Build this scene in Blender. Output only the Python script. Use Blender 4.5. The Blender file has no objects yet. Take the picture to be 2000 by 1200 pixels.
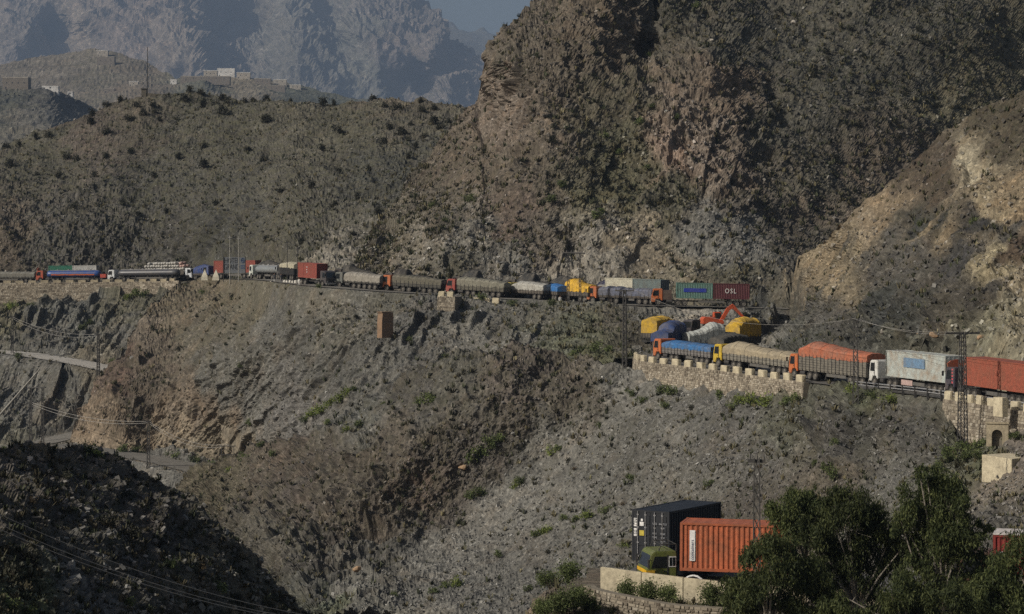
import bpy, bmesh, math, random
import numpy as np
from mathutils import Vector, Matrix, Euler

# ------------------------------------------------------------------ camera, sky, sun, exposure
SC = bpy.context.scene
COL = SC.collection
F = 4500.0           # focal length in photograph pixels (2000 wide)
HOR = 500.0          # photograph row of the horizon
CAMZ = 60.0
R = math.radians
cam_data = bpy.data.cameras.new("camera")
cam_data.sensor_width = 36.0
cam_data.lens = F / 2000.0 * 36.0
cam_data.shift_y = -(600.0 - HOR) / 2000.0
cam_data.clip_start = 1.0
cam_data.clip_end = 60000.0
cam = bpy.data.objects.new("camera", cam_data)
cam.location = (0, 0, CAMZ)
cam.rotation_euler = (R(90), 0, 0)
COL.objects.link(cam)
SC.camera = cam

SUN_EL = R(34.0)
sun_h = Vector((-0.895, -0.445, 0)).normalized()
to_sun = Vector((sun_h.x * math.cos(SUN_EL), sun_h.y * math.cos(SUN_EL), math.sin(SUN_EL)))
W = bpy.data.worlds.new("World")
SC.world = W
W.use_nodes = True
nt = W.node_tree
for n in list(nt.nodes):
    nt.nodes.remove(n)
wo = nt.nodes.new("ShaderNodeOutputWorld")
wb = nt.nodes.new("ShaderNodeBackground")
sk = nt.nodes.new("ShaderNodeTexSky")
sk.sky_type = 'NISHITA'
sk.sun_disc = False
sk.sun_elevation = SUN_EL
sk.sun_rotation = math.atan2(sun_h.x, sun_h.y)
sk.altitude = 900
sk.air_density = 1.2
sk.dust_density = 10.0
sk.ozone_density = 1.0
wb.inputs[1].default_value = 0.07
nt.links.new(sk.outputs[0], wb.inputs[0])
nt.links.new(wb.outputs[0], wo.inputs[0])

sd = bpy.data.lights.new("sun", 'SUN')
sd.energy = 4.5
sd.angle = R(0.55)
sd.color = (1.0, 0.945, 0.86)
sun = bpy.data.objects.new("sun", sd)
sun.rotation_euler = (-to_sun).to_track_quat('-Z', 'Y').to_euler()
sun.location = (-200, -100, 300)
COL.objects.link(sun)

SC.view_settings.view_transform = 'Standard'
SC.view_settings.look = 'None'
SC.view_settings.exposure = -0.22
SC.view_settings.gamma = 1.0
SC.view_settings.use_curve_mapping = False
SC.cycles.max_bounces = 4
SC.cycles.diffuse_bounces = 2
SC.cycles.glossy_bounces = 2
SC.cycles.transmission_bounces = 2
SC.cycles.transparent_max_bounces = 4
SC.cycles.volume_bounces = 0
SC.cycles.use_denoising = False

rng = np.random.default_rng(7)
rnd = random.Random(11)


def at(px, py, d):
    """a pixel of the photograph at a given distance -> a point of the place"""
    return Vector(((px - 1000.0) / F * d, d, CAMZ - (py - HOR) / F * d))


# ------------------------------------------------------------------ helpers
class MB:
    """collects boxes, tubes and faces, then links them as one mesh object"""
    def __init__(self):
        self.v = []
        self.f = []
        self.m = []

    def add(self, vs, fs, mi=0):
        o = len(self.v)
        self.v += [tuple(p) for p in vs]
        self.f += [tuple(i + o for i in q) for q in fs]
        self.m += [mi] * len(fs)
        return self

    def box(self, x0, x1, y0, y1, z0, z1, mi=0):
        vs = [(x0, y0, z0), (x1, y0, z0), (x1, y1, z0), (x0, y1, z0), (x0, y0, z1), (x1, y0, z1), (x1, y1, z1), (x0, y1, z1)]
        return self.add(vs, [(0, 3, 2, 1), (4, 5, 6, 7), (0, 1, 5, 4), (1, 2, 6, 5), (2, 3, 7, 6), (3, 0, 4, 7)], mi)

    def tube(self, a, b, r, r2=None, n=6, mi=0, caps=True):
        a, b = Vector(a), Vector(b)
        r2 = r if r2 is None else r2
        d = (b - a)
        if d.length < 1e-6:
            return self
        d.normalize()
        u = d.orthogonal().normalized()
        w = d.cross(u)
        vs = []
        for p, q in ((a, r), (b, r2)):
            for i in range(n):
                t = 2 * math.pi * i / n
                vs.append(p + u * (q * math.cos(t)) + w * (q * math.sin(t)))
        fs = [(i, (i + 1) % n, n + (i + 1) % n, n + i) for i in range(n)]
        if caps:
            fs += [tuple(range(n))[::-1], tuple(range(n, 2 * n))]
        return self.add(vs, fs, mi)

    def path(self, pts, radii, n=6, mi=0):
        for i in range(len(pts) - 1):
            self.tube(pts[i], pts[i + 1], radii[i], radii[i + 1], n, mi)
        return self

    def prism(self, prof, y0, y1, mi=0):
        """a closed (x, z) profile pushed from y0 to y1"""
        n = len(prof)
        vs = [(x, y0, z) for x, z in prof] + [(x, y1, z) for x, z in prof]
        fs = [(i, (i + 1) % n, n + (i + 1) % n, n + i) for i in range(n)]
        fs += [tuple(range(n))[::-1], tuple(range(n, 2 * n))]
        return self.add(vs, fs, mi)

    def build(self, name, mats, parent=None, smooth=False, bevel=0.0):
        me = bpy.data.meshes.new(name)
        me.from_pydata(self.v, [], self.f)
        if not isinstance(mats, (list, tuple)):
            mats = [mats]
        for m in mats:
            me.materials.append(m)
        me.polygons.foreach_set('material_index', self.m)
        bm = bmesh.new()
        bm.from_mesh(me)
        if bevel > 0:
            bmesh.ops.remove_doubles(bm, verts=bm.verts, dist=1e-4)
            es = [e for e in bm.edges if len(e.link_faces) == 2 and e.calc_face_angle(0) > 0.5]
            bmesh.ops.bevel(bm, geom=es, offset=bevel, segments=2, affect='EDGES', clamp_overlap=True)
        bmesh.ops.recalc_face_normals(bm, faces=bm.faces)
        bm.to_mesh(me)
        bm.free()
        if smooth:
            me.polygons.foreach_set('use_smooth', [True] * len(me.polygons))
        return link(me, name, parent)


def link(me, name, parent=None):
    o = bpy.data.objects.new(name, me)
    COL.objects.link(o)
    if parent is not None:
        o.parent = parent
    return o


def tag(o, label=None, cat=None, group=None, kind=None):
    if label:
        o['label'] = label
    if cat:
        o['category'] = cat
    if group:
        o['group'] = group
    if kind:
        o['kind'] = kind
    return o


def empty(name, loc, label, cat, group=None):
    o = bpy.data.objects.new(name, None)
    o.empty_display_size = 0.3
    o.location = loc
    COL.objects.link(o)
    return tag(o, label, cat, group)


def np_mesh(name, v, f, mats, parent=None, smooth=False, cols=None, midx=None):
    me = bpy.data.meshes.new(name)
    v = np.asarray(v, dtype=np.float32)
    f = np.asarray(f, dtype=np.int32)
    k = f.shape[1]
    me.vertices.add(len(v))
    me.vertices.foreach_set('co', v.ravel())
    me.loops.add(f.size)
    me.loops.foreach_set('vertex_index', f.ravel())
    me.polygons.add(len(f))
    me.polygons.foreach_set('loop_start', np.arange(0, f.size, k, dtype=np.int32))
    if not isinstance(mats, (list, tuple)):
        mats = [mats]
    for m in mats:
        me.materials.append(m)
    if midx is not None:
        me.polygons.foreach_set('material_index', np.asarray(midx, dtype=np.int32))
    me.polygons.foreach_set('use_smooth', np.full(len(f), smooth, dtype=bool))
    if cols is not None:
        ca = me.color_attributes.new('tint', 'FLOAT_COLOR', 'POINT')
        ca.data.foreach_set('color', np.asarray(cols, dtype=np.float32).ravel())
    me.update()
    me.validate()
    return link(me, name, parent)


# gradient noise on arrays of points
_P = np.random.default_rng(3).permutation(256).astype(np.int32)
_P = np.concatenate([_P, _P, _P])
_G = np.random.default_rng(4).normal(size=(256, 3)).astype(np.float32)
_G /= np.linalg.norm(_G, axis=1, keepdims=True)


def noise(p):
    p = np.asarray(p, dtype=np.float32)
    i = np.floor(p).astype(np.int32)
    f = p - i
    i &= 255
    u = f * f * f * (f * (f * 6 - 15) + 10)
    out = 0
    for dx in (0, 1):
        wx = u[..., 0] if dx else 1 - u[..., 0]
        for dy in (0, 1):
            wy = u[..., 1] if dy else 1 - u[..., 1]
            for dz in (0, 1):
                wz = u[..., 2] if dz else 1 - u[..., 2]
                h = _P[_P[_P[i[..., 0] + dx] + i[..., 1] + dy] + i[..., 2] + dz]
                g = _G[h]
                dot = g[..., 0] * (f[..., 0] - dx) + g[..., 1] * (f[..., 1] - dy) + g[..., 2] * (f[..., 2] - dz)
                out = out + wx * wy * wz * dot
    return out * 1.6


def fbm(p, octaves=4, gain=0.5):
    a, s, o = 1.0, 1.0, 0
    for k in range(octaves):
        o = o + a * noise(p * s + 17.3 * k)
        a *= gain
        s *= 2.03
    return o


def ridged(p, octaves=4, gain=0.5):
    a, s, o = 1.0, 1.0, 0
    for k in range(octaves):
        o = o + a * (1 - 2 * np.abs(noise(p * s + 9.1 * k)))
        a *= gain
        s *= 2.1
    return o


def cells(p):
    """blocky noise: a random height for every cell of a jittered lattice, nearest of 8"""
    p = np.asarray(p, dtype=np.float32)
    b = np.floor(p - 0.5).astype(np.int32)
    best = np.full(p.shape[:-1], 9.0, dtype=np.float32)
    val = np.zeros(p.shape[:-1], dtype=np.float32)
    for dx in (0, 1):
        for dy in (0, 1):
            for dz in (0, 1):
                c = b + np.array([dx, dy, dz], dtype=np.int32)
                h = _P[_P[_P[c[..., 0] & 255] + (c[..., 1] & 255)] + (c[..., 2] & 255)]
                q = c + 0.5 + 0.42 * _G[h]
                d = ((p - q) ** 2).sum(-1)
                m = d < best
                best = np.where(m, d, best)
                val = np.where(m, h / 255.0 - 0.5, val)
    return val


def rbf(pts, q):
    """smooth interpolation of scattered (px, py, value) at q (N, 2)"""
    P = np.array([(a, b) for a, b, c in pts], dtype=np.float64) / 300.0
    V = np.array([c for a, b, c in pts], dtype=np.float64)
    n = len(P)
    d = np.linalg.norm(P[:, None] - P[None], axis=2)
    A = np.zeros((n + 3, n + 3))
    A[:n, :n] = d + np.eye(n) * 1e-6
    A[:n, n] = 1
    A[:n, n + 1:] = P
    A[n, :n] = 1
    A[n + 1:, :n] = P.T
    c = np.linalg.solve(A, np.concatenate([V, np.zeros(3)]))
    q = np.asarray(q, dtype=np.float64) / 300.0
    out = np.empty(len(q))
    for s in range(0, len(q), 60000):
        b = q[s:s + 60000]
        dd = np.linalg.norm(b[:, None] - P[None], axis=2)
        out[s:s + 60000] = dd @ c[:n] + c[n] + b @ c[n + 1:]
    return out


def zones(pts, q, power=5.0):
    """weights of labelled points, nearly the nearest one; pts: (px, py, value tuple)"""
    P = np.array([(a[0], a[1]) for a in pts], dtype=np.float32)
    V = np.array([a[2] for a in pts], dtype=np.float32)
    out = np.empty((len(q), V.shape[1]), dtype=np.float32)
    q = np.asarray(q, dtype=np.float32)
    for s in range(0, len(q), 60000):
        b = q[s:s + 60000]
        d = np.linalg.norm(b[:, None] - P[None], axis=2) + 12.0
        w = d ** -power
        w /= w.sum(1, keepdims=True)
        out[s:s + 60000] = w @ V
    return out


# ------------------------------------------------------------------ materials
MATS = {}


def nodes_of(m):
    m.use_nodes = True
    t = m.node_tree
    b = t.nodes.get('Principled BSDF')
    return t, b


def n_add(t, kind, **kw):
    n = t.nodes.new(kind)
    for k, v in kw.items():
        setattr(n, k, v)
    return n


def mixc(t, fac, a, b, mode='MIX'):
    n = t.nodes.new('ShaderNodeMix')
    n.data_type = 'RGBA'
    n.blend_type = mode
    for s, v in ((0, fac), (6, a), (7, b)):
        if isinstance(v, (int, float)):
            n.inputs[s].default_value = v
        elif isinstance(v, tuple):
            n.inputs[s].default_value = (*v[:3], 1)
        else:
            t.links.new(v, n.inputs[s])
    return n.outputs[2]


def ramp(t, src, stops):
    n = t.nodes.new('ShaderNodeValToRGB')
    e = n.color_ramp.elements
    while len(e) < len(stops):
        e.new(0.5)
    for el, (p, v) in zip(e, stops):
        el.position = p
        el.color = (v, v, v, 1) if isinstance(v, (int, float)) else (*v, 1)
    t.links.new(src, n.inputs[0])
    return n.outputs[0]


def paint(name, col, rough=0.55, dirt=0.35, dirt_col=(0.16, 0.135, 0.10), scale=1.2, spec=0.4, metal=0.0, bump=0.0):
    if name in MATS:
        return MATS[name]
    m = bpy.data.materials.new(name)
    t, b = nodes_of(m)
    tc = n_add(t, 'ShaderNodeTexCoord')
    no = n_add(t, 'ShaderNodeTexNoise')
    no.inputs['Scale'].default_value = scale
    no.inputs['Detail'].default_value = 7
    no.inputs['Roughness'].default_value = 0.65
    t.links.new(tc.outputs['Object'], no.inputs['Vector'])
    fac = ramp(t, no.outputs[0], [(0.42, 0.0), (0.75, dirt * 1.6)])
    c = mixc(t, fac, tuple(col), dirt_col)
    n2 = n_add(t, 'ShaderNodeTexNoise')
    n2.inputs['Scale'].default_value = scale * 5
    n2.inputs['Detail'].default_value = 5
    t.links.new(tc.outputs['Object'], n2.inputs['Vector'])
    v = ramp(t, n2.outputs[0], [(0.3, 0.78), (0.7, 1.15)])
    c = mixc(t, 1.0, c, v, 'MULTIPLY')
    t.links.new(c, b.inputs['Base Color'])
    b.inputs['Roughness'].default_value = rough
    b.inputs['Specular IOR Level'].default_value = spec
    b.inputs['Metallic'].default_value = metal
    if bump:
        bp = n_add(t, 'ShaderNodeBump')
        bp.inputs['Strength'].default_value = bump
        bp.inputs['Distance'].default_value = 0.05
        t.links.new(n2.outputs[0], bp.inputs['Height'])
        t.links.new(bp.outputs[0], b.inputs['Normal'])
    MATS[name] = m
    return m


def terrain_mat(name, sc=1.0, bump=0.7, veg=(0.082, 0.079, 0.050), contrast=1.0):
    m = bpy.data.materials.new(name)
    t, b = nodes_of(m)
    at_ = n_add(t, 'ShaderNodeVertexColor', layer_name='tint')
    tc = n_add(t, 'ShaderNodeTexCoord')

    def nz(scale, detail=6, rough=0.6):
        n = n_add(t, 'ShaderNodeTexNoise')
        n.inputs['Scale'].default_value = scale * sc
        n.inputs['Detail'].default_value = detail
        n.inputs['Roughness'].default_value = rough
        t.links.new(tc.outputs['Object'], n.inputs['Vector'])
        return n.outputs[0]
    big = ramp(t, nz(0.09, 5), [(0.3, 0.72), (0.7, 1.25)])
    c = mixc(t, 1.0, at_.outputs[0], big, 'MULTIPLY')
    # warm and cool rock
    hue = nz(0.22, 5)
    c = mixc(t, ramp(t, hue, [(0.5, 0.0), (0.7, 0.28 * contrast)]), c, mixc(t, 1.0, c, (1.28, 1.0, 0.74), 'MULTIPLY'))
    # stones: cells of different brightness
    vo = n_add(t, 'ShaderNodeTexVoronoi')
    vo.inputs['Scale'].default_value = 1.9 * sc
    t.links.new(tc.outputs['Object'], vo.inputs['Vector'])
    vs = n_add(t, 'ShaderNodeSeparateColor')
    t.links.new(vo.outputs['Color'], vs.inputs[0])
    st = ramp(t, vs.outputs[0], [(0.0, 0.72), (0.6, 1.0), (0.9, 1.2), (1.0, 1.75)])
    c = mixc(t, 0.8 * contrast, c, mixc(t, 1.0, c, st, 'MULTIPLY'))
    fine = nz(1.6, 8, 0.75)
    c = mixc(t, 1.0, c, ramp(t, fine, [(0.3, 0.6), (0.5, 0.98), (0.72, 1.5)]), 'MULTIPLY')
    # thin dry growth where the tint's alpha allows it
    vg = nz(0.55, 7, 0.7)
    mth = n_add(t, 'ShaderNodeMath', operation='MULTIPLY')
    t.links.new(ramp(t, vg, [(0.45, 0.0), (0.58, 1.0)]), mth.inputs[0])
    t.links.new(at_.outputs[1], mth.inputs[1])
    c = mixc(t, mth.outputs[0], c, veg)
    t.links.new(c, b.inputs['Base Color'])
    b.inputs['Roughness'].default_value = 0.95
    b.inputs['Specular IOR Level'].default_value = 0.12
    bp = n_add(t, 'ShaderNodeBump')
    bp.inputs['Strength'].default_value = bump
    bp.inputs['Distance'].default_value = 0.25 / sc
    t.links.new(fine, bp.inputs['Height'])
    t.links.new(bp.outputs[0], b.inputs['Normal'])
    return m


def leaf_mat(name, a, b_, c_, scale=0.6, transl=0.25):
    m = bpy.data.materials.new(name)
    t, b = nodes_of(m)
    tc = n_add(t, 'ShaderNodeTexCoord')
    oi = n_add(t, 'ShaderNodeObjectInfo')
    ge = n_add(t, 'ShaderNodeNewGeometry')
    no = n_add(t, 'ShaderNodeTexNoise')
    no.inputs['Scale'].default_value = scale
    no.inputs['Detail'].default_value = 4
    t.links.new(tc.outputs['Object'], no.inputs['Vector'])
    ad = n_add(t, 'ShaderNodeMath', operation='ADD')
    t.links.new(no.outputs[0], ad.inputs[0])
    m2 = n_add(t, 'ShaderNodeMath', operation='MULTIPLY_ADD')
    t.links.new(ge.outputs['Random Per Island'], m2.inputs[0])
    m2.inputs[1].default_value = 0.5
    m2.inputs[2].default_value = -0.25
    t.links.new(m2.outputs[0], ad.inputs[1])
    col = ramp(t, ad.outputs[0], [(0.25, a), (0.5, b_), (0.8, c_)])
    hs = n_add(t, 'ShaderNodeHueSaturation')
    mm = n_add(t, 'ShaderNodeMapRange')
    mm.inputs[3].default_value = 0.72
    mm.inputs[4].default_value = 1.3
    t.links.new(oi.outputs['Random'], mm.inputs[0])
    t.links.new(mm.outputs[0], hs.inputs['Value'])
    t.links.new(col, hs.inputs['Color'])
    t.links.new(hs.outputs[0], b.inputs['Base Color'])
    b.inputs['Roughness'].default_value = 0.7
    b.inputs['Specular IOR Level'].default_value = 0.25
    tr = n_add(t, 'ShaderNodeBsdfTranslucent')
    t.links.new(hs.outputs[0], tr.inputs[0])
    mx = n_add(t, 'ShaderNodeMixShader')
    mx.inputs[0].default_value = transl
    t.links.new(b.outputs[0], mx.inputs[1])
    t.links.new(tr.outputs[0], mx.inputs[2])
    out = t.nodes.get('Material Output')
    t.links.new(mx.outputs[0], out.inputs[0])
    return m

# ------------------------------------------------------------------ roads as lines in the place
def resample(pts, step=1.0):
    P = np.array([tuple(p) for p in pts], dtype=np.float64)
    # Catmull-Rom through the points
    Q = np.vstack([2 * P[0] - P[1], P, 2 * P[-1] - P[-2]])
    out = []
    for i in range(1, len(Q) - 2):
        n = max(2, int(np.linalg.norm(Q[i + 1] - Q[i]) / step))
        t = np.linspace(0, 1, n, endpoint=False)[:, None]
        a, b, c, d = Q[i - 1], Q[i], Q[i + 1], Q[i + 2]
        out.append(0.5 * ((2 * b) + (-a + c) * t + (2 * a - 5 * b + 4 * c - d) * t ** 2 + (-a + 3 * b - 3 * c + d) * t ** 3))
    out.append(P[-1:])
    return np.vstack(out)


def px_path(pts, step=1.0):
    return resample([at(*p) for p in pts], step)


# wheel line of the near lane -> path; lateral offset to the left of travel is positive 'left'
def shift_path(P, d):
    t = np.gradient(P[:, :2], axis=0)
    t /= np.linalg.norm(t, axis=1, keepdims=True)
    n = np.stack([-t[:, 1], t[:, 0]], axis=1)
    Q = P.copy()
    Q[:, :2] += n * d
    return Q


UPPER = px_path([(1560, 604, 384), (1480, 601, 386), (1280, 597, 387), (1145, 592, 394), (985, 583, 402), (870, 576, 407), (740, 568, 411),
                 (640, 560, 416), (580, 553, 426), (530, 547, 450), (470, 545, 495), (410, 546, 535), (340, 549, 553), (200, 551, 560), (0, 553, 564), (-350, 556, 570)])
MID = px_path([(2300, 850, 192), (2150, 822, 203), (2015, 798, 215), (1848, 774, 233), (1695, 757, 252), (1543, 738, 271), (1395, 718, 290), (1290, 706, 304),
               (1272, 700, 314), (1276, 696, 325), (1303, 691, 336), (1360, 686, 344), (1440, 680, 350), (1520, 665, 360), (1570, 630, 374), (1560, 604, 384)])
PARK = px_path([(1265, 690, 347), (1330, 684, 350), (1420, 678, 352), (1500, 671, 353)])
NEAR = px_path([(1168, 1153, 127.3), (1200, 1154, 127), (1330, 1162, 125.5), (1600, 1172, 124.3), (2000, 1184, 123.0), (2400, 1200, 121)])
LOW1 = px_path([(-300, 668, 532), (0, 687, 524), (100, 699, 520), (170, 711, 517), (230, 724, 514), (330, 745, 508)])
LOW2 = px_path([(-100, 880, 474), (60, 868, 480), (130, 852, 486), (200, 838, 492), (260, 830, 497)])
LOW3 = px_path([(120, 868, 455), (220, 884, 449), (300, 897, 444), (372, 913, 438), (430, 930, 432)])

# (path, reach to the left of travel, reach to the right, blend left, blend right, depth below road)
CARVES = []


def carve(V, roads):
    shp = V.shape
    X = V.reshape(-1, 3)
    for P, wl, wr, bl, br in roads:
        lo = P[:, :2].min(0) - 20
        hi = P[:, :2].max(0) + 20
        idx = np.where((X[:, 0] > lo[0]) & (X[:, 0] < hi[0]) & (X[:, 1] > lo[1]) & (X[:, 1] < hi[1]))[0]
        t = np.gradient(P[:, :2], axis=0)
        t /= np.linalg.norm(t, axis=1, keepdims=True)
        for s in range(0, len(idx), 20000):
            k = idx[s:s + 20000]
            q = X[k]
            d2 = ((q[:, None, :2] - P[None, :, :2]) ** 2).sum(-1)
            j = d2.argmin(1)
            dv = q[:, :2] - P[j, :2]
            lat = t[j, 0] * dv[:, 1] - t[j, 1] * dv[:, 0]      # left positive
            alo = np.abs((t[j] * dv).sum(1))
            w = np.where(lat > 0, wl, wr)
            bl_ = np.where(lat > 0, bl, br)
            e = np.clip((np.abs(lat) - w) / bl_, 0, 1)
            e = e * e * (3 - 2 * e)
            e = np.where(alo > 3.0, 1.0, e)
            dz = np.clip((np.abs(q[:, 2] - P[j, 2]) - 5.0) / 3.0, 0, 1)
            e = np.maximum(e, dz)
            X[k, 2] = (P[j, 2] - 0.12) * (1 - e) + q[:, 2] * e
    return X.reshape(shp)


# ------------------------------------------------------------------ the hills
LAYERS = {}
GREY = (0.113, 0.110, 0.098)
GREY2 = (0.136, 0.132, 0.117)
DARK = (0.078, 0.074, 0.066)
BROWN = (0.104, 0.087, 0.068)
BRN2 = (0.096, 0.084, 0.068)
TAN = (0.205, 0.168, 0.120)
PALE = (0.200, 0.185, 0.155)
OLIVE = (0.078, 0.074, 0.060)
PINK = (0.165, 0.137, 0.110)


def lerp_line(pts, u):
    a = np.array(pts, dtype=np.float64)
    return np.interp(u, a[:, 0], a[:, 1])


def layer(name, T, B, D, step, tint, rough, fold, mat, amps, stripe=None, roads=(), seed=0, smooth=False, unit=1.0, rows=None, far=1.0, fins=()):
    D = [(a, b, c * far) for a, b, c in D]
    unit *= far
    fold = [(a * far, b * far) for a, b in fold]
    u0, u1 = max(T[0][0], B[0][0]), min(T[-1][0], B[-1][0])
    lo, hi = max(u0, -45.0), min(u1, 2045.0)            # fine in view, coarse beyond
    u = np.concatenate([np.arange(u0, lo, step * 5), np.arange(lo, hi, step), np.arange(hi, u1 + step, step * 5)])
    nu = len(u)
    ty, by = lerp_line(T, u), lerp_line(B, u)
    nv = rows or int(np.percentile(by - ty, 80) / step) + 2
    v = np.linspace(0, 1, nv)
    PX = np.repeat(u[None], nv, 0)
    kw = max(3, int(70 / step))
    ker = np.hanning(kw * 2 + 1)
    ker /= ker.sum()
    ts = np.convolve(np.pad(ty, kw, mode='edge'), ker, mode='valid')
    ts = np.maximum(ts, ty)
    wv = v[:, None] ** 5
    PY = by[None] + (ts[None] * (1 - wv) + ty[None] * wv - by[None]) * v[:, None]
    q = np.stack([PX.ravel(), PY.ravel()], 1)
    DD = rbf(D, q).reshape(nv, nu)
    V = np.stack([(PX - 1000) / F * DD, DD, CAMZ - (PY - HOR) / F * DD], -1)
    # smooth base normal
    du = np.gradient(V, axis=1)
    dv = np.gradient(V, axis=0)
    N = np.cross(du, dv)
    N /= np.linalg.norm(N, axis=-1, keepdims=True) + 1e-9
    kn = min(16, nu // 4)
    kr = np.hanning(2 * kn + 3)[1:-1]
    kr /= kr.sum()
    Np = np.pad(N, ((0, 0), (kn, kn), (0, 0)), mode='edge')
    N = sum(kr[q] * Np[:, q:q + nu] for q in range(2 * kn + 1))
    N /= np.linalg.norm(N, axis=-1, keepdims=True) + 1e-9
    p = V / unit + seed * 31.7
    warp = np.stack([fbm(p / 9.0 + 5, 2), fbm(p / 9.0 + 50, 2)], -1).reshape(-1, 2)
    rg = zones(rough, q + warp * 40, 3.0).reshape(nv, nu)
    tn = zones(tint, q + warp * 45, 5.0)
    tn = np.concatenate([tn, np.ones((len(tn), 4 - tn.shape[1]))], 1) if tn.shape[1] < 4 else tn
    A = amps
    rg = rg ** 1.4
    d = A.get('big', 0) * fbm(p / 26.0, 3)
    if A.get('gully'):
        g = ridged(p / np.array([A.get('gw', 9.0), A.get('gw', 9.0), 30.0]), 3)
        d = d + A['gully'] * g
    d = d + rg * A.get('crag', 0) * (ridged(p / 6.5 + 3, 4, 0.55) - 0.3)
    if stripe is not None:
        a, b = at(*stripe[0]), at(*stripe[1])
        tdir = np.array((b - a).normalized())
        cdir = np.cross(N, tdir)
        cdir = cdir.reshape(-1, 3).mean(0)
        cdir /= np.linalg.norm(cdir)
        o = np.cross(tdir, cdir)
        L = stripe[2]
        sp = np.stack([(p @ cdir) / L, (p @ tdir) / (L * 14), (p @ o) / (L * 6)], -1)
        st = np.abs(noise(sp)) + 0.5 * np.abs(noise(sp * 2.3 + 4))
        d = d - A.get('stripe', 0) * np.clip(0.55 - st * 2.0, 0, 1) + A.get('stripe', 0) * 0.4 * noise(sp * 1.7 + 8)
    if A.get('block'):
        d = d + A['block'] * (0.14 + rg) * (cells(p / 2.1) * 1.0 + cells(p / 0.85 + 9) * 0.55)
    if A.get('fine'):
        d = d + A['fine'] * (fbm(p / 0.9, 2, 0.6))
    if A.get('micro'):
        d = d + A['micro'] * cells(p / 0.36 + 3)
    d = d - d.mean()
    if fins:
        wq = (warp * 7).reshape(nv, nu, 2)
        QX, QY = PX + wq[..., 0], PY + wq[..., 1]
        top = np.zeros_like(PX)
        for ax, ay, bx, by_, h, Wd in fins:
            lx, ly = bx - ax, by_ - ay
            ln = math.hypot(lx, ly)
            lx, ly = lx / ln, ly / ln
            tt = ((QX - ax) * lx + (QY - ay) * ly) / ln
            sd = (QX - ax) * ly - (QY - ay) * lx          # sign: which side of the line
            sd = sd if ly > 0 else -sd                     # positive = right of a line running down the picture
            endf = np.clip(np.minimum(tt, 1 - tt) * 2.6, 0, 1) * ((tt > 0) & (tt < 1))
            hh = h * (0.65 + 0.5 * np.sin(tt * ln * 0.11 + ax) * np.sin(tt * ln * 0.043 + ay))
            f = np.where(sd < 0, np.clip(1 + sd / Wd, 0, 1) ** 1.3, np.clip(1 - sd / 3.0, 0, 1))
            top = np.maximum(top, hh * f * endf)
        d = d + top
    V2 = V + N * (d * unit)[..., None]
    PYb = PY.copy()
    # over the crest and down behind
    ex = []
    for back, dz in fold:
        e = V2[-1].copy()
        e[:, 1] += back
        e[:, 2] += dz
        e[:, 2] += 0.25 * unit * fbm(e / unit / 3.0, 2)
        ex.append(e)
    if ex:
        VV = np.concatenate([V2, np.array(ex)], 0)
        tn = np.concatenate([tn.reshape(nv, nu, 4), np.repeat(tn.reshape(nv, nu, 4)[-1:], len(ex), 0)], 0)
    else:
        VV = V2
        tn = tn.reshape(nv, nu, 4)
    if roads:
        VV = carve(VV, roads)
    nr = VV.shape[0]
    I = np.arange(nr * nu).reshape(nr, nu)
    fs = np.stack([I[:-1, :-1], I[:-1, 1:], I[1:, 1:], I[1:, :-1]], -1).reshape(-1, 4)
    o = np_mesh(name, VV.reshape(-1, 3), fs, mat, smooth=smooth, cols=tn.reshape(-1, 4))
    o['kind'] = 'structure'
    Nn = np.cross(np.gradient(VV[:nv], axis=1), np.gradient(VV[:nv], axis=0))
    Nn /= np.linalg.norm(Nn, axis=-1, keepdims=True) + 1e-9
    LAYERS[name] = dict(u=u, nu=nu, nv=nv, PY=PY, V=VV[:nv], N=Nn, Nb=N, tint=tn[:nv])
    return o


def ground(name, px, py):
    L = LAYERS[name]
    i = int(np.abs(L['u'] - px).argmin())
    j = int(np.abs(L['PY'][:, i] - py).argmin())
    return Vector(L['V'][j, i].tolist()), Vector(L['Nb'][j, i].tolist())


GMAT = terrain_mat('stony_hillside', 1.0)
GFAR = terrain_mat('far_hillside', 0.04, 0.6, contrast=0.8)
GVIL = terrain_mat('village_hillside', 0.18, 0.6, contrast=0.8)

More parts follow.
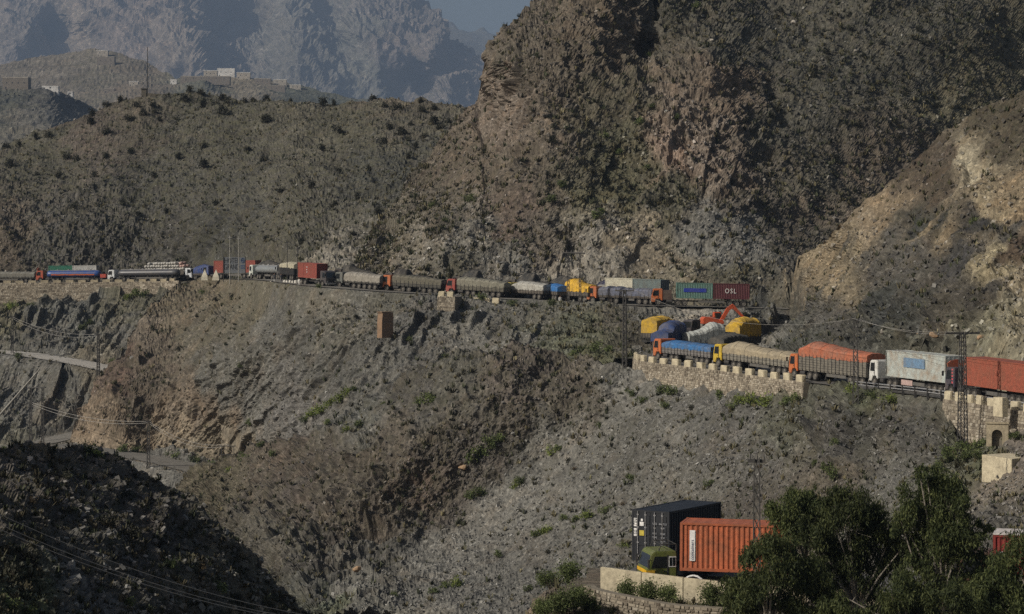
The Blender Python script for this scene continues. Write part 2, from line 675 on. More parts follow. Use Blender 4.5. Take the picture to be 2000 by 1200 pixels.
# far ranges
layer('far_mountain', [(-900, 40), (700, 60), (800, 25), (840, 22), (868, 44), (878, 40), (886, 42), (898, 54), (908, 58), (928, 57), (938, 53), (948, 55), (955, 64), (966, 72), (1000, 92), (1100, 110), (1600, 160), (2600, 200)],
      [(-900, 300), (2600, 330)], [(-900, 40, 4300), (860, 50, 4300), (960, 70, 4250), (2600, 180, 4300), (-900, 300, 3600), (900, 260, 3600), (2600, 330, 3600), (920, 130, 4000)],
      5.0, [(0, 100, (0.115, 0.107, 0.095, 0.5)), (930, 80, (0.108, 0.104, 0.091, 0.5))], [(0, 0, (0.3,))], [(120, -30), (500, -250), (1500, -500)],
      GFAR, dict(big=1.6, gully=0.6, gw=14, crag=1.2), unit=9.0, seed=1, smooth=True, far=3.3)
layer('mountain', [(-1100, -130), (-300, -120), (500, -110), (740, -80), (800, -35), (835, 3), (850, 18), (862, 36), (872, 52), (886, 76), (905, 90), (925, 100), (947, 124), (975, 150), (1100, 205), (1400, 260)],
      [(-1100, 330), (1400, 350)],
      [(-1100, 220, 2450), (0, 215, 2450), (300, 215, 2440), (600, 215, 2450), (900, 220, 2450), (1300, 260, 2450), (-1100, -130, 2950), (-300, -120, 2950), (500, -120, 2950), (780, -60, 2800),
       (0, 0, 2760), (60, 60, 2600), (95, 60, 2780), (125, 75, 2750), (160, 40, 2620), (230, 30, 2640), (300, 60, 2600), (350, 60, 2530), (385, 90, 2470), (398, 125, 2450), (425, 70, 2760), (470, 100, 2680), (520, 60, 2760), (500, 130, 2600), (540, 140, 2500),
       (570, 40, 2640), (585, 100, 2480), (620, 110, 2520), (640, 20, 2840), (665, 60, 2760), (670, 90, 2640), (690, 60, 2520), (720, 100, 2500), (760, 60, 2560), (800, 40, 2620), (835, 10, 2760),
       (790, 130, 2500), (815, 150, 2590), (840, 120, 2500), (855, 90, 2520), (875, 100, 2640), (910, 120, 2640), (930, 150, 2560), (880, 170, 2470), (600, 170, 2440), (400, 0, 2700), (550, -60, 2860), (200, -80, 2850), (730, 20, 2650), (900, 90, 2720)],
      3.4, [(0, 60, (0.144, 0.122, 0.103, 0.2)), (250, 60, (0.155, 0.126, 0.103, 0.1)), (350, 120, (0.173, 0.144, 0.114, 0.1)), (600, 120, (0.137, 0.126, 0.106, 0.4)), (700, 150, (0.130, 0.126, 0.106, 0.5)), (800, 90, (0.144, 0.122, 0.106, 0.3)), (150, 110, (0.180, 0.148, 0.114, 0.2))],
      [(0, 0, (0.6,)), (400, 80, (1.0,)), (700, 100, (1.0,)), (850, 60, (1.0,))], [(60, -25), (300, -180), (900, -350)],
      GFAR, dict(big=1.2, gully=0.9, gw=8, crag=1.1, fine=0.2), unit=8.0, seed=2, far=4.0)
# the village terraces
layer('village_slope', [(-900, 100), (-300, 110), (0, 128), (60, 112), (120, 104), (180, 98), (240, 108), (300, 132), (345, 150), (480, 150), (560, 160), (620, 172), (700, 190), (800, 205), (950, 218), (1400, 260)],
      [(-900, 330), (1400, 360)], [(-900, 110, 1700), (0, 128, 1680), (180, 100, 1700), (300, 132, 1640), (420, 150, 1580), (600, 170, 1560), (900, 215, 1520), (0, 200, 1480), (250, 200, 1460), (500, 205, 1440), (900, 250, 1400), (0, 300, 1350), (1400, 340, 1300), (-900, 300, 1380), (200, 140, 1610), (400, 165, 1500), (280, 175, 1500)],
      3.4, [(100, 130, (0.150, 0.133, 0.110, 0.3)), (200, 160, (0.140, 0.125, 0.10, 0.6)), (250, 190, (0.145, 0.122, 0.095, 0.2)), (400, 180, (0.108, 0.107, 0.084, 0.6)), (480, 172, (0.187, 0.163, 0.122, 0.1)), (600, 190, (0.086, 0.092, 0.076, 0.7)), (800, 210, (0.101, 0.104, 0.091, 0.6))],
      [(0, 0, (0.3,))], [(30, -3), (120, -30), (400, -120)], GVIL, dict(big=0.7, gully=0.25, gw=9, crag=0.5, fine=0.15), unit=4.0, seed=3, far=2.2)
layer('near_village_hill', [(-900, 120), (-300, 150), (0, 170), (40, 180), (80, 180), (120, 186), (160, 211), (200, 224), (240, 250), (320, 310), (420, 330)],
      [(-900, 380), (420, 360)], [(-900, 150, 1150), (0, 170, 1110), (100, 183, 1100), (160, 211, 1130), (240, 250, 1150), (0, 290, 960), (100, 250, 1000), (-900, 350, 900), (60, 215, 1050), (320, 310, 1100), (420, 340, 1100), (150, 240, 1060)],
      3.0, [(0, 200, (0.072, 0.074, 0.065, 0.5)), (60, 240, (0.122, 0.115, 0.099, 0.3)), (120, 220, (0.094, 0.092, 0.084, 0.3)), (20, 280, (0.144, 0.133, 0.106, 0.2))],
      [(0, 0, (0.4,))], [(15, -2), (60, -20), (300, -100)], GVIL, dict(big=1.0, gully=0.5, gw=6, crag=0.7, fine=0.15), unit=3.0, seed=4, far=2.0)

V1, V2_, V3 = 0.35, 0.7, 0.15
# ridge behind the far part of the road
layer('ridge', [(-600, 420), (-300, 345), (-100, 305), (0, 288), (60, 268), (120, 250), (180, 222), (215, 205), (250, 193), (275, 188), (340, 186), (380, 180), (440, 183), (520, 193), (640, 201), (690, 190), (735, 185), (760, 190), (800, 196), (825, 192), (870, 200), (925, 215), (1000, 240), (1200, 330)],
      [(-600, 562), (0, 557), (200, 555), (340, 553), (410, 550), (480, 548), (540, 551), (600, 561), (700, 570), (1200, 592)],
      [(-600, 560, 590), (0, 553, 577), (200, 551, 572), (340, 549, 566), (410, 546, 549), (480, 544, 508), (540, 546, 462), (600, 556, 440), (700, 565, 432), (900, 575, 430), (1200, 585, 430),
       (0, 440, 592), (200, 440, 590), (400, 440, 568), (0, 350, 640), (200, 330, 625), (400, 330, 612), (560, 400, 530), (600, 300, 580), (700, 450, 490), (800, 350, 540), (700, 300, 575), (850, 280, 580), (0, 288, 685), (280, 188, 690), (450, 183, 685), (640, 200, 660), (735, 185, 650), (925, 215, 620),
       (-300, 345, 700), (-600, 420, 700), (1200, 330, 600), (200, 250, 665), (500, 260, 640)],
      2.4, [(100, 300, OLIVE + (0.75,)), (400, 230, OLIVE + (0.8,)), (300, 380, (0.076, 0.073, 0.063, 0.7)), (700, 230, (0.087, 0.082, 0.063, 0.7)), (750, 330, (0.074, 0.073, 0.063, 0.6)), (100, 480, DARK + (0.4,)), (300, 490, DARK + (0.4,)), (450, 480, (0.064, 0.063, 0.056, 0.5)),
            (600, 450, (0.076, 0.072, 0.059, 0.6)), (20, 470, BROWN + (0.3,)), (560, 510, (0.083, 0.078, 0.063, 0.5)), (250, 200, (0.098, 0.086, 0.068, 0.5)), (730, 195, (0.113, 0.098, 0.076, 0.3)), (180, 260, (0.102, 0.086, 0.072, 0.4)), (640, 520, PALE + (0.3,))],
      [(200, 480, (1.3,)), (400, 490, (1.2,)), (0, 490, (1.0,)), (200, 300, (0.25,)), (450, 250, (0.25,)), (700, 250, (0.3,)), (600, 480, (0.8,)), (700, 200, (0.6,))],
      [(3, 0), (8, -2), (25, -14), (70, -50)], GMAT, dict(big=2.2, gully=0.55, gw=7, crag=0.95, block=0.42, fine=0.16, micro=0.14), seed=5,
      roads=[(UPPER, 6, 6.5, 3, 2)])

# the big rocky hill
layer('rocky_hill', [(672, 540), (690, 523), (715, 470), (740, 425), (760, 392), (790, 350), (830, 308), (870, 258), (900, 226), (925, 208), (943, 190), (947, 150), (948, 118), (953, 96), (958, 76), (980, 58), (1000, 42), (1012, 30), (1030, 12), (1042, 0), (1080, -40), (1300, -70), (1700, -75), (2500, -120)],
      [(672, 574), (800, 577), (900, 582), (1100, 596), (1300, 604), (1480, 609), (1600, 640), (2500, 560)],
      [(690, 560, 432), (800, 570, 424), (900, 575, 421), (1100, 590, 410), (1300, 600, 400), (1480, 605, 400), (1600, 600, 404), (700, 520, 446), (740, 430, 476), (830, 310, 505), (900, 228, 522), (935, 200, 524), (948, 140, 505), (956, 85, 500), (1040, 0, 512),
       (980, 120, 480), (1000, 200, 473), (960, 260, 482), (1000, 320, 452), (900, 350, 470), (850, 450, 440), (1000, 450, 432), (1100, 350, 440), (1100, 200, 461), (1100, 60, 480), (1180, 0, 490), (1245, 40, 494), (1268, 20, 512), (1262, 90, 502), (1300, 20, 500), (1240, 200, 461),
       (1200, 330, 452), (1150, 450, 430), (1080, 520, 424), (1110, 500, 430), (1250, 430, 434), (1290, 330, 446), (1300, 220, 458), (1390, 120, 474), (1400, 250, 452), (1400, 350, 440), (1450, 400, 434), (1500, 480, 424), (1350, 480, 420), (1350, 450, 426), (1500, 545, 410), (1350, 540, 409),
       (1550, 520, 415), (1600, 300, 459), (1800, 200, 487), (1900, 50, 521), (1700, 0, 516), (1600, 450, 440), (1700, 400, 450), (1500, 200, 476), (1500, 0, 522), (2100, 100, 550), (2100, 300, 510), (2500, 500, 520), (1300, -150, 540), (1700, -230, 600), (2500, -300, 720), (1800, 400, 458), (1650, 540, 424)],
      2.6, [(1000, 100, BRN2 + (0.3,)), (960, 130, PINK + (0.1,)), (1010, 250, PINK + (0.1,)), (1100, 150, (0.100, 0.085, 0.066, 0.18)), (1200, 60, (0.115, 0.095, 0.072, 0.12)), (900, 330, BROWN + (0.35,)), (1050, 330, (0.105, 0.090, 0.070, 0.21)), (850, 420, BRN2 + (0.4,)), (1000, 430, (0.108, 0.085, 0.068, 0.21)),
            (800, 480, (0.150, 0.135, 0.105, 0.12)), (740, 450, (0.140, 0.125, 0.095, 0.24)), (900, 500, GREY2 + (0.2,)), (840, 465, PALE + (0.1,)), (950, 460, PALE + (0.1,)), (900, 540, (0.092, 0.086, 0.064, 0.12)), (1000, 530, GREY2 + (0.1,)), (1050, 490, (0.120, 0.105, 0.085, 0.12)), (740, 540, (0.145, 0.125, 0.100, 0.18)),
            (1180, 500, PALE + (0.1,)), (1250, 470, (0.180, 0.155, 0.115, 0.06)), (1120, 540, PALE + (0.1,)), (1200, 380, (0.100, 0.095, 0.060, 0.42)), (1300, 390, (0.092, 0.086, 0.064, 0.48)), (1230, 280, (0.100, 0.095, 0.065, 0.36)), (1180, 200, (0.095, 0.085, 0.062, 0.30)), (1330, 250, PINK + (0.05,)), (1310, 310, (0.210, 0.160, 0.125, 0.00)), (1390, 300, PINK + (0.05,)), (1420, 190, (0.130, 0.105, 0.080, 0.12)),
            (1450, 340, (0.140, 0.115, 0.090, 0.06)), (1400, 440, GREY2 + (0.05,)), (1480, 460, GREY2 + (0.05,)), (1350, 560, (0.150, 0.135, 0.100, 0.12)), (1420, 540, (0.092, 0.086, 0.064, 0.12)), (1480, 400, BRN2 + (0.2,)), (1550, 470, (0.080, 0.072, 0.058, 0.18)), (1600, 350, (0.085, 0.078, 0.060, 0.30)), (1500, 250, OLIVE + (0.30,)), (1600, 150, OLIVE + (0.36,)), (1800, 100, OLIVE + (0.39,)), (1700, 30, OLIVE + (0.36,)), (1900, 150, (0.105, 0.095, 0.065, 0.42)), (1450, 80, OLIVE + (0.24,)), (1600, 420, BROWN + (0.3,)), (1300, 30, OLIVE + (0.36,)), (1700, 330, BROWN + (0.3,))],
      [(980, 60, (1.0,)), (950, 130, (0.7,)), (1000, 180, (1.2,)), (1000, 280, (1.2,)), (1120, 100, (1.0,)), (1200, 40, (0.9,)), (1260, 60, (1.3,)), (900, 350, (0.35,)), (1000, 420, (0.35,)), (900, 500, (0.9,)), (1100, 520, (0.9,)), (800, 520, (0.5,)), (1200, 280, (0.5,)), (1330, 280, (1.5,)), (1390, 260, (1.3,)), (1440, 340, (1.2,)), (1400, 430, (0.6,)), (1480, 480, (0.6,)), (1200, 450, (0.8,)), (1600, 250, (0.3,)), (1800, 100, (0.3,)), (1600, 450, (0.5,)), (1500, 100, (0.3,)), (1350, 560, (0.4,))],
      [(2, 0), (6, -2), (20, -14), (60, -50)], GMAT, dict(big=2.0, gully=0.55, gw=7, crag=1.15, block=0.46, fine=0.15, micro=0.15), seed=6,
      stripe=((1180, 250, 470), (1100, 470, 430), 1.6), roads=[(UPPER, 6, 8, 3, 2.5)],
      fins=[(1285, -20, 1250, 110, 6, 40), (1020, 60, 985, 270, 2.0, 30), (1330, 200, 1290, 380, 1.6, 28), (1395, 240, 1360, 420, 1.5, 28), (1240, 230, 1130, 430, 1.4, 30), (1120, 440, 1085, 540, 1.8, 28), (1000, 470, 975, 560, 1.2, 24), (1290, 440, 1180, 560, 1.6, 30), (880, 480, 860, 560, 1.5, 25), (1440, 300, 1420, 380, 1.5, 25), (760, 430, 720, 520, 1.2, 25)])

# road-cut slope above the hairpin at the right
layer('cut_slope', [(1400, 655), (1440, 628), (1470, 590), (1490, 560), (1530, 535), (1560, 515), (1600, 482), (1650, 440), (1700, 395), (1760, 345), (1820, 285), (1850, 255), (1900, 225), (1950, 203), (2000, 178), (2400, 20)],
      [(1400, 715), (1600, 745), (2000, 790), (2400, 850)],
      [(1400, 680, 346), (1440, 640, 362), (1480, 600, 388), (1490, 680, 340), (1480, 645, 358), (1500, 570, 396), (1530, 537, 398), (1600, 482, 372), (1650, 440, 352), (1760, 345, 335), (1850, 255, 328), (2000, 178, 312), (2400, 20, 300), (1550, 690, 312), (1600, 715, 285), (1700, 730, 271), (1850, 750, 252), (2000, 770, 234), (2300, 820, 210), (1560, 600, 360), (1600, 640, 313),
       (1600, 570, 338), (1700, 640, 288), (1700, 550, 304), (1700, 480, 318), (1850, 640, 264), (1850, 500, 281), (1850, 380, 300), (1950, 600, 256), (1950, 400, 284), (2000, 300, 296), (2100, 500, 258), (2300, 300, 270), (2300, 600, 240), (1780, 430, 308)],
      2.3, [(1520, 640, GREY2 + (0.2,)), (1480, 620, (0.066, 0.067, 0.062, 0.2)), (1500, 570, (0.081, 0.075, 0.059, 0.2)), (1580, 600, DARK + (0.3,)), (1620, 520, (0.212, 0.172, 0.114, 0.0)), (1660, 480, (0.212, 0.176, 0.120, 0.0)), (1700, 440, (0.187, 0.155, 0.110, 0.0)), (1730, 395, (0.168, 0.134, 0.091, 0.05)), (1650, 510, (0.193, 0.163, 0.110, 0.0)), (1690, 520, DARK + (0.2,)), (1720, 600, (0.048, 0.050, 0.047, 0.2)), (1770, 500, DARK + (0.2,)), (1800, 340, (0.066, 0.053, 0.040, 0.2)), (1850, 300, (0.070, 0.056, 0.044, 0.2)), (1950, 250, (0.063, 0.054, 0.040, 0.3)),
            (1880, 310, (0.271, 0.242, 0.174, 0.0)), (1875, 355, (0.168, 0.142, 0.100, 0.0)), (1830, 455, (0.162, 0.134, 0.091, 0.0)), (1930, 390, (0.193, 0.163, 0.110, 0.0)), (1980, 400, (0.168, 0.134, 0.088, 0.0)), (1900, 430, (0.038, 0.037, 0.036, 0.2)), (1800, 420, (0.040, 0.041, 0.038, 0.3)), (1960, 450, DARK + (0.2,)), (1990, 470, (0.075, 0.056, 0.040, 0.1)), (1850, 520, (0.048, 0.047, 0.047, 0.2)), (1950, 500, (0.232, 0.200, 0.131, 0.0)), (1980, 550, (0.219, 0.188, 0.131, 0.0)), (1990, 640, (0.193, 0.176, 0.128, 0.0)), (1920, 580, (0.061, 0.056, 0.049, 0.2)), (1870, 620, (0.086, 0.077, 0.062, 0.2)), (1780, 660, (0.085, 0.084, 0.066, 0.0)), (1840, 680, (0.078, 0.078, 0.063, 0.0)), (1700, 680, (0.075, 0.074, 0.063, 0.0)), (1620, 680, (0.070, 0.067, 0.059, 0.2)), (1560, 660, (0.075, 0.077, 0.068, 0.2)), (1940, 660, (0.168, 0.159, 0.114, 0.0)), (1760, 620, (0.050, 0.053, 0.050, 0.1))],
      [(1600, 600, (0.6,)), (1700, 670, (1.5,)), (1820, 660, (1.6,)), (1950, 640, (1.3,)), (1850, 520, (0.7,)), (1950, 300, (0.3,)), (1800, 350, (0.4,)), (1650, 480, (0.7,)), (1500, 620, (0.9,)), (1950, 510, (0.8,))],
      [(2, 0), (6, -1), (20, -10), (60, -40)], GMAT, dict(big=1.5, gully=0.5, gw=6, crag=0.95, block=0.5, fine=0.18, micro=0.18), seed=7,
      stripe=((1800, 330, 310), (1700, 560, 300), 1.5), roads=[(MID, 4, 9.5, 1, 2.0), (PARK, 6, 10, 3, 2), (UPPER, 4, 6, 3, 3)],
      fins=[(1700,420,1600,560,1.0,28),(1880,300,1870,370,1.2,28),(1780,640,1740,690,1.0,22),(1850,640,1800,700,1.0,22),(1960,480,1930,560,1.0,22),(1690,650,1660,700,1.0,20),(1560,610,1520,660,0.9,22),(1920,610,1890,690,1.0,20),(1500,560,1485,610,1.3,22)])

# the slope under the upper road, with the brown nose at its left
layer('upper_slope', [(136, 905), (146, 868), (158, 820), (170, 790), (190, 745), (213, 715), (235, 695), (262, 655), (300, 603), (335, 565), (365, 549), (430, 543), (500, 549), (560, 558), (600, 564), (660, 569), (740, 574), (860, 580), (990, 589), (1100, 597), (1280, 604), (1480, 610), (1540, 612)],
      [(136, 975), (400, 985), (620, 910), (850, 790), (1200, 770), (1300, 750), (1540, 745)],
      [(140, 890, 462), (160, 870, 456), (300, 890, 456), (450, 900, 446), (215, 720, 482), (165, 800, 474), (340, 565, 518), (370, 550, 528), (430, 545, 502), (500, 551, 460), (560, 559, 433), (600, 566, 419), (740, 575, 406), (860, 582, 402), (990, 591, 397), (1100, 599, 389), (1280, 606, 381), (1480, 612, 380), (1540, 614, 380),
       (300, 800, 458), (200, 810, 460), (250, 740, 466), (300, 700, 474), (360, 640, 486), (420, 620, 464), (450, 700, 432), (400, 780, 446), (520, 640, 424), (600, 700, 402), (750, 700, 388), (820, 620, 395), (900, 650, 388), (1100, 650, 371), (1240, 640, 364), (1240, 690, 337), (1000, 700, 360), (850, 760, 368), (620, 830, 388), (500, 860, 420), (450, 940, 430), (200, 960, 440), (1400, 630, 367), (1330, 640, 360), (1400, 665, 344), (1500, 690, 330), (1540, 740, 310), (1150, 690, 348), (1300, 740, 322), (850, 615, 394), (840, 640, 392)],
      2.5, [(180, 860, (0.20, 0.16, 0.115, 0.05)), (240, 870, TAN + (0.0,)), (220, 830, (0.18, 0.145, 0.105, 0.1)), (330, 880, (0.20, 0.168, 0.122, 0.0)), (420, 890, (0.18, 0.155, 0.115, 0.1)), (380, 810, (0.155, 0.128, 0.098, 0.1)), (270, 800, (0.13, 0.11, 0.085, 0.2)), (240, 740, (0.115, 0.085, 0.068, 0.3)), (300, 740, BROWN + (0.3,)), (290, 670, (0.125, 0.105, 0.082, 0.2)), (350, 640, (0.125, 0.105, 0.078, 0.45)), (400, 560, (0.125, 0.105, 0.075, 0.5)), (400, 660, (0.105, 0.095, 0.075, 0.4)), (430, 720, GREY + (0.25,)), (500, 590, (0.115, 0.105, 0.08, 0.4)),
            (550, 650, GREY + (0.15,)), (480, 780, GREY + (0.1,)), (650, 620, (0.125, 0.118, 0.098, 0.25)), (650, 720, GREY + (0.15,)), (750, 600, (0.12, 0.115, 0.095, 0.25)), (800, 640, (0.095, 0.093, 0.085, 0.1)), (850, 620, (0.085, 0.083, 0.076, 0.1)), (900, 650, GREY2 + (0.15,)), (750, 750, GREY + (0.15,)), (1000, 640, GREY + (0.25,)), (1100, 610, (0.12, 0.115, 0.095, 0.25)), (1100, 660, (0.10, 0.105, 0.08, 0.6)), (1200, 650, (0.11, 0.10, 0.08, 0.4)), (1300, 615, GREY2 + (0.15,)), (1350, 630, PALE + (0.1,)), (1480, 630, GREY2 + (0.1,)), (700, 580, GREY2 + (0.2,)), (1150, 690, (0.10, 0.105, 0.06, 0.7)), (560, 800, (0.13, 0.125, 0.115, 0.1))],
      [(250, 850, (1.1,)), (300, 750, (1.0,)), (350, 880, (0.9,)), (400, 680, (0.8,)), (450, 600, (0.9,)), (600, 700, (0.35,)), (750, 650, (0.4,)), (850, 610, (0.9,)), (1000, 650, (0.4,)), (1200, 640, (0.6,)), (1400, 640, (0.7,)), (500, 800, (0.3,))],
      [(0.6, 0.3), (2, 0.3), (5, 0.3), (9, 0.3), (14, 0.2), (22, -3), (40, -12)], GMAT, dict(big=1.3, gully=0.3, gw=6, crag=0.75, stripe=0.85, block=0.32, fine=0.17, micro=0.2), seed=8,
      stripe=((760, 600, 402), (520, 860, 410), 2.3), roads=[(UPPER, 3.0, 9, 1.6, 2), (LOW3, 4.5, 4.5, 2, 2), (MID, 5, 9, 1, 2), (PARK, 9, 14, 3, 2)],
      fins=[(597,731,520,814,0.87,9),(439,801,381,873,1.13,12),(1016,714,927,826,0.87,16),(796,778,708,893,0.96,13),(641,607,522,743,0.92,16),(706,792,615,884,1.04,9),(525,652,399,798,0.87,11),(785,693,711,774,0.83,16),(900,639,764,775,1.05,13),(930,651,811,783,0.62,9),(492,792,423,880,0.62,15),(1041,611,958,720,0.92,11),(647,618,565,726,0.56,12),(857,637,809,687,0.64,17),(1058,691,975,784,0.87,13),(821,749,695,893,0.72,14),(596,672,466,820,0.81,8),(721,739,678,786,0.87,9),(869,712,771,828,0.92,15),(446,615,329,731,0.6,12),(845,677,776,760,0.68,13),(640,691,545,817,0.83,15),(647,653,542,783,0.55,12),(919,624,853,703,1.01,12),(1029,641,955,721,1.05,12),(588,629,507,730,1.0,16),(559,667,439,797,1.0,11),(521,670,416,798,0.66,12),(724,698,612,840,0.42,16),(1079,653,960,777,0.88,13),(632,682,580,751,0.83,11),(997,611,867,751,1.08,16),(439,779,387,842,0.88,13),(859,682,789,753,0.75,15),(676,647,579,748,0.55,15),(1006,602,898,713,0.45,10),(618,727,540,816,0.98,8),(468,630,424,689,1.12,16),(490,721,425,799,0.66,14),(841,687,786,752,0.51,13),(931,691,889,745,0.68,13),(978,691,860,820,0.72,11),(777,769,694,858,0.75,10),(805,767,760,819,0.72,16),(1086,690,952,829,0.6,12),(516,795,404,910,0.98,14),(944,735,893,791,0.42,9),(972,611,930,665,1.04,10),(446,802,390,860,0.91,16),(989,609,878,734,0.92,9),(473,678,372,782,0.59,10),(605,748,499,872,0.68,12),(675,700,628,754,1.12,12),(953,639,842,756,0.91,13),(769,754,659,894,0.49,15),(740,773,687,837,0.56,13),(650,656,533,773,0.62,14),(719,805,632,911,0.56,8),(766,692,712,755,0.64,15),(531,838,444,933,0.75,16),(1005,734,915,829,1.04,12),(757,655,692,725,0.91,17),(1028,658,975,723,0.55,14),(609,808,542,886,0.94,9),(495,800,431,876,0.83,14),(435,680,355,771,0.56,13),(1099,694,1019,796,0.6,14),(509,813,400,953,1.09,11),(637,762,528,876,0.6,15),(805,627,724,724,0.92,14),(826,644,723,756,0.55,16),(889,630,777,772,0.66,14),(848,733,750,846,0.64,10),(478,772,367,896,0.94,11),(616,692,512,829,0.77,10),(968,685,900,765,0.81,15),(677,803,630,860,0.49,9),(559,645,476,734,1.0,15),(844,635,775,722,0.79,13),(571,660,475,787,1.0,16),(1095,692,1002,795,0.87,17),(911,672,792,807,0.85,15),(432,785,331,899,0.79,12),(565,727,522,776,0.88,12),(1054,633,937,761,0.45,11),(593,619,492,720,0.64,16),(916,632,794,767,1.08,14),(948,682,819,812,1.04,12),(960,716,917,773,0.47,10),(543,719,437,838,0.72,14),(643,711,537,836,0.55,16),(934,688,859,772,0.85,10),(432,650,332,777,0.74,10),(577,641,507,728,0.43,9),(548,718,509,769,0.74,12),(922,612,848,700,0.43,17),(583,623,508,717,0.87,11),(517,612,417,734,0.98,12),(1083,672,1025,743,1.0,14),(671,622,554,739,0.85,8),(451,622,404,685,0.45,14),(1060,648,932,795,1.0,16),(1088,608,1018,685,1.09,9),(635,804,587,861,0.66,14),(1080,642,964,765,1.01,13),(1076,687,1005,776,0.98,12),(619,641,509,761,0.92,11),(771,637,681,757,0.75,15),(904,623,836,693,0.87,16),(1041,708,910,847,0.66,11),(480,696,368,841,0.83,9),(487,756,433,826,0.53,14),(840,603,771,672,0.56,13),(724,787,620,896,0.79,10),(554,619,452,751,0.43,17),(569,814,522,868,0.56,15),(861,754,739,879,0.66,13),(742,627,622,759,1.0,10),(807,711,714,833,0.66,12),(480,733,375,855,0.88,13),(580,684,455,834,0.72,9),(583,640,448,782,1.04,17),(805,700,662,845,1.09,12),(971,698,823,847,0.62,16),(559,623,459,744,0.79,14),(458,779,395,853,0.66,15),(953,669,907,725,0.72,9),(537,783,418,902,1.12,16),(691,639,623,716,0.79,13),(455,640,405,725,1.89,22),(565,640,505,720,1.69,20),(850,590,760,720,2.46,26),(880,600,790,715,1.89,22),(905,610,875,650,1.89,20),(960,610,905,660,1.69,18),(560,770,440,900,1.69,20),(300,690,262,730,2.26,18),(240,745,225,790,1.69,14),(285,770,262,800,1.89,14),(350,745,338,775,2.26,16),(540,640,430,790,1.31,16),(462,677,365,782,1.49,21),(502,680,400,792,1.45,26),(549,637,447,747,1.58,21),(582,597,475,713,1.29,33),(626,605,520,720,1.69,21),(674,627,540,772,1.24,30),(710,650,560,813,1.41,22),(737,675,615,808,1.14,33),(792,657,644,818,1.2,25),(841,606,701,759,1.07,30),(876,676,789,771,1.35,23),(900,640,776,774,1.05,33),(950,655,847,767,1.17,20),(985,618,868,745,1.26,32),(1042,610,926,735,1.12,29),(1084,612,1000,704,1.21,20)])

# far-left valley side with the lower roads
layer('valley_side', [(-500, 600), (0, 598), (150, 596), (300, 582), (345, 566), (380, 556), (440, 552)], [(-500, 1000), (440, 1010)],
      [(-500, 600, 560), (0, 596, 555), (200, 590, 553), (340, 568, 548), (440, 555, 540), (0, 640, 541), (200, 650, 534), (0, 680, 528), (100, 694, 524), (210, 718, 518), (330, 745, 512), (0, 705, 519), (100, 716, 515), (0, 780, 503), (150, 780, 502), (100, 780, 505), (125, 760, 516), (100, 850, 486), (0, 870, 476), (-100, 880, 472), (130, 846, 488), (200, 838, 494), (250, 893, 450), (220, 880, 456), (370, 913, 440), (300, 960, 425), (0, 980, 440), (-500, 700, 530), (-500, 990, 440), (300, 640, 530), (440, 700, 500), (440, 1000, 420)],
      2.4, [(50, 620, GREY + (0.25,)), (150, 620, (0.10, 0.10, 0.09, 0.2)), (250, 600, (0.11, 0.105, 0.08, 0.5)), (280, 660, GREY + (0.25,)), (100, 670, GREY + (0.2,)), (20, 740, GREY2 + (0.3,)), (60, 800, GREY + (0.2,)), (140, 780, GREY + (0.2,)), (170, 740, (0.14, 0.125, 0.095, 0.2)), (130, 830, (0.15, 0.135, 0.11, 0.2)), (30, 860, (0.13, 0.125, 0.1, 0.4)), (300, 940, GREY2 + (0.1,)), (20, 600, (0.12, 0.11, 0.07, 0.6))],
      [(100, 620, (1.0,)), (60, 780, (0.6,)), (120, 760, (1.2,)), (300, 640, (0.4,)), (300, 940, (0.3,))],
      [(0.5, 0.1), (2, 0.3), (6, 0.5), (12, 0.5)], GMAT, dict(big=0.9, gully=0.3, gw=6, crag=0.9, stripe=1.5, block=0.35, fine=0.17, micro=0.2), seed=9,
      stripe=((120, 590, 552), (40, 680, 530), 3.4), roads=[(UPPER, 2.0, 10, 0.3, 2), (LOW1, 5.5, 5.5, 3, 8), (LOW2, 4.5, 4.5, 3, 6), (LOW3, 4.5, 4.5, 3, 6)],
      fins=[(90,585,28,655,2.07,24),(118,580,52,660,1.95,22),(142,578,78,662,2.07,22),(190,585,135,650,2.76,34),(252,572,190,640,2.3,28),(60,596,5,650,1.38,20),(230,640,180,680,1.03,16),(140,728,70,850,3.68,30),(30,800,-20,850,1.15,18),(70,780,20,850,1.03,18),(300,620,250,680,1.03,16),(60,740,-10,830,0.8,14),(110,600,60,680,0.69,14)])

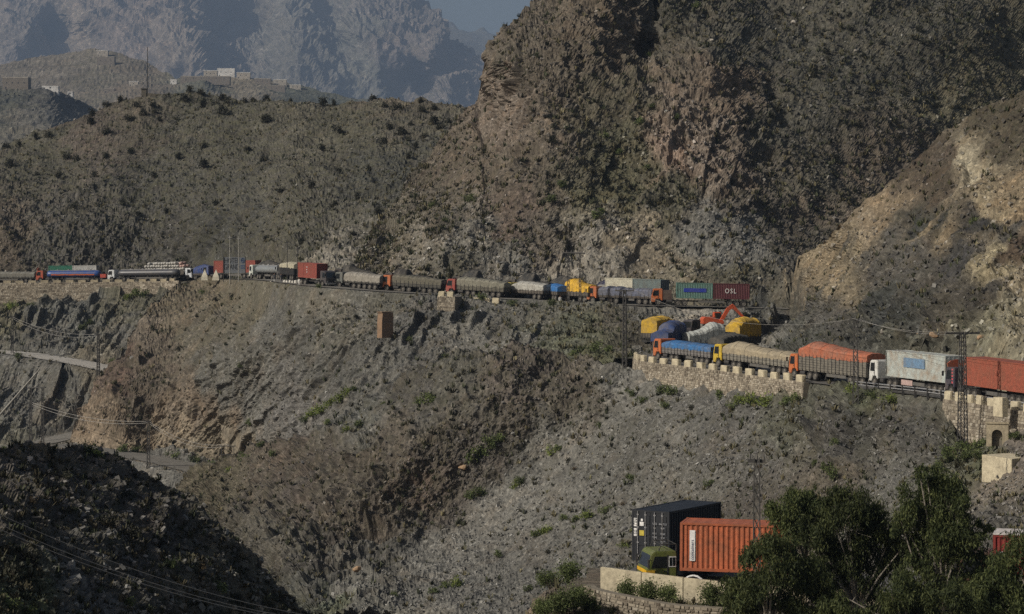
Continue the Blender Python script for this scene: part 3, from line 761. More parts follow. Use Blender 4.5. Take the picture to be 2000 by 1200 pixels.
# the brown spur and the grey scree below the hairpin
layer('scree_slope', [(325, 968), (350, 948), (400, 918), (470, 893), (540, 872), (620, 852), (700, 803), (760, 757), (810, 725), (850, 702), (880, 690), (950, 686), (1000, 685), (1050, 692), (1110, 702), (1180, 712), (1228, 718), (1270, 727), (1330, 739), (1400, 750), (1480, 764), (1555, 773), (1590, 764), (1700, 772), (1830, 786), (1845, 800), (1870, 850), (1880, 872), (1930, 858), (1975, 836), (2010, 826), (2300, 870)],
      [(325, 1030), (450, 1130), (620, 1215), (1000, 1220), (2300, 1225)],
      [(330, 965, 415), (400, 917, 402), (540, 872, 372), (700, 803, 347), (850, 702, 327), (950, 686, 324), (1100, 702, 319), (1235, 722, 306), (1330, 756, 292.5), (1400, 768, 283), (1555, 790, 261.5), (1590, 764, 264), (1700, 772, 246), (1830, 786, 231), (1880, 872, 219), (1930, 858, 216), (2010, 826, 208), (2300, 870, 186),
       (500, 960, 352), (600, 950, 328), (520, 1060, 314), (450, 1010, 340), (600, 1010, 315), (560, 1090, 304), (640, 1080, 304), (620, 1195, 281), (700, 930, 314), (800, 860, 311), (800, 940, 308), (720, 1010, 307), (900, 780, 312), (900, 860, 309), (1000, 750, 311), (1000, 830, 307), (1180, 760, 303), (700, 860, 324), (1100, 790, 305),
       (660, 1162, 288), (740, 1110, 296), (820, 1058, 301), (900, 1008, 304), (980, 955, 304.5), (1060, 900, 304), (1140, 850, 302), (1210, 806, 299),
       (700, 1190, 279), (800, 1130, 287), (900, 1070, 292), (1000, 1000, 295.5), (1100, 930, 295.5), (1200, 870, 292), (1240, 820, 290), (1400, 850, 271), (1240, 1000, 276), (1100, 1050, 280), (1000, 1110, 281), (880, 1180, 272), (1200, 1150, 258), (1500, 950, 255), (1600, 850, 253), (1650, 830, 247), (1640, 880, 243), (1600, 1000, 236), (1700, 900, 237), (1800, 850, 229), (1850, 950, 213), (1850, 1040, 200), (2000, 950, 197), (1950, 890, 208), (2000, 880, 204), (2000, 1080, 182), (1700, 1150, 205), (1000, 1250, 258), (1500, 1150, 240), (2300, 1200, 165), (1900, 1250, 175), (1480, 1250, 232)],
      2.55, [(420, 940, (0.097, 0.085, 0.062, 0.5)), (500, 960, BRN2 + (0.3,)), (560, 900, (0.102, 0.085, 0.068, 0.3)), (600, 960, (0.082, 0.072, 0.063, 0.3)), (530, 1050, (0.097, 0.090, 0.075, 0.25)), (620, 1080, (0.078, 0.072, 0.063, 0.3)), (650, 1000, BRN2 + (0.25,)), (700, 900, BRN2 + (0.3,)), (720, 1040, (0.106, 0.090, 0.071, 0.2)), (620, 1160, (0.074, 0.073, 0.067, 0.2)), (800, 860, BRN2 + (0.3,)), (850, 950, (0.094, 0.077, 0.063, 0.3)), (800, 780, (0.090, 0.085, 0.075, 0.3)), (900, 720, (0.094, 0.090, 0.075, 0.3)), (1000, 720, (0.094, 0.081, 0.068, 0.35)), (1000, 820, BRN2 + (0.3,)), (1100, 760, BRN2 + (0.3,)), (950, 880, (0.086, 0.077, 0.066, 0.3)),
            (700, 830, (0.106, 0.106, 0.095, 0.3)), (760, 1110, (0.084, 0.081, 0.072, 0.2)),
            (640, 1195, (0.109, 0.121, 0.086, 0.5)), (680, 1175, GREY2 + (0.0,)), (800, 1120, GREY2 + (0.0,)), (900, 1050, GREY2 + (0.0,)), (1000, 960, GREY2 + (0.05,)), (1100, 870, GREY2 + (0.12,)), (1200, 800, GREY2 + (0.15,)), (1300, 790, GREY2 + (0.15,)), (1000, 1150, GREY + (0.0,)), (1150, 1050, GREY + (0.1,)), (1250, 900, GREY + (0.15,)), (1350, 920, (0.125, 0.120, 0.105, 0.2)), (1400, 830, (0.121, 0.118, 0.108, 0.25)), (1200, 1130, (0.097, 0.094, 0.086, 0.3)), (1480, 900, (0.094, 0.090, 0.081, 0.35)), (1500, 1000, (0.090, 0.081, 0.071, 0.3)), (1550, 830, (0.094, 0.094, 0.075, 0.4)), (1650, 860, (0.084, 0.080, 0.072, 0.2)), (1620, 950, BRN2 + (0.3,)), (1700, 830, (0.090, 0.088, 0.078, 0.25)), (1780, 860, (0.085, 0.082, 0.074, 0.2)), (1750, 950, GREY + (0.3,)), (1700, 1020, (0.121, 0.116, 0.103, 0.3)), (1900, 900, (0.086, 0.090, 0.057, 0.7)), (1950, 960, (0.129, 0.115, 0.095, 0.2)), (1980, 870, (0.121, 0.106, 0.090, 0.2)), (1960, 1040, (0.090, 0.085, 0.075, 0.2)), (1700, 775, (0.094, 0.102, 0.066, 0.6))],
      [(500, 980, (1.2,)), (620, 1050, (1.6,)), (650, 950, (1.4,)), (800, 900, (1.0,)), (720, 1000, (1.5,)), (560, 1090, (1.4,)), (620, 1150, (1.6,)), (900, 800, (0.8,)), (1000, 760, (0.8,)), (1050, 700, (1.0,)), (900, 1080, (0.1,)), (1100, 950, (0.12,)), (1250, 850, (0.2,)), (1000, 1150, (0.1,)), (1400, 880, (0.3,)), (1500, 950, (0.6,)), (1640, 850, (1.5,)), (1750, 840, (1.1,)), (1700, 950, (0.6,)), (1950, 950, (0.3,)), (1950, 1050, (1.2,)), (1200, 1100, (0.15,))],
      [(0.5, 0.1), (2, 0.1), (5, -0.4), (9, -1.0), (14, -2.5), (25, -8)], GMAT, dict(big=0.9, gully=0.35, gw=5, crag=1.05, stripe=0.3, block=0.26, fine=0.12, micro=0.2), seed=10,
      stripe=((1250, 820, 287), (800, 1150, 272), 1.3), roads=[(MID, 1.7, 8, 0.3, 2)],
      fins=[(1655,800,1600,885,3.75,32),(1700,815,1650,870,1.5,24),(1760,830,1720,900,1.38,24),(1500,930,1470,1000,0.88,20),(1010,695,975,745,1.25,25),(1100,715,1050,780,1.12,25),(679,1075,658,1111,0.98,23),(938,870,918,904,1.23,12),(546,956,521,1000,0.75,13),(588,1045,564,1086,1.36,21),(1038,773,1019,805,0.64,17),(935,915,915,949,0.66,17),(834,1010,801,1066,1.24,15),(549,1041,518,1093,1.01,22),(790,863,772,895,0.64,20),(741,1006,708,1063,1.24,19),(710,952,692,983,0.76,20),(707,890,683,931,1.23,17),(1026,817,1005,854,1.01,17),(488,973,462,1017,0.99,15),(529,1007,507,1046,1.01,23),(583,1101,565,1132,0.91,22),(1520,883,1441,940,0.2,8),(865,1116,723,1219,0.14,8),(920,1039,821,1110,0.28,12),(1265,1010,1216,1045,0.19,13),(1146,946,1046,1018,0.14,8),(1554,794,1444,874,0.15,6),(1066,955,980,1017,0.33,8),(865,1089,805,1133,0.2,12),(822,1128,683,1228,0.33,13),(957,1085,817,1186,0.22,11),(1011,968,929,1027,0.28,11),(1215,952,1115,1024,0.21,10),(1235,1057,1106,1150,0.16,13),(973,1037,920,1075,0.33,9),(1395,972,1281,1055,0.22,11),(1113,936,1007,1013,0.19,10),(1059,1012,976,1072,0.25,13),(1509,869,1381,962,0.19,13),(976,1015,880,1085,0.28,8),(1276,869,1135,971,0.21,9),(1185,1073,1042,1177,0.22,9),(1254,829,1165,894,0.3,11),(1053,990,953,1063,0.3,9),(1454,866,1371,926,0.19,10),(1079,1013,969,1094,0.3,10),(877,1101,793,1161,0.25,7),(986,985,887,1058,0.31,10),(1350,960,1222,1053,0.31,9),(1306,810,1173,906,0.2,9),(1239,842,1188,879,0.2,6),(979,1079,882,1150,0.21,10),(1288,900,1231,942,0.33,11),(1363,992,1309,1032,0.12,9),(1098,1132,970,1225,0.19,9),(1226,1050,1159,1099,0.2,7),(1273,807,1135,907,0.22,10),(828,1134,735,1201,0.3,10),(1289,922,1222,971,0.19,12),(1256,899,1134,988,0.31,12)])

# shaded near ridge at the left, rising out of the frame
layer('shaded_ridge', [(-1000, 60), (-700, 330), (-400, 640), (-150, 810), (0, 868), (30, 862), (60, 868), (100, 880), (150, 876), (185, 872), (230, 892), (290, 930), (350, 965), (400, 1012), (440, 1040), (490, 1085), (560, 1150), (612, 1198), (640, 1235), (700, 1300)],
      [(-1000, 1300), (0, 1270), (700, 1340)],
      [(0, 868, 150), (180, 873, 158), (350, 965, 160), (610, 1197, 158), (300, 1200, 130), (0, 1200, 106), (0, 1030, 124), (-400, 640, 142), (-700, 330, 142), (-1000, 60, 142), (-400, 1200, 92), (-1000, 1200, 90), (660, 1300, 150), (300, 1330, 122), (0, 1330, 98), (150, 1040, 138), (300, 1080, 145)],
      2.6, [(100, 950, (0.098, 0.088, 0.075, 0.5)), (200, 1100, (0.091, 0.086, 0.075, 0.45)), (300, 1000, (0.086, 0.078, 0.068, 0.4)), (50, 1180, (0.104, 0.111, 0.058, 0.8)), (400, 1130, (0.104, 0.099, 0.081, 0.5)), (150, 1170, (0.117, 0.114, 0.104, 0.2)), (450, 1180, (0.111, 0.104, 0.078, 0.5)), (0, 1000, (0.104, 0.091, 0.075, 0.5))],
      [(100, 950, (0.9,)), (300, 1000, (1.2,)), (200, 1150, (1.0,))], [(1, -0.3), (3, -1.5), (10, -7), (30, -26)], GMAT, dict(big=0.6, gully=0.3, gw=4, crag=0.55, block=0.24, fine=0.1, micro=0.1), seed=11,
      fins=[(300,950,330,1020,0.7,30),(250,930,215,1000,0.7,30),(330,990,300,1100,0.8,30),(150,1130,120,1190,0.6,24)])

# the near spur with the last road and its walls
layer('near_spur', [(985, 1275), (1030, 1195), (1060, 1160), (1090, 1135), (1120, 1122), (1150, 1130), (1175, 1152), (1230, 1162), (1300, 1170), (1430, 1177), (2000, 1188), (2500, 1200)],
      [(985, 1330), (2500, 1340)],
      [(985, 1275, 121), (1060, 1160, 122.5), (1120, 1122, 125.5), (1175, 1152, 124.1), (1300, 1170, 122.8), (1430, 1177, 121.6), (2000, 1190, 120), (2500, 1200, 118), (1140, 1165, 122.4), (1300, 1186, 120.4), (1100, 1250, 117), (1300, 1250, 118.0), (1430, 1200, 119.4), (1700, 1210, 118.6), (2000, 1250, 113), (2500, 1300, 109), (1300, 1330, 114)],
      3.0, [(1080, 1160, (0.155, 0.125, 0.095, 0.3)), (1120, 1140, (0.13, 0.11, 0.085, 0.4)), (1300, 1180, (0.17, 0.155, 0.13, 0.1)), (1400, 1200, (0.12, 0.11, 0.09, 0.4)), (1800, 1200, (0.1, 0.1, 0.07, 0.5))],
      [(1100, 1200, (0.5,)), (1300, 1200, (0.2,))], [(0.4, 0), (1, -0.1), (3, -0.3), (5, -0.8), (8, -2), (13, -5), (30, -16)], GMAT, dict(big=0.3, crag=0.25, block=0.08, fine=0.06, micro=0.08), seed=12,
      roads=[(NEAR, 13, 3.5, 2, 0.5)])

# one sheet of ground under everything, out to the horizon
gm = MB()
gm.add([(-23000, -3000, -14), (23000, -3000, -14), (23000, 24000, -14), (-23000, 24000, -14)], [(0, 1, 2, 3)])
g = gm.build('ground', paint('valley_floor', (0.13, 0.115, 0.09), 0.95, 0.5, scale=0.02, spec=0.1))
tag(g, kind='structure')


# ------------------------------------------------------------------ road surfaces
def road(name, P, wl, wr, mat, z=0.0, crown=0.05):
    A, B_ = shift_path(P, wl), shift_path(P, -wr)
    n = 6
    rows = [A * (1 - k / n) + B_ * (k / n) for k in range(n + 1)]
    V = np.stack(rows, 1)
    for k in range(n + 1):
        V[:, k, 2] = P[:, 2] + z + crown * (1 - abs(k / n - 0.5) * 2)
    V[:, :, 2] += 0.02 * noise(V / 2.0)
    I = np.arange(V.shape[0] * (n + 1)).reshape(V.shape[0], n + 1)
    fs = np.stack([I[:-1, :-1], I[1:, :-1], I[1:, 1:], I[:-1, 1:]], -1).reshape(-1, 4)
    o = np_mesh(name, V.reshape(-1, 3), fs, mat, smooth=True)
    return tag(o, kind='structure')


ASPH = paint('dusty_asphalt', (0.095, 0.092, 0.087), 0.9, 0.55, (0.15, 0.135, 0.11), 0.35, 0.2)
DUST = paint('gravel_track', (0.17, 0.16, 0.14), 0.95, 0.5, (0.11, 0.10, 0.085), 0.3, 0.1)
TRACK = paint('pale_track', (0.40, 0.375, 0.33), 0.95, 0.4, (0.28, 0.26, 0.225), 0.25, 0.1)
road('upper_road', UPPER, 2.4, 6.0, DUST)
road('middle_road', MID, 1.9, 6.5, ASPH)
road('near_road', NEAR, 11, 3.3, ASPH)
road('lower_road', LOW1, 5.2, 5.2, TRACK)
road('valley_road', LOW2, 3.8, 3.8, DUST)
road('valley_bend_road', LOW3, 3.8, 3.8, DUST)

# ------------------------------------------------------------------ trucks
RUBBER = paint('tyre_rubber', (0.022, 0.021, 0.020), 0.85, 0.5, (0.09, 0.08, 0.068), 3.0, 0.2)
HUB = paint('dusty_hub', (0.10, 0.095, 0.085), 0.7, 0.4)
STEEL = paint('dark_chassis_steel', (0.028, 0.027, 0.026), 0.7, 0.4, (0.08, 0.07, 0.06))
GLASS = paint('dark_cab_glass', (0.012, 0.014, 0.016), 0.12, 0.15, (0.05, 0.05, 0.05), 1.0, 0.6)
LAMP = paint('headlamp_glass', (0.5, 0.5, 0.46), 0.2, 0.2)
CHROME = paint('pale_bumper', (0.42, 0.40, 0.37), 0.4, 0.4)
WHITE = paint('white_lettering', (0.72, 0.71, 0.68), 0.6, 0.25)
GREYL = paint('grey_lettering', (0.30, 0.31, 0.33), 0.6, 0.25)
WOOD = paint('worn_bed_boards', (0.115, 0.10, 0.082), 0.85, 0.5, (0.06, 0.055, 0.05), 2.0, 0.2)
GALV = paint('galvanised_rods', (0.33, 0.33, 0.33), 0.45, 0.3, metal=0.3)
MESHES = {}


def wheel_mesh(w=0.32, r=0.52):
    k = ('wheel', w, r)
    if k in MESHES:
        return MESHES[k]
    b = MB()
    n = 18
    rings = [(0.0, 0.16), (0.05, 0.27), (0.02, 0.30), (-0.03, 0.34), (-0.03, r - 0.07), (0.02, r - 0.02), (0.06, r), (w - 0.06, r), (w - 0.02, r - 0.02), (w, r - 0.08), (w - 0.04, 0.3), (w - 0.04, 0.05)]
    vs, fs = [], []
    for y, q in rings:
        for i in range(n):
            a = 2 * math.pi * i / n
            vs.append((q * math.cos(a), y - w / 2, q * math.sin(a)))
    for k2 in range(len(rings) - 1):
        for i in range(n):
            fs.append((k2 * n + i, k2 * n + (i + 1) % n, (k2 + 1) * n + (i + 1) % n, (k2 + 1) * n + i))
    fs += [tuple(range(n)), tuple(range((len(rings) - 1) * n, len(rings) * n))]
    b.add(vs, fs)
    b.m = [1 if k2 < 3 else 0 for k2 in range(len(rings) - 1) for _ in range(n)] + [1, 1]
    o = b.build('wheel', [RUBBER, HUB])
    me = o.data
    bpy.data.objects.remove(o)
    MESHES[k] = me
    return me


def place_truck(name, label, front, rear, cat='truck', group=None):
    """front and rear: the camera-side wheel line at both ends, as (px, py, distance)"""
    a, b = at(*front), at(*rear)
    d = (a - b)
    L = d.length
    f = d.normalized()
    side = Vector((-f.y, f.x, 0)).normalized()       # left of travel
    away = side if side.dot(Vector((a.x, a.y, 0))) > 0 else -side
    org = a + away * 1.2
    up = f.cross(side)
    M = Matrix((( f.x, side.x, up.x), (f.y, side.y, up.y), (f.z, side.z, up.z))).to_4x4()
    M.translation = org + Vector((0, 0, 0.03))
    o = bpy.data.objects.new(name, None)
    o.empty_display_size = 0.5
    COL.objects.link(o)
    o.matrix_world = M
    tag(o, label, cat, group)
    return o, L


def wheels(t, axles, dual):
    me = wheel_mesh()
    md = wheel_mesh(0.6)
    for x, du in zip(axles, dual):
        for s in (-1, 1):
            o = link(md if du else me, 'wheel', t)
            o.location = (x, s * (1.2 - (0.3 if du else 0.16)), 0.52)
            o.rotation_euler = (0, 0, 0 if s < 0 else math.pi)


def chassis(t, x0, x1, z=0.95, deep=0.22):
    b = MB()
    for s in (-0.45, 0.45):
        b.box(x1, x0, s - 0.06, s + 0.06, z - deep, z)
    n = int((x0 - x1) / 1.6)
    for i in range(n + 1):
        x = x1 + (x0 - x1) * i / max(n, 1)
        b.box(x - 0.05, x + 0.05, -0.5, 0.5, z - deep * 0.8, z - 0.03)
    b.build('chassis', STEEL, t)


def cab(t, col, name='cab_paint', w=2.35, ht=2.85, ln=1.85, trim=None, nose=0.0, crown=None, door=None):
    cm = paint('cab_' + name, col, 0.4, 0.3, (0.17, 0.14, 0.10), 1.3, 0.5)
    tm = trim or CHROME
    h = w / 2
    prof = [(nose, 0.55), (nose + 0.04, 1.1), (nose, 1.55), (-0.22, ht - 0.22), (-0.42, ht - 0.04), (-ln + 0.1, ht), (-ln, ht - 0.1), (-ln, 0.85), (-ln + 0.22, 0.85), (-ln + 0.35, 1.12), (-0.75, 1.12), (-0.55, 0.55)]
    b = MB()
    b.prism(prof, -h, h)
    c = b.build('cab', cm, t, bevel=0.05)
    e = 0.006
    # windscreen on the raked face
    x0, z0, x1, z1 = nose, 1.55, -0.22, ht - 0.22
    g = MB()

    def on(tt, off):
        x = x0 + (x1 - x0) * tt
        z = z0 + (z1 - z0) * tt
        nx, nz = (z1 - z0), (x0 - x1)
        l = math.hypot(nx, nz)
        return x + nx / l * off, z + nz / l * off
    a0, a1 = on(0.1, 0.02), on(0.95, 0.02)
    b0, b1 = on(0.1, -0.04), on(0.95, -0.04)
    hh = h - 0.14
    g.add([(a0[0], -hh, a0[1]), (a0[0], hh, a0[1]), (a1[0], hh * 0.97, a1[1]), (a1[0], -hh * 0.97, a1[1]), (b0[0], -hh, b0[1]), (b0[0], hh, b0[1]), (b1[0], hh, b1[1]), (b1[0], -hh, b1[1])],
          [(0, 1, 2, 3), (7, 6, 5, 4), (0, 4, 5, 1), (1, 5, 6, 2), (2, 6, 7, 3), (3, 7, 4, 0)])
    g.build('windscreen', GLASS, c)
    for s in (-1, 1):
        g = MB()
        ws = [(-0.2, 1.62), (-0.42, ht - 0.32), (-1.15, ht - 0.32), (-1.15, 1.62)]
        y = s * (h + 0.012)
        y2 = s * (h - 0.04)
        g.add([(x, y, z) for x, z in ws] + [(x, y2, z) for x, z in ws], [(0, 1, 2, 3), (4, 5, 6, 7), (0, 1, 5, 4), (1, 2, 6, 5), (2, 3, 7, 6), (3, 0, 4, 7)])
        g.build('side_window', GLASS, c)
        d = MB()
        d.box(-1.24, -1.16, s * h - 0.02, s * h + 0.02, 0.95, ht - 0.25)
        d.box(-1.1, -0.98, s * h - 0.03, s * h + 0.035, 1.42, 1.47)
        d.build('door_handle', STEEL, c)
        l = MB()
        l.tube((nose + 0.02, s * (h - 0.32), 0.95), (nose + 0.09, s * (h - 0.32), 0.95), 0.13, 0.11, 10)
        l.build('headlight', LAMP, c)
        mr = MB()
        mr.tube((-0.15, s * h, ht - 0.5), (0.05, s * (h + 0.25), ht - 0.5), 0.02, n=5)
        mr.box(-0.02, 0.06, s * (h + 0.25) - 0.1, s * (h + 0.25) + 0.1, ht - 0.95, ht - 0.45)
        mr.build('mirror', STEEL, c)
    bp = MB()
    bp.box(nose + 0.0, nose + 0.16, -h - 0.02, h + 0.02, 0.42, 0.74)
    bp.build('bumper', tm, c, bevel=0.03)
    gr = MB()
    for k in range(4):
        gr.box(nose + 0.03, nose + 0.065, -0.62, 0.62, 0.84 + k * 0.15, 0.93 + k * 0.15)
    gr.build('grille', STEEL, c)
    if crown:
        # painted board above the windscreen
        k = MB()
        pr = [(-1.05, 0), (-1.12, 0.35), (-0.7, 0.62), (0, 0.75), (0.7, 0.62), (1.12, 0.35), (1.05, 0)]
        z0 = ht - 0.05
        k.add([(-0.25 + q * 0.1, y, z0 + z) for q, y, z in [(z, y, z) for y, z in pr]] + [(-0.4 + q * 0.1, y, z0 + z) for q, y, z in [(z, y, z) for y, z in pr]],
              [tuple(range(7)), tuple(range(13, 6, -1))] + [(i, (i + 1) % 7, 7 + (i + 1) % 7, 7 + i) for i in range(7)])
        k.build('crown_board', crown, c)
    return c


def corrugated(b, x0, x1, y, z0, z1, out, depth=0.045, period=0.275, mi=0):
    """a side sheet with trapezoid ribs; out = +1 or -1 in y"""
    n = max(4, int(round((x1 - x0) / period)))
    p = (x1 - x0) / n
    xs = []
    for i in range(n):
        a = x0 + i * p
        xs += [(a, 0), (a + p * 0.28, 0), (a + p * 0.5, -depth), (a + p * 0.78, -depth)]
    xs.append((x1, 0))
    vs = []
    for x, d in xs:
        vs += [(x, y + out * d, z0), (x, y + out * d, z1)]
    fs = [(2 * i, 2 * i + 2, 2 * i + 3, 2 * i + 1) for i in range(len(xs) - 1)]
    b.add(vs, fs, mi)


def container(t, col, name, x0, z=1.28, ln=6.06, ht=2.6, doors='rear', rods=True, dirt=0.3, dirt_col=(0.12, 0.075, 0.045), scale=0.9, roofcol=None, dark_end=None):
    """x0 = front end in truck coordinates; runs to x0 - ln"""
    m = paint('container_' + name, col, 0.55, dirt, dirt_col, scale, 0.35)
    x1 = x0 - ln
    h = 1.22
    b = MB()
    for x in (x0 - 0.14, x1):
        for y in (-h, h - 0.12):
            b.box(x, x + 0.14, y, y + 0.12, z, z + ht)
    for y in (-h + 0.004, h - 0.116):
        b.box(x1 + 0.13, x0 - 0.13, y, y + 0.11, z + ht - 0.12, z + ht - 0.01)
        b.box(x1 + 0.13, x0 - 0.13, y, y + 0.11, z + 0.004, z + 0.16)
    for x in (x0 - 0.13, x1 + 0.01):
        b.box(x, x + 0.12, -h + 0.1, h - 0.1, z + ht - 0.13, z + ht - 0.012)
        b.box(x, x + 0.12, -h + 0.1, h - 0.1, z + 0.006, z + 0.17)
    corrugated(b, x1 + 0.1, x0 - 0.1, -h + 0.03, z + 0.1, z + ht - 0.08, -1)
    corrugated(b, x1 + 0.1, x0 - 0.1, h - 0.03, z + 0.1, z + ht - 0.08, 1)
    # ribbed roof
    n = int(ln / 0.3)
    vs = []
    for i in range(n + 1):
        x = x1 + 0.06 + (ln - 0.12) * i / n
        zz = z + ht - 0.02 - (0.02 if i % 2 else 0)
        vs += [(x, -h + 0.06, zz), (x, h - 0.06, zz)]
    b.add(vs, [(2 * i, 2 * i + 2, 2 * i + 3, 2 * i + 1) for i in range(n)])
    b.box(x1 + 0.05, x0 - 0.05, -h + 0.08, h - 0.08, z + 0.02, z + 0.12)
    # closed end
    xe, s = (x0 - 0.05, 1) if doors == 'rear' else (x1 + 0.05, -1)
    vs = []
    n = 9
    for i in range(n):
        y = -h + 0.1 + (2 * h - 0.2) * i / n
        p = (2 * h - 0.2) / n
        for dy, dx in ((0, 0), (0.3 * p, 0), (0.5 * p, -0.04 * s), (0.8 * p, -0.04 * s)):
            vs += [(xe + dx, y + dy, z + 0.1), (xe + dx, y + dy, z + ht - 0.08)]
    b.add(vs, [(2 * i, 2 * i + 2, 2 * i + 3, 2 * i + 1) for i in range(len(vs) // 2 - 1)])
    c = b.build('container', m, t)
    xd, s = (x1, -1) if doors == 'rear' else (x0, 1)
    for y0, y1 in ((-h + 0.13, -0.012), (0.012, h - 0.13)):
        d = MB()
        xa, xb = sorted((xd + s * -0.07, xd + s * -0.015))
        d.box(xa, xb, y0, y1, z + 0.17, z + ht - 0.14)
        for k in range(4):
            zz = z + 0.3 + k * (ht - 0.5) / 4
            xa, xb = sorted((xd + s * -0.03, xd + s * 0.012))
            d.box(xa, xb, y0 + 0.06, y1 - 0.06, zz, zz + (ht - 0.5) / 4 - 0.1)
        dd = d.build('door', m, c)
        if rods:
            for f in (0.28, 0.74):
                r = MB()
                y = y0 + (y1 - y0) * f
                r.tube((xd + s * 0.045, y, z + 0.1), (xd + s * 0.045, y, z + ht - 0.08), 0.024, n=6)
                for zz in (0.25, ht * 0.35, ht * 0.65, ht - 0.3):
                    r.box(xd + s * 0.02 - 0.02, xd + s * 0.02 + 0.03, y - 0.06, y + 0.06, z + zz, z + zz + 0.07)
                r.build('lock_rod', GALV, c)
    return c


def plate(name, parent, mat, x0, x1, y, z0, z1, s, th=0.012):
    b = MB()
    ya, yb = sorted((y, y + s * th))
    b.box(min(x0, x1), max(x0, x1), ya, yb, z0, z1)
    return b.build(name, mat, parent)


FONTS = {}


def text(s, parent, mat, name, size, loc, rot, spacing=1.0, stretch=1.0, ext=0.012):
    cu = bpy.data.curves.new(name, 'FONT')
    cu.body = s
    cu.size = size
    cu.extrude = ext
    cu.space_character = spacing
    cu.align_x = 'CENTER'
    cu.align_y = 'CENTER'
    cu.resolution_u = 3
    tmp = bpy.data.objects.new(name, cu)
    COL.objects.link(tmp)
    me = bpy.data.meshes.new_from_object(tmp)
    bpy.data.objects.remove(tmp)
    bpy.data.curves.remove(cu)
    me.materials.clear()
    me.materials.append(mat)
    o = link(me, name, parent)
    o.location = loc
    o.rotation_euler = rot
    o.scale = (stretch, 1, 1)
    return o


def tarp_mat(name, col, dirt=0.3):
    return paint('tarp_' + name, col, 0.75, dirt * 1.5, (0.15, 0.132, 0.105), 0.7, 0.25, bump=0.35)


def tarp_load(t, x0, x1, heights, mat, side_top=1.95, side_mat=None, seed=0, drop=0.3, boards=True, flat=0.62, wrinkle=0.06, end_drop=0.9, taper=0.35, w=1.25):
    """open bed with stake sides and a load under a lashed cover; heights = [(0..1 along, height above ground)]"""
    sm = side_mat or WOOD
    ln = x0 - x1
    bed = MB()
    bed.box(x1, x0, -w, w, 1.05, 1.2)
    bd = bed.build('cargo_bed', sm, t)
    if boards:
        nrow = max(2, int((side_top - 1.2) / 0.26))
        hh = (side_top - 1.2) / nrow
        for s in (-1, 1):
            for k in range(nrow):
                q = MB()
                y0, y1 = sorted((s * (w + 0.01), s * (w + 0.05)))
                q.box(x1 + 0.02, x0 - 0.02, y0, y1, 1.2 + k * hh + 0.02, 1.2 + (k + 1) * hh - 0.015)
                q.build('side_board', sm, bd)
        st = MB()
        n = int(ln / 0.75)
        for s in (-1, 1):
            for i in range(n + 1):
                x = x1 + 0.05 + (ln - 0.1) * i / n
                y0, y1 = sorted((s * (w + 0.05), s * (w + 0.1)))
                st.box(x - 0.035, x + 0.035, y0, y1, 1.02, side_top + 0.03)
        for y in np.linspace(-w + 0.1, w - 0.1, 6):
            st.box(x1 - 0.05, x1 + 0.01, y - 0.04, y + 0.04, 1.02, side_top)
        tag(st.build('stakes', STEEL, bd), kind='stuff')
        tg = MB()
        tg.box(x1 - 0.02, x1 + 0.03, -w, w, 1.2, side_top)
        tg.build('tailgate', sm, bd)
        tg = MB()
        tg.box(x0 - 0.05, x0, -w, w, 1.2, side_top + 0.5)
        tg.build('headboard', sm, bd)
    nx, ny = 48, 22
    hx = np.array(heights, dtype=float)
    u = np.linspace(0, 1, nx)
    H = np.interp(u, hx[:, 0], hx[:, 1])
    H = np.convolve(np.pad(H, 1, mode='edge'), [0.2, 0.6, 0.2], mode='valid')
    v = np.linspace(-1, 1, ny)
    V = np.zeros((nx, ny, 3))
    for i in range(nx):
        ph = np.clip((np.abs(v) - flat * 0.75) / (1 - flat * 0.75), 0, 1)
        yy = np.sign(v) * np.minimum(np.abs(v) / 0.78, 1) * (w + 0.07)
        top = H[i]
        zt = top - (top - side_top) * taper * np.clip(np.abs(v) / 0.78, 0, 1) ** 2.2
        zz = np.where(np.abs(v) < 0.78, zt, zt.min() - (np.abs(v) - 0.78) / 0.22 * (top - (top - side_top) * taper - side_top + drop))
        V[i, :, 0] = x0 - ln * u[i]
        V[i, :, 1] = yy
        V[i, :, 2] = zz
    wv = np.stack([V[..., 0] * 1.1, V[..., 1] * 0.28, V[..., 2] * 0.3], -1) + seed * 7.7
    wr = ridged(wv, 2)
    V[..., 2] += wrinkle * 1.1 * wr - 0.10 * np.abs(np.sin(u * math.pi * 6))[:, None] ** 6 * 1.0
    V[..., 1] *= 1 + 0.02 * noise(wv * 0.8 + 3)
    # closed ends
    ends = []
    for i, xx, s in ((0, x0, 1), (nx - 1, x1, -1)):
        e = V[i].copy()
        e[:, 0] += s * 0.06
        e[:, 2] = np.minimum(e[:, 2], side_top + (e[:, 2] - side_top) * (1 - end_drop))
        e[:, 2] = side_top - 0.15
        ends.append(e)
    VV = np.concatenate([ends[0][None], V, ends[1][None]], 0)
    I = np.arange(VV.shape[0] * ny).reshape(VV.shape[0], ny)
    fs = np.stack([I[:-1, :-1], I[1:, :-1], I[1:, 1:], I[:-1, 1:]], -1).reshape(-1, 4)
    o = np_mesh('tarpaulin', VV.reshape(-1, 3), fs, mat, t, smooth=False)
    # lashing ropes
    ro = MB()
    for k in range(1, 6):
        i = int(nx * k / 6)
        pts = [Vector(V[i, j]) + Vector((0, 0, 0.02)) for j in range(0, ny)]
        ro.path(pts, [0.015] * ny, 4)
    tag(ro.build('lashing_rope', STEEL, o), kind='stuff')
    return o


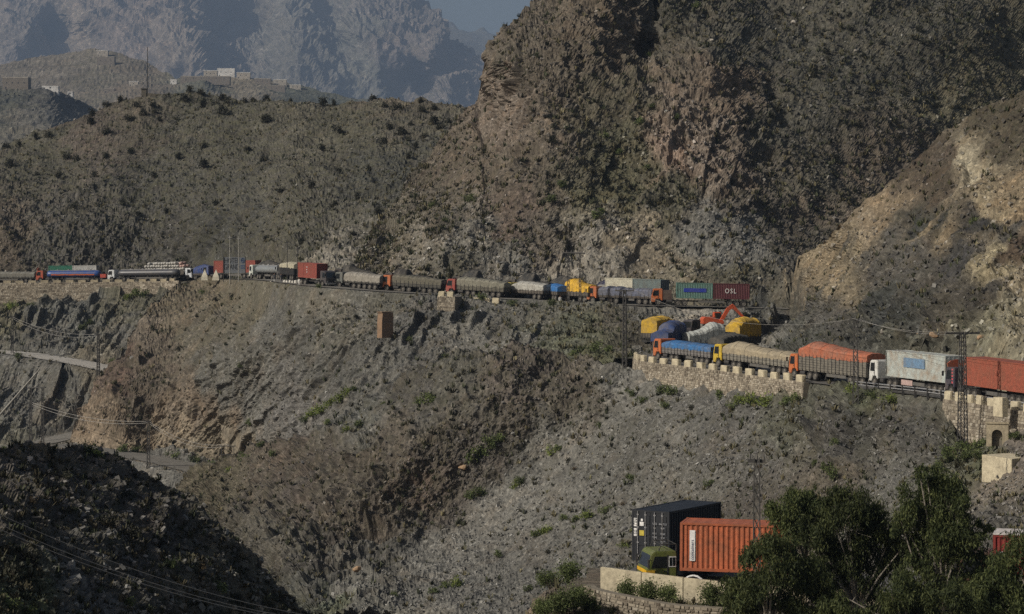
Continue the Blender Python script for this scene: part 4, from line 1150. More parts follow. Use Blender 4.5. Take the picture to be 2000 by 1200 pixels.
def tank(t, x0, x1, col, name, zc=2.0, rz=0.85, ry=1.18, band=None):
    m = paint('tank_' + name, col, 0.4, 0.4, (0.14, 0.12, 0.09), 0.8, 0.5)
    n = 22
    ln = x0 - x1
    st = [(0, 0.0), (0.015, 0.75), (0.05, 0.97), (0.1, 1), (0.5, 1), (0.9, 1), (0.95, 0.97), (0.985, 0.75), (1, 0.0)]
    vs, fs = [], []
    for u, q in st:
        for i in range(n):
            a = 2 * math.pi * i / n
            vs.append((x0 - ln * u, ry * q * math.cos(a), zc + rz * q * math.sin(a)))
    for k in range(len(st) - 1):
        for i in range(n):
            fs.append((k * n + i, k * n + (i + 1) % n, (k + 1) * n + (i + 1) % n, (k + 1) * n + i))
    b = MB()
    b.add(vs, fs)
    tk = b.build('tank', m, t, smooth=True)
    w = MB()
    w.box(x1 + 0.8, x0 - 0.8, -0.34, 0.34, zc + rz - 0.03, zc + rz + 0.06)
    for i in range(4):
        x = x0 - ln * (0.2 + 0.2 * i)
        w.tube((x, 0, zc + rz), (x, 0, zc + rz + 0.22), 0.28, n=10)
    w.build('walkway', GALV, tk)
    s = MB()
    for i in range(5):
        x = x0 - ln * (0.1 + 0.2 * i)
        s.box(x - 0.08, x + 0.08, -0.9, 0.9, 0.95, zc - rz * 0.55)
    s.build('saddle', STEEL, tk)
    if band:
        for s_ in (-1, 1):
            vs = []
            for i in range(13):
                x = x0 - ln * (0.1 + 0.8 * i / 12)
                for dz in (-0.30, -0.02):
                    ang = math.asin(max(-1, min(1, dz / rz)))
                    vs.append((x, s_ * (ry * math.cos(ang) + 0.012), zc + dz + 0.03 * math.sin(i * 2.1)))
            q = MB()
            q.add(vs, [(2 * i, 2 * i + 2, 2 * i + 3, 2 * i + 1) for i in range(12)])
            q.build('painted_band', band, tk)
    return tk


def running_gear(t, L, semi=True, short=False):
    if short:
        ax, du = [-1.15, -L + 1.3, -L + 2.45], [0, 1, 1]
    elif semi:
        ax, du = [-1.15, -4.4, -5.55, -L + 1.2, -L + 2.35, -L + 3.5], [0, 1, 1, 1, 1, 1]
    else:
        ax, du = [-1.15, -2.4, -L + 1.3, -L + 2.5], [0, 0, 1, 1]
    wheels(t, ax, du)
    chassis(t, -0.3, -L + 0.2)
    for s in (-1, 1):
        f = MB()
        f.tube((-2.5, s, 0.72), (-3.5, s, 0.72), 0.28, n=10)
        f.build('fuel_tank', STEEL, t)
        g = MB()
        x = min(ax) - 0.68
        g.box(x - 0.02, x + 0.02, s * 0.92 - 0.3, s * 0.92 + 0.3, 0.25, 1.0)
        g.build('mudflap', RUBBER, t)
        if semi and not short and L > 11:
            lg = MB()
            lg.box(-7.3, -7.15, s * 0.8 - 0.06, s * 0.8 + 0.06, 0.3, 1.0)
            lg.box(-7.4, -7.05, s * 0.8 - 0.14, s * 0.8 + 0.14, 0.26, 0.305)
            lg.build('landing_leg', STEEL, t)
            sk_ = MB()
            sk_.box(-L + 4.4, -7.8, s * 1.12 - 0.02, s * 1.12 + 0.02, 0.62, 0.98)
            sk_.build('side_guard', HUB, t)


def bumper_bar(t, L):
    b = MB()
    b.box(-L + 0.02, -L + 0.12, -1.15, 1.15, 0.45, 0.6)
    for s in (-1, 1):
        b.box(-L + 0.02, -L + 0.1, s * 0.6 - 0.05, s * 0.6 + 0.05, 0.6, 1.0)
    b.build('rear_bumper', STEEL, t)


ORANGE = (0.48, 0.13, 0.038)
RED = (0.28, 0.04, 0.03)
YELLOW = (0.52, 0.36, 0.03)
PCROWN = paint('painted_crown', (0.30, 0.07, 0.03), 0.5, 0.3)


def tarp_truck(label, front, rear, cabcol, cabname, tcol, tname, heights, name='tarp_truck', side_top=1.95, semi=True, crown=None, seed=0, short=False, side_col=None, **kw):
    t, L = place_truck(name, label, front, rear)
    running_gear(t, L, semi, short)
    if cabcol is not None:
        cab(t, cabcol, cabname, crown=crown)
        xb = -2.25
    else:
        xb = -0.1
    sm = None if side_col is None else paint('bed_' + '_'.join('%d' % (c * 99) for c in side_col), side_col, 0.85, 0.5, (0.06, 0.055, 0.05), 2.0, 0.2)
    tarp_load(t, xb, -L + 0.1, heights, tarp_mat(tname, tcol), side_top=side_top, seed=seed, side_mat=sm, **kw)
    bumper_bar(t, L)
    return t, L

# ---- the near road
CAMSIDE = (R(90), 0, R(180))      # lettering on the left side of a truck, read from outside
t, L = place_truck('container_truck', 'black shipping container truck showing its doors, beside the orange container', (1427, 1114, 135.3), (1305, 1144, 129.2))
running_gear(t, L, semi=False)
cab(t, (0.10, 0.09, 0.08), 'charcoal')
xr = -L + 6.16
c = container(t, (0.012, 0.014, 0.018), 'black', xr, 1.2, 6.06, 2.9, dirt=0.12, dirt_col=(0.06, 0.06, 0.06))
xd = -L + 0.1 - 0.03
for y0, y1, z0, z1, mt in ((0.88, 1.06, 3.15, 3.62, WHITE), (0.88, 1.06, 2.6, 3.05, WHITE), (0.42, 0.68, 3.2, 3.42, WHITE), (0.40, 0.70, 2.65, 2.95, paint('yellow_sticker', (0.45, 0.36, 0.05), 0.6)), (0.48, 0.60, 3.46, 3.6, WHITE)):
    b = MB()
    b.box(xd - 0.012, xd, y0, y1, z0, z1)
    b.build('sticker', mt, c)
REAR = (R(90), 0, R(-90))
INK = paint('black_ink', (0.02, 0.02, 0.02), 0.7, 0.1)
for s_, y, z in (('NU', 0.97, 3.4), ('05', 0.97, 2.82)):
    text(s_, c, INK, 'lettering', 0.26, (xd - 0.016, y, z), (R(90), R(90), R(-90)), ext=0.004)
for s_, y, z, q in (('UES', -0.30, 3.36, 0.17), ('446713', -0.82, 3.36, 0.17), ('4581', -0.82, 3.14, 0.14), ('MAX', -0.30, 2.82, 0.13), ('30480', -0.82, 2.82, 0.13), ('TARE', -0.30, 2.6, 0.13), ('2250', -0.82, 2.6, 0.13), ('NET', -0.30, 2.4, 0.13), ('28230', -0.82, 2.4, 0.13)):
    text(s_, c, GREYL, 'lettering', q, (xd - 0.012, y, z), REAR, ext=0.004)
bumper_bar(t, L)

t, L = place_truck('container_truck', 'orange corrugated container truck with olive and yellow cab behind the cream parapet', (1247, 1164, 124.9), (1556, 1176, 123.0))
running_gear(t, L, semi=False)
OLV = (0.105, 0.125, 0.025)
cb = cab(t, OLV, 'olive', ht=2.6, ln=1.75, trim=paint('bumper_blue', (0.03, 0.10, 0.20)))
fy = paint('fascia_yellow', (0.62, 0.36, 0.02), 0.4, 0.2)
b = MB()
b.prism([(0.06, 0.78), (0.07, 1.1), (0.03, 1.5), (-0.45, 1.5), (-0.42, 1.05), (-0.5, 0.78)], 1.18, 1.2)
b.build('yellow_panel', fy, cb)
b = MB()
b.box(0.045, 0.075, -1.1, 1.1, 1.3, 1.5)
b.build('yellow_panel', fy, cb)
b = MB()
b.box(-1.70, -1.26, 1.175, 1.195, 1.68, 2.28)
b.build('window_frame', WHITE, cb)
b = MB()
b.box(-1.66, -1.50, 1.19, 1.205, 1.74, 2.22)
b.box(-1.46, -1.30, 1.19, 1.205, 1.74, 2.22)
b.build('side_window', GLASS, cb)
b = MB()
for y in (-1.0, 1.0):
    b.tube((-0.7, y, 2.58), (-0.85, y, 2.95), 0.03)
    b.tube((-0.85, y, 2.95), (-1.75, y, 2.95), 0.03)
    b.tube((-1.75, y, 2.95), (-1.75, y, 2.55), 0.03)
for x in (-0.85, -1.3, -1.75):
    b.tube((x, -1.0, 2.95), (x, 1.0, 2.95), 0.025)
b.build('roof_rack', STEEL, cb)
cb.scale = (0.92, 0.92, 0.95)
cb.rotation_euler = (0, 0, R(24))
pv_ = Vector((-1.75, 0, 0))
cb.location = pv_ - Matrix.Rotation(R(24), 3, 'Z') @ pv_
c = container(t, (0.37, 0.10, 0.042), 'orange', -L + 6.3, 1.42, 6.06, 2.6, dirt=0.4)
plate('sticker', c, WHITE, -L + 6.3 - 0.53, -L + 6.3 - 0.83, 1.225, 1.42 + 0.55, 1.42 + 2.2, 1)
NAVY = paint('navy_lettering', (0.03, 0.05, 0.12), 0.6, 0.1)
text('containers', c, NAVY, 'lettering', 0.26, (-L + 6.3 - 0.68, 1.243, 1.42 + 1.15), (R(90), R(-90), R(180)), ext=0.004)
b = MB()
for x in (-3.0,):
    pts = [(x + 0.62 * math.cos(a), 1.2, 0.55 + 0.62 * math.sin(a)) for a in np.linspace(0, math.pi, 9)]
    b.path(pts, [0.06] * 9, 6)
b.build('mudguard', WHITE, t)

t, L = place_truck('container_truck', 'dark red container truck half hidden behind the eucalyptus trees', (1868, 1184, 124), (2230, 1196, 121.5))
running_gear(t, L, semi=False)
cab(t, (0.10, 0.05, 0.03), 'rust')
c = container(t, (0.20, 0.022, 0.02), 'dark_red', -1.95, 1.25, 6.06, 2.6)
text('CAI', c, WHITE, 'lettering', 0.5, (-2.4, 1.24, 2.6), (R(90), R(-90), R(180)), ext=0.004)
b = MB()
b.box(-8.0, -1.95, -1.2, 1.24, 3.86, 3.93)
b.build('pale_top_rail', paint('pale_rail', (0.55, 0.5, 0.46)), c)

# ---- the middle road
t, L = place_truck('container_truck', 'red orange long container truck with decorated dark cab at the wall by the culvert', (1845, 772, 230), (2015, 798, 215))
running_gear(t, L)
cb = cab(t, (0.05, 0.045, 0.06), 'decorated', crown=PCROWN)
b = MB()
for k in range(5):
    b.box(-1.55 - 0.02, -1.3, 1.18, 1.2, 1.25 + k * 0.32, 1.42 + k * 0.32)
b.build('painted_panel', paint('pink_panel', (0.5, 0.08, 0.10)), cb)
c = container(t, (0.27, 0.072, 0.042), 'red_orange', -L + 12.35, 1.28, 12.19, 2.75, dirt=0.35)
text('tex', c, GREYL, 'lettering', 0.62, (-L + 0.12, 0.5, 3.35), REAR, ext=0.006)
for k in range(3):
    plate('sticker', c, WHITE, -L + 0.5 + 0.0, -L + 0.62, 1.225, 2.2 + k * 0.5, 2.6 + k * 0.5, 1)
plate('sticker', c, paint('yellow_sticker', (0.45, 0.36, 0.05), 0.6), -L + 0.55, -L + 0.95, 1.225, 1.95, 2.12, 1)
bumper_bar(t, L)

t, L = place_truck('container_truck', 'rust streaked grey white container truck with white cab behind the guard rail', (1697, 754, 249), (1848, 774, 234))
running_gear(t, L)
cab(t, (0.62, 0.62, 0.58), 'white')
c = container(t, (0.37, 0.40, 0.37), 'rusty_white', -L + 12.35, 1.28, 12.19, 2.75, dirt=0.55, dirt_col=(0.21, 0.12, 0.055), scale=0.75)
plate('blue_mark', c, paint('faded_blue', (0.13, 0.22, 0.33), 0.6, 0.4), -L + 12.35 - 3.8, -L + 12.35 - 8.1, 1.225, 2.45, 3.45, 1)
b = MB()
b.box(-9.2, -6.9, 1.16, 1.2, 0.55, 1.1)
b.build('tool_box', paint('pale_pink_box', (0.42, 0.30, 0.27)), t)
bumper_bar(t, L)

t, L = tarp_truck('orange tarpaulin truck with orange cab on the middle road', (1540, 738, 268.5), (1695, 757, 254), ORANGE, 'orange', (0.36, 0.115, 0.06), 'orange',
                  [(0, 3.6), (0.12, 4.35), (0.3, 4.2), (0.5, 3.9), (0.8, 3.75), (1, 3.6)], side_top=2.9, side_col=(0.17, 0.155, 0.125), seed=1, drop=0.25, end_drop=1, wrinkle=0.07)
tarp_truck('long beige tarpaulin truck with yellow cab on the middle road', (1392, 716, 288), (1543, 736, 274), YELLOW, 'yellow', (0.31, 0.26, 0.175), 'beige',
           [(0, 2.9), (0.1, 3.35), (0.3, 3.2), (0.5, 2.9), (0.8, 2.8), (0.92, 2.85), (1, 2.5)], side_top=1.9, side_col=(0.20, 0.185, 0.15), seed=2, drop=0.1, taper=0.5, wrinkle=0.05)
tarp_truck('blue tarpaulin truck with orange cab at the outside of the hairpin', (1275, 703, 306), (1390, 716, 294), ORANGE, 'orange', (0.035, 0.13, 0.30), 'blue',
           [(0, 2.5), (0.1, 2.75), (0.5, 2.65), (0.85, 2.6), (1, 2.5)], side_top=1.9, side_col=(0.17, 0.16, 0.15), seed=3, drop=0.12, taper=0.4, wrinkle=0.05)

# parked inside the hairpin
tarp_truck('navy tarpaulin truck parked behind the blue tarpaulin truck', (1340, 689, 339), (1303, 693, 331), None, '', (0.03, 0.055, 0.15), 'navy',
           [(0, 4.4), (0.3, 4.7), (0.6, 4.3), (0.65, 3.4), (1, 3.1)], side_top=2.0, semi=False, seed=4, drop=0.6, wrinkle=0.14, taper=0.25)
tarp_truck('tall pale grey tarpaulin load parked behind the blue and beige trucks', (1442, 687, 338.5), (1345, 689, 335), (0.25, 0.25, 0.23), 'pale', (0.42, 0.44, 0.41), 'pale_grey',
           [(0, 4.0), (0.25, 4.4), (0.42, 3.9), (0.55, 3.3), (1, 2.8)], side_top=1.8, semi=False, short=True, seed=5, drop=0.5, wrinkle=0.05, taper=0.3)
tarp_truck('dark tarpaulin truck parked right behind the beige truck', (1462, 690, 331), (1412, 694, 325), None, '', (0.045, 0.045, 0.040), 'dark',
           [(0, 2.5), (0.3, 2.8), (0.7, 2.75), (1, 2.3)], side_top=1.7, semi=False, short=True, seed=6, drop=0.3, wrinkle=0.1)
tarp_truck('yellow tarpaulin truck parked beside the excavator, nearest the blue tarpaulin', (1318, 672, 356), (1281, 674, 350), None, '', (0.50, 0.31, 0.03), 'yellow',
           [(0, 3.8), (0.3, 4.2), (0.7, 4.1), (1, 3.8)], side_top=1.9, semi=False, short=True, seed=7, drop=0.1, wrinkle=0.13, taper=0.2)
tarp_truck('yellow tarpaulin truck parked against the cut slope behind the beige truck', (1486, 684, 346), (1443, 687, 341), None, '', (0.50, 0.31, 0.03), 'yellow',
           [(0, 4.6), (0.4, 5.0), (0.8, 4.6), (1, 3.8)], side_top=2.4, semi=False, short=True, seed=8, drop=0.35, wrinkle=0.15, taper=0.3)


def excavator(label, base, yaw, col, cname, sc=1.0, arm=True):
    o = empty('excavator', base, label, 'excavator')
    o.rotation_euler = (0, 0, yaw)
    o.scale = (sc, sc, sc)
    m = paint('machine_' + cname, col, 0.45, 0.25)
    for s in (-1, 1):
        b = MB()
        b.prism([(-1.6, 0.25), (-1.3, 0.0), (1.3, 0.0), (1.6, 0.25), (1.6, 0.5), (1.3, 0.75), (-1.3, 0.75), (-1.6, 0.5)], s * 1.0 - 0.25, s * 1.0 + 0.25)
        b.build('track', STEEL, o)
    b = MB()
    b.box(-0.9, 0.9, -0.75, 0.75, 0.3, 0.85)
    b.build('undercarriage', STEEL, o)
    b = MB()
    b.prism([(-1.9, 0.85), (1.2, 0.85), (1.2, 1.3), (0.2, 1.5), (-0.2, 1.9), (-1.7, 1.9), (-1.95, 1.6)], -1.15, 1.15)
    b.build('body', m, o, bevel=0.06)
    b = MB()
    b.prism([(0.0, 1.0), (1.25, 1.0), (1.3, 1.7), (1.05, 2.6), (0.0, 2.6)], 0.25, 1.18)
    k = b.build('cab', m, o, bevel=0.05)
    b = MB()
    b.prism([(0.15, 1.6), (1.22, 1.6), (0.98, 2.45), (0.15, 2.45)], 1.19, 1.2)
    b.prism([(0.15, 1.6), (1.22, 1.6), (0.98, 2.45), (0.15, 2.45)], 0.23, 0.24)
    b.build('cab_glass', GLASS, k)

    def beam(p, w0, w1, name):
        b = MB()
        for i in range(len(p) - 1):
            a, c = Vector((p[i][0], -0.35, p[i][1])), Vector((p[i + 1][0], -0.35, p[i + 1][1]))
            d = (c - a).normalized()
            nrm = Vector((-d.z, 0, d.x))
            ha, hc = (w0 + (w1 - w0) * i / (len(p) - 1)), (w0 + (w1 - w0) * (i + 1) / (len(p) - 1))
            vs = []
            for y in (-0.2, 0.2):
                for q, h in ((a, ha), (c, hc)):
                    vs += [q + nrm * h + Vector((0, y, 0)), q - nrm * h + Vector((0, y, 0))]
            b.add(vs, [(0, 1, 3, 2), (4, 6, 7, 5), (0, 2, 6, 4), (1, 5, 7, 3), (0, 4, 5, 1), (2, 3, 7, 6)])
        return b.build(name, m, o)
    beam([(0.9, 1.3), (2.0, 3.1), (2.7, 3.5)], 0.24, 0.28, 'boom')
    beam([(2.5, 3.6), (4.2, 1.9)], 0.26, 0.16, 'stick')
    b = MB()
    b.prism([(4.1, 1.9), (4.5, 1.7), (4.55, 1.1), (4.1, 0.85), (3.6, 1.1), (3.9, 1.5)], -0.8, 0.1)
    b.build('bucket', m, o)
    b = MB()
    b.tube((0.8, -0.35, 1.2), (1.9, -0.35, 2.5), 0.09)
    b.tube((2.0, -0.35, 3.4), (3.0, -0.35, 3.4), 0.08)
    b.build('hydraulic_ram', GALV, o)
    return o


# machinery hauler
t, L = place_truck('low_loader', 'dark low loader truck carrying the excavator inside the hairpin', (1350, 662, 353), (1446, 658, 358))
running_gear(t, L, semi=False)
cab(t, (0.05, 0.045, 0.05), 'black')
b = MB()
b.box(-L, -2.2, -1.25, 1.25, 0.98, 1.15)
b.build('deck', STEEL, t)
p = t.matrix_world @ Vector((-L + 4.1, 0, 1.16))
excavator('orange excavator with folded boom riding on the low loader', p, R(8), (0.50, 0.085, 0.03), 'orange', 1.05)
excavator('small yellow digger standing behind the pale grey load', at(1352, 690, 347), R(40), (0.42, 0.24, 0.04), 'ochre', 0.72)
b = MB()

# ---- the upper road, near lane, from the right
t, L = place_truck('container_truck', 'truck with a green container and a maroon container side by side, orange cab', (1272, 597, 386.5), (1466, 601, 386))
running_gear(t, L)
cab(t, ORANGE, 'orange')
b = MB()
b.box(-3.4, -1.95, -1.1, 1.1, 1.0, 2.6)
b.build('sleeper_box', paint('brown_box', (0.07, 0.045, 0.035)), t)
c = container(t, (0.10, 0.19, 0.16), 'green', -L + 12.45, 1.3, 6.06, 2.6, dirt=0.25)
plate('blue_band', c, paint('blue_band', (0.02, 0.04, 0.30), 0.5, 0.2), -L + 12.45 - 1.2, -L + 12.45 - 5.0, 1.226, 2.35, 3.0, 1)
c = container(t, (0.085, 0.022, 0.028), 'maroon', -L + 6.3, 1.3, 6.06, 2.6, dirt=0.2)
text('OSL', c, WHITE, 'lettering', 1.15, (-L + 6.3 - 2.9, 1.24, 2.62), CAMSIDE, spacing=1.3, stretch=0.8)
bumper_bar(t, L)

tarp_truck('slate blue tarpaulin truck with orange cab just ahead of the maroon and green containers', (1145, 592, 393.5), (1285, 597, 387.5), ORANGE, 'orange', (0.115, 0.125, 0.165), 'slate',
           [(0, 2.7), (0.15, 2.95), (0.4, 2.9), (0.55, 2.6), (0.75, 2.8), (1, 2.5)], side_top=1.75, seed=9, drop=0.35)
tarp_truck('yellow tarpaulin truck with white cab on the upper road', (1088, 589, 400), (1150, 592, 393), (0.5, 0.5, 0.48), 'white', (0.58, 0.34, 0.03), 'amber',
           [(0, 3.7), (0.35, 3.9), (0.6, 3.1), (1, 2.9)], side_top=1.8, seed=10, semi=False, drop=0.1, wrinkle=0.14)
tarp_truck('small bright blue tarpaulin truck ahead of the amber tarpaulin truck', (1058, 586, 404), (1090, 589, 397), None, '', (0.03, 0.14, 0.36), 'bright_blue',
           [(0, 2.6), (0.5, 2.9), (1, 2.6)], side_top=1.8, seed=11, semi=False, short=True, drop=0.2)
tarp_truck('pale grey tarpaulin truck with yellow cab on the upper road', (983, 583, 407), (1062, 587, 399), (0.50, 0.40, 0.08), 'pale_yellow', (0.36, 0.35, 0.31), 'pale_khaki',
           [(0, 2.6), (0.15, 3.1), (0.6, 3.0), (1, 2.7)], side_top=1.8, seed=12, semi=False, drop=0.2)
tarp_truck('grey olive tarpaulin truck with red cab above the stone pier', (870, 576, 408), (985, 583, 402.5), RED, 'red', (0.20, 0.19, 0.145), 'grey_olive',
           [(0, 3.0), (0.15, 3.3), (0.5, 3.1), (0.8, 2.9), (1, 2.6)], side_top=2.0, seed=13, drop=0.3, side_col=(0.14, 0.13, 0.10), wrinkle=0.09)
tarp_truck('dark olive tarpaulin truck with bright orange cab above the brick buttress', (743, 568, 413), (862, 576, 408.5), ORANGE, 'orange', (0.125, 0.115, 0.085), 'dark_olive',
           [(0, 2.9), (0.1, 3.1), (0.5, 2.9), (0.8, 2.8), (1, 2.6)], side_top=2.0, seed=14, drop=0.4, side_col=(0.10, 0.095, 0.08))
tarp_truck('light grey tarpaulin truck next to the truck with the square red container', (652, 562, 417.5), (742, 568, 412), (0.12, 0.13, 0.12), 'grey', (0.27, 0.25, 0.21), 'light_grey',
           [(0, 2.8), (0.12, 3.0), (0.6, 2.9), (1, 2.7)], side_top=1.5, seed=15, drop=0.2, side_col=(0.08, 0.075, 0.065))
t, L = place_truck('container_truck', 'square red container on a short truck with dark cab on the upper road', (636, 561, 416), (580, 556, 423))
running_gear(t, L, semi=False)
cab(t, (0.03, 0.03, 0.03), 'black')
c = container(t, (0.25, 0.06, 0.044), 'brick_red', -L + 6.2, 1.35, 6.06, 2.7)
for k, s_ in enumerate(('TR', 'AL', '22')):
    text(s_, c, WHITE, 'lettering', 0.34, (-L + 3.1, -1.24, 3.3 - 0.45 * k), (R(90), 0, 0))
tarp_truck('cream topped tall dark truck standing near the hotel sign', (540, 546, 446), (575, 549, 436), (0.06, 0.06, 0.06), 'dark', (0.40, 0.37, 0.27), 'cream',
           [(0, 3.2), (0.4, 3.5), (1, 3.3)], side_top=2.4, seed=16, semi=False, drop=0.05, side_col=(0.03, 0.03, 0.03))
t, L = place_truck('tanker_truck', 'grey tanker truck with white cab near the hotel sign', (486, 545, 470), (545, 547, 457))
running_gear(t, L)
cab(t, (0.55, 0.58, 0.52), 'greenish_white')
tank(t, -2.4, -L + 0.3, (0.20, 0.215, 0.22), 'grey', 1.95, 0.85)
t, L = place_truck('container_truck', 'long red container truck standing behind the hotel sign', (395, 545, 519), (500, 544, 510))
running_gear(t, L)
cab(t, (0.05, 0.08, 0.2), 'blue')
container(t, (0.25, 0.06, 0.044), 'brick_red', -L + 12.4, 1.3, 12.19, 2.7)
tarp_truck('deep blue tarpaulin truck beside the two white tents', (378, 547, 549), (402, 547, 538), None, '', (0.025, 0.05, 0.16), 'deep_blue', [(0, 3.2), (0.5, 3.6), (1, 3.2)], side_top=1.9, seed=17, semi=False, drop=0.4, taper=0.6)
t, L = place_truck('tanker_truck', 'dark grey tanker truck with white cab on the far stone wall', (210, 550.5, 560), (350, 549, 554))
running_gear(t, L)
cab(t, (0.60, 0.62, 0.62), 'bright_white', crown=paint('dark_crown', (0.05, 0.04, 0.05)))
tank(t, -2.5, -L + 0.4, (0.06, 0.062, 0.07), 'dark', 1.95, 0.9)
t, L = place_truck('tanker_truck', 'blue tanker truck with orange band and red cab', (70, 552, 563), (207, 551, 560))
running_gear(t, L)
cab(t, (0.42, 0.075, 0.035), 'scarlet', crown=PCROWN)
tank(t, -2.5, -L + 1.6, (0.02, 0.06, 0.22), 'blue', 1.95, 0.9, band=paint('orange_band', (0.60, 0.14, 0.03)))
b = MB()
b.box(-L + 0.1, -L + 1.5, -1.1, 1.1, 1.0, 1.9)
b.build('rear_box', paint('red_box', (0.42, 0.05, 0.03)), t)
tarp_truck('brown grey low tarpaulin truck with blue cab at the far end of the stone wall', (-62, 553, 566), (68, 552.5, 563), (0.02, 0.07, 0.2), 'deep_blue', (0.17, 0.165, 0.14), 'brown_grey',
           [(0, 2.6), (0.2, 2.75), (0.6, 2.7), (1, 2.6)], side_top=1.6, seed=18, drop=0.3, side_col=(0.09, 0.085, 0.07))

# ---- the upper road, far lane
t, L = place_truck('container_truck', 'truck with a cream container and a grey green container behind the slate blue tarpaulin', (1165, 588, 402), (1292, 593, 392.5))
running_gear(t, L)
cab(t, (0.3, 0.3, 0.28), 'pale')
container(t, (0.50, 0.48, 0.38), 'cream', -L + 12.45, 1.3, 6.06, 2.75)
container(t, (0.13, 0.165, 0.16), 'grey_green', -L + 6.3, 1.3, 6.06, 2.7)
t, L = place_truck('container_truck', 'truck with a green container and a white container behind the blue tanker', (68, 551, 570), (190, 550, 568))
running_gear(t, L)
cab(t, (0.3, 0.3, 0.28), 'pale')
container(t, (0.03, 0.17, 0.11), 'bright_green', -L + 12.45, 1.35, 6.06, 2.6)
container(t, (0.50, 0.50, 0.47), 'pale_white', -L + 6.3, 1.35, 6.06, 2.6)
t, L = place_truck('sack_truck', 'truck stacked high with pale sacks, white cab, behind the dark tanker', (374, 547, 556), (277, 549, 563))
running_gear(t, L, semi=False)
cab(t, (0.58, 0.60, 0.62), 'bluish_white')
b = MB()
b.box(-L + 0.1, -2.2, -1.25, 1.25, 1.05, 1.25)
for s in (-1, 1):
    b.box(-L + 0.1, -2.2, s * 1.25 - 0.03, s * 1.25 + 0.03, 1.25, 2.35)
b.build('cargo_bed', WOOD, t)
SACK = paint('sack_cloth', (0.42, 0.41, 0.38), 0.9, 0.4, (0.25, 0.22, 0.17), 1.0)
SACKP = paint('pink_sack_cloth', (0.45, 0.30, 0.26), 0.9, 0.3, (0.3, 0.22, 0.18), 1.0)


def sack_mesh():
    if 'sack' in MESHES:
        return MESHES['sack']
    bm = bmesh.new()
    bmesh.ops.create_icosphere(bm, subdivisions=2, radius=1)
    for v in bm.verts:
        x, y, z = v.co
        f = lambda q, p: math.copysign(abs(q) ** p, q)
        v.co = (f(x, 0.6) * 0.42, f(y, 0.6) * 0.6, f(z, 0.7) * 0.33)
    me = bpy.data.meshes.new('sack')
    bm.to_mesh(me)
    bm.free()
    me.materials.append(SACK)
    me.polygons.foreach_set('use_smooth', [True] * len(me.polygons))
    MESHES['sack'] = me
    return me


sm = sack_mesh()
smp = sm.copy()
smp.materials.clear()
smp.materials.append(SACKP)
Mw = t.matrix_world.copy()
nrow = int((L - 2.4) / 0.8)
for lay in range(4):
    for i in range(nrow):
        for y in (-0.62, 0.62):
            if lay < 2 and y > 0:
                continue
            if lay == 3 and (i < 1 or rnd.random() < 0.25):
                continue
            me = smp if (i < 2 and lay > 1) else sm
            o = link(me, 'sack')
            o.matrix_world = Mw @ Matrix.Translation((-2.5 - 0.8 * i + rnd.uniform(-.1, .1), y + rnd.uniform(-.1, .1), 2.05 + 0.68 * lay + rnd.uniform(-.05, .05))) @ Euler((rnd.uniform(-.2, .2), rnd.uniform(-.2, .2), rnd.uniform(-.3, .3))).to_matrix().to_4x4()
            tag(o, 'pinkish sack at the cab end of the sack truck' if me is smp else 'pale stuffed sack stacked on the sack truck', 'sack', 'pinkish sacks on the truck' if me is smp else 'pale sacks on the truck')

for i, (lab, f, r_, col, nm, hs) in enumerate([
    ('black covered truck behind the grey olive tarpaulin truck', (880, 570, 416), (962, 576, 411), (0.03, 0.03, 0.028), 'black', [(0, 3.4), (0.25, 4.2), (0.45, 4.1), (0.5, 2.8), (1, 2.6)]),
    ('black covered truck behind the pale grey tarpaulin with yellow cab', (988, 577, 412), (1070, 582, 407), (0.03, 0.03, 0.032), 'black', [(0, 3.3), (0.2, 4.1), (0.5, 4.0), (0.55, 2.8), (1, 2.6)]),
    ('boxy black truck behind the bright orange cab', (748, 563, 420), (832, 569, 415), (0.035, 0.032, 0.028), 'soot', [(0, 3.5), (0.35, 3.6), (0.4, 2.7), (1, 2.6)]),
    ('black covered truck behind the small bright blue tarpaulin truck', (1055, 582, 411), (1125, 586, 405), (0.028, 0.03, 0.035), 'black', [(0, 3.4), (0.3, 4.1), (0.6, 3.8), (1, 2.8)]),
    ('black covered truck behind the grey tanker near the hotel sign', (497, 543, 481), (535, 544, 468), (0.028, 0.028, 0.03), 'black', [(0, 3.2), (0.4, 3.7), (0.7, 3.2), (1, 2.8)]),
    ('dark round covered truck behind the light grey tarpaulin truck', (650, 555, 425), (722, 561, 420), (0.05, 0.047, 0.04), 'umber', [(0, 3.6), (0.2, 3.9), (0.3, 3.2), (1, 2.6)]),
    ('midnight blue covered truck behind the slate blue tarpaulin front', (1152, 587, 406), (1197, 590, 400), (0.02, 0.022, 0.05), 'midnight', [(0, 3.4), (0.4, 4.0), (0.8, 3.6), (1, 3.0)]),
]):
    tarp_truck(lab, f, r_, (0.04, 0.035, 0.035), 'sooty', col, nm, hs, seed=20 + i, semi=False, drop=0.5, taper=0.6, side_col=(0.04, 0.037, 0.033))

# ------------------------------------------------------------------ walls, kerb blocks, rails
MORTAR = paint('pale_mortar', (0.20, 0.175, 0.135), 0.95, 0.4, (0.11, 0.10, 0.08), 0.6, 0.1)
STONE = None


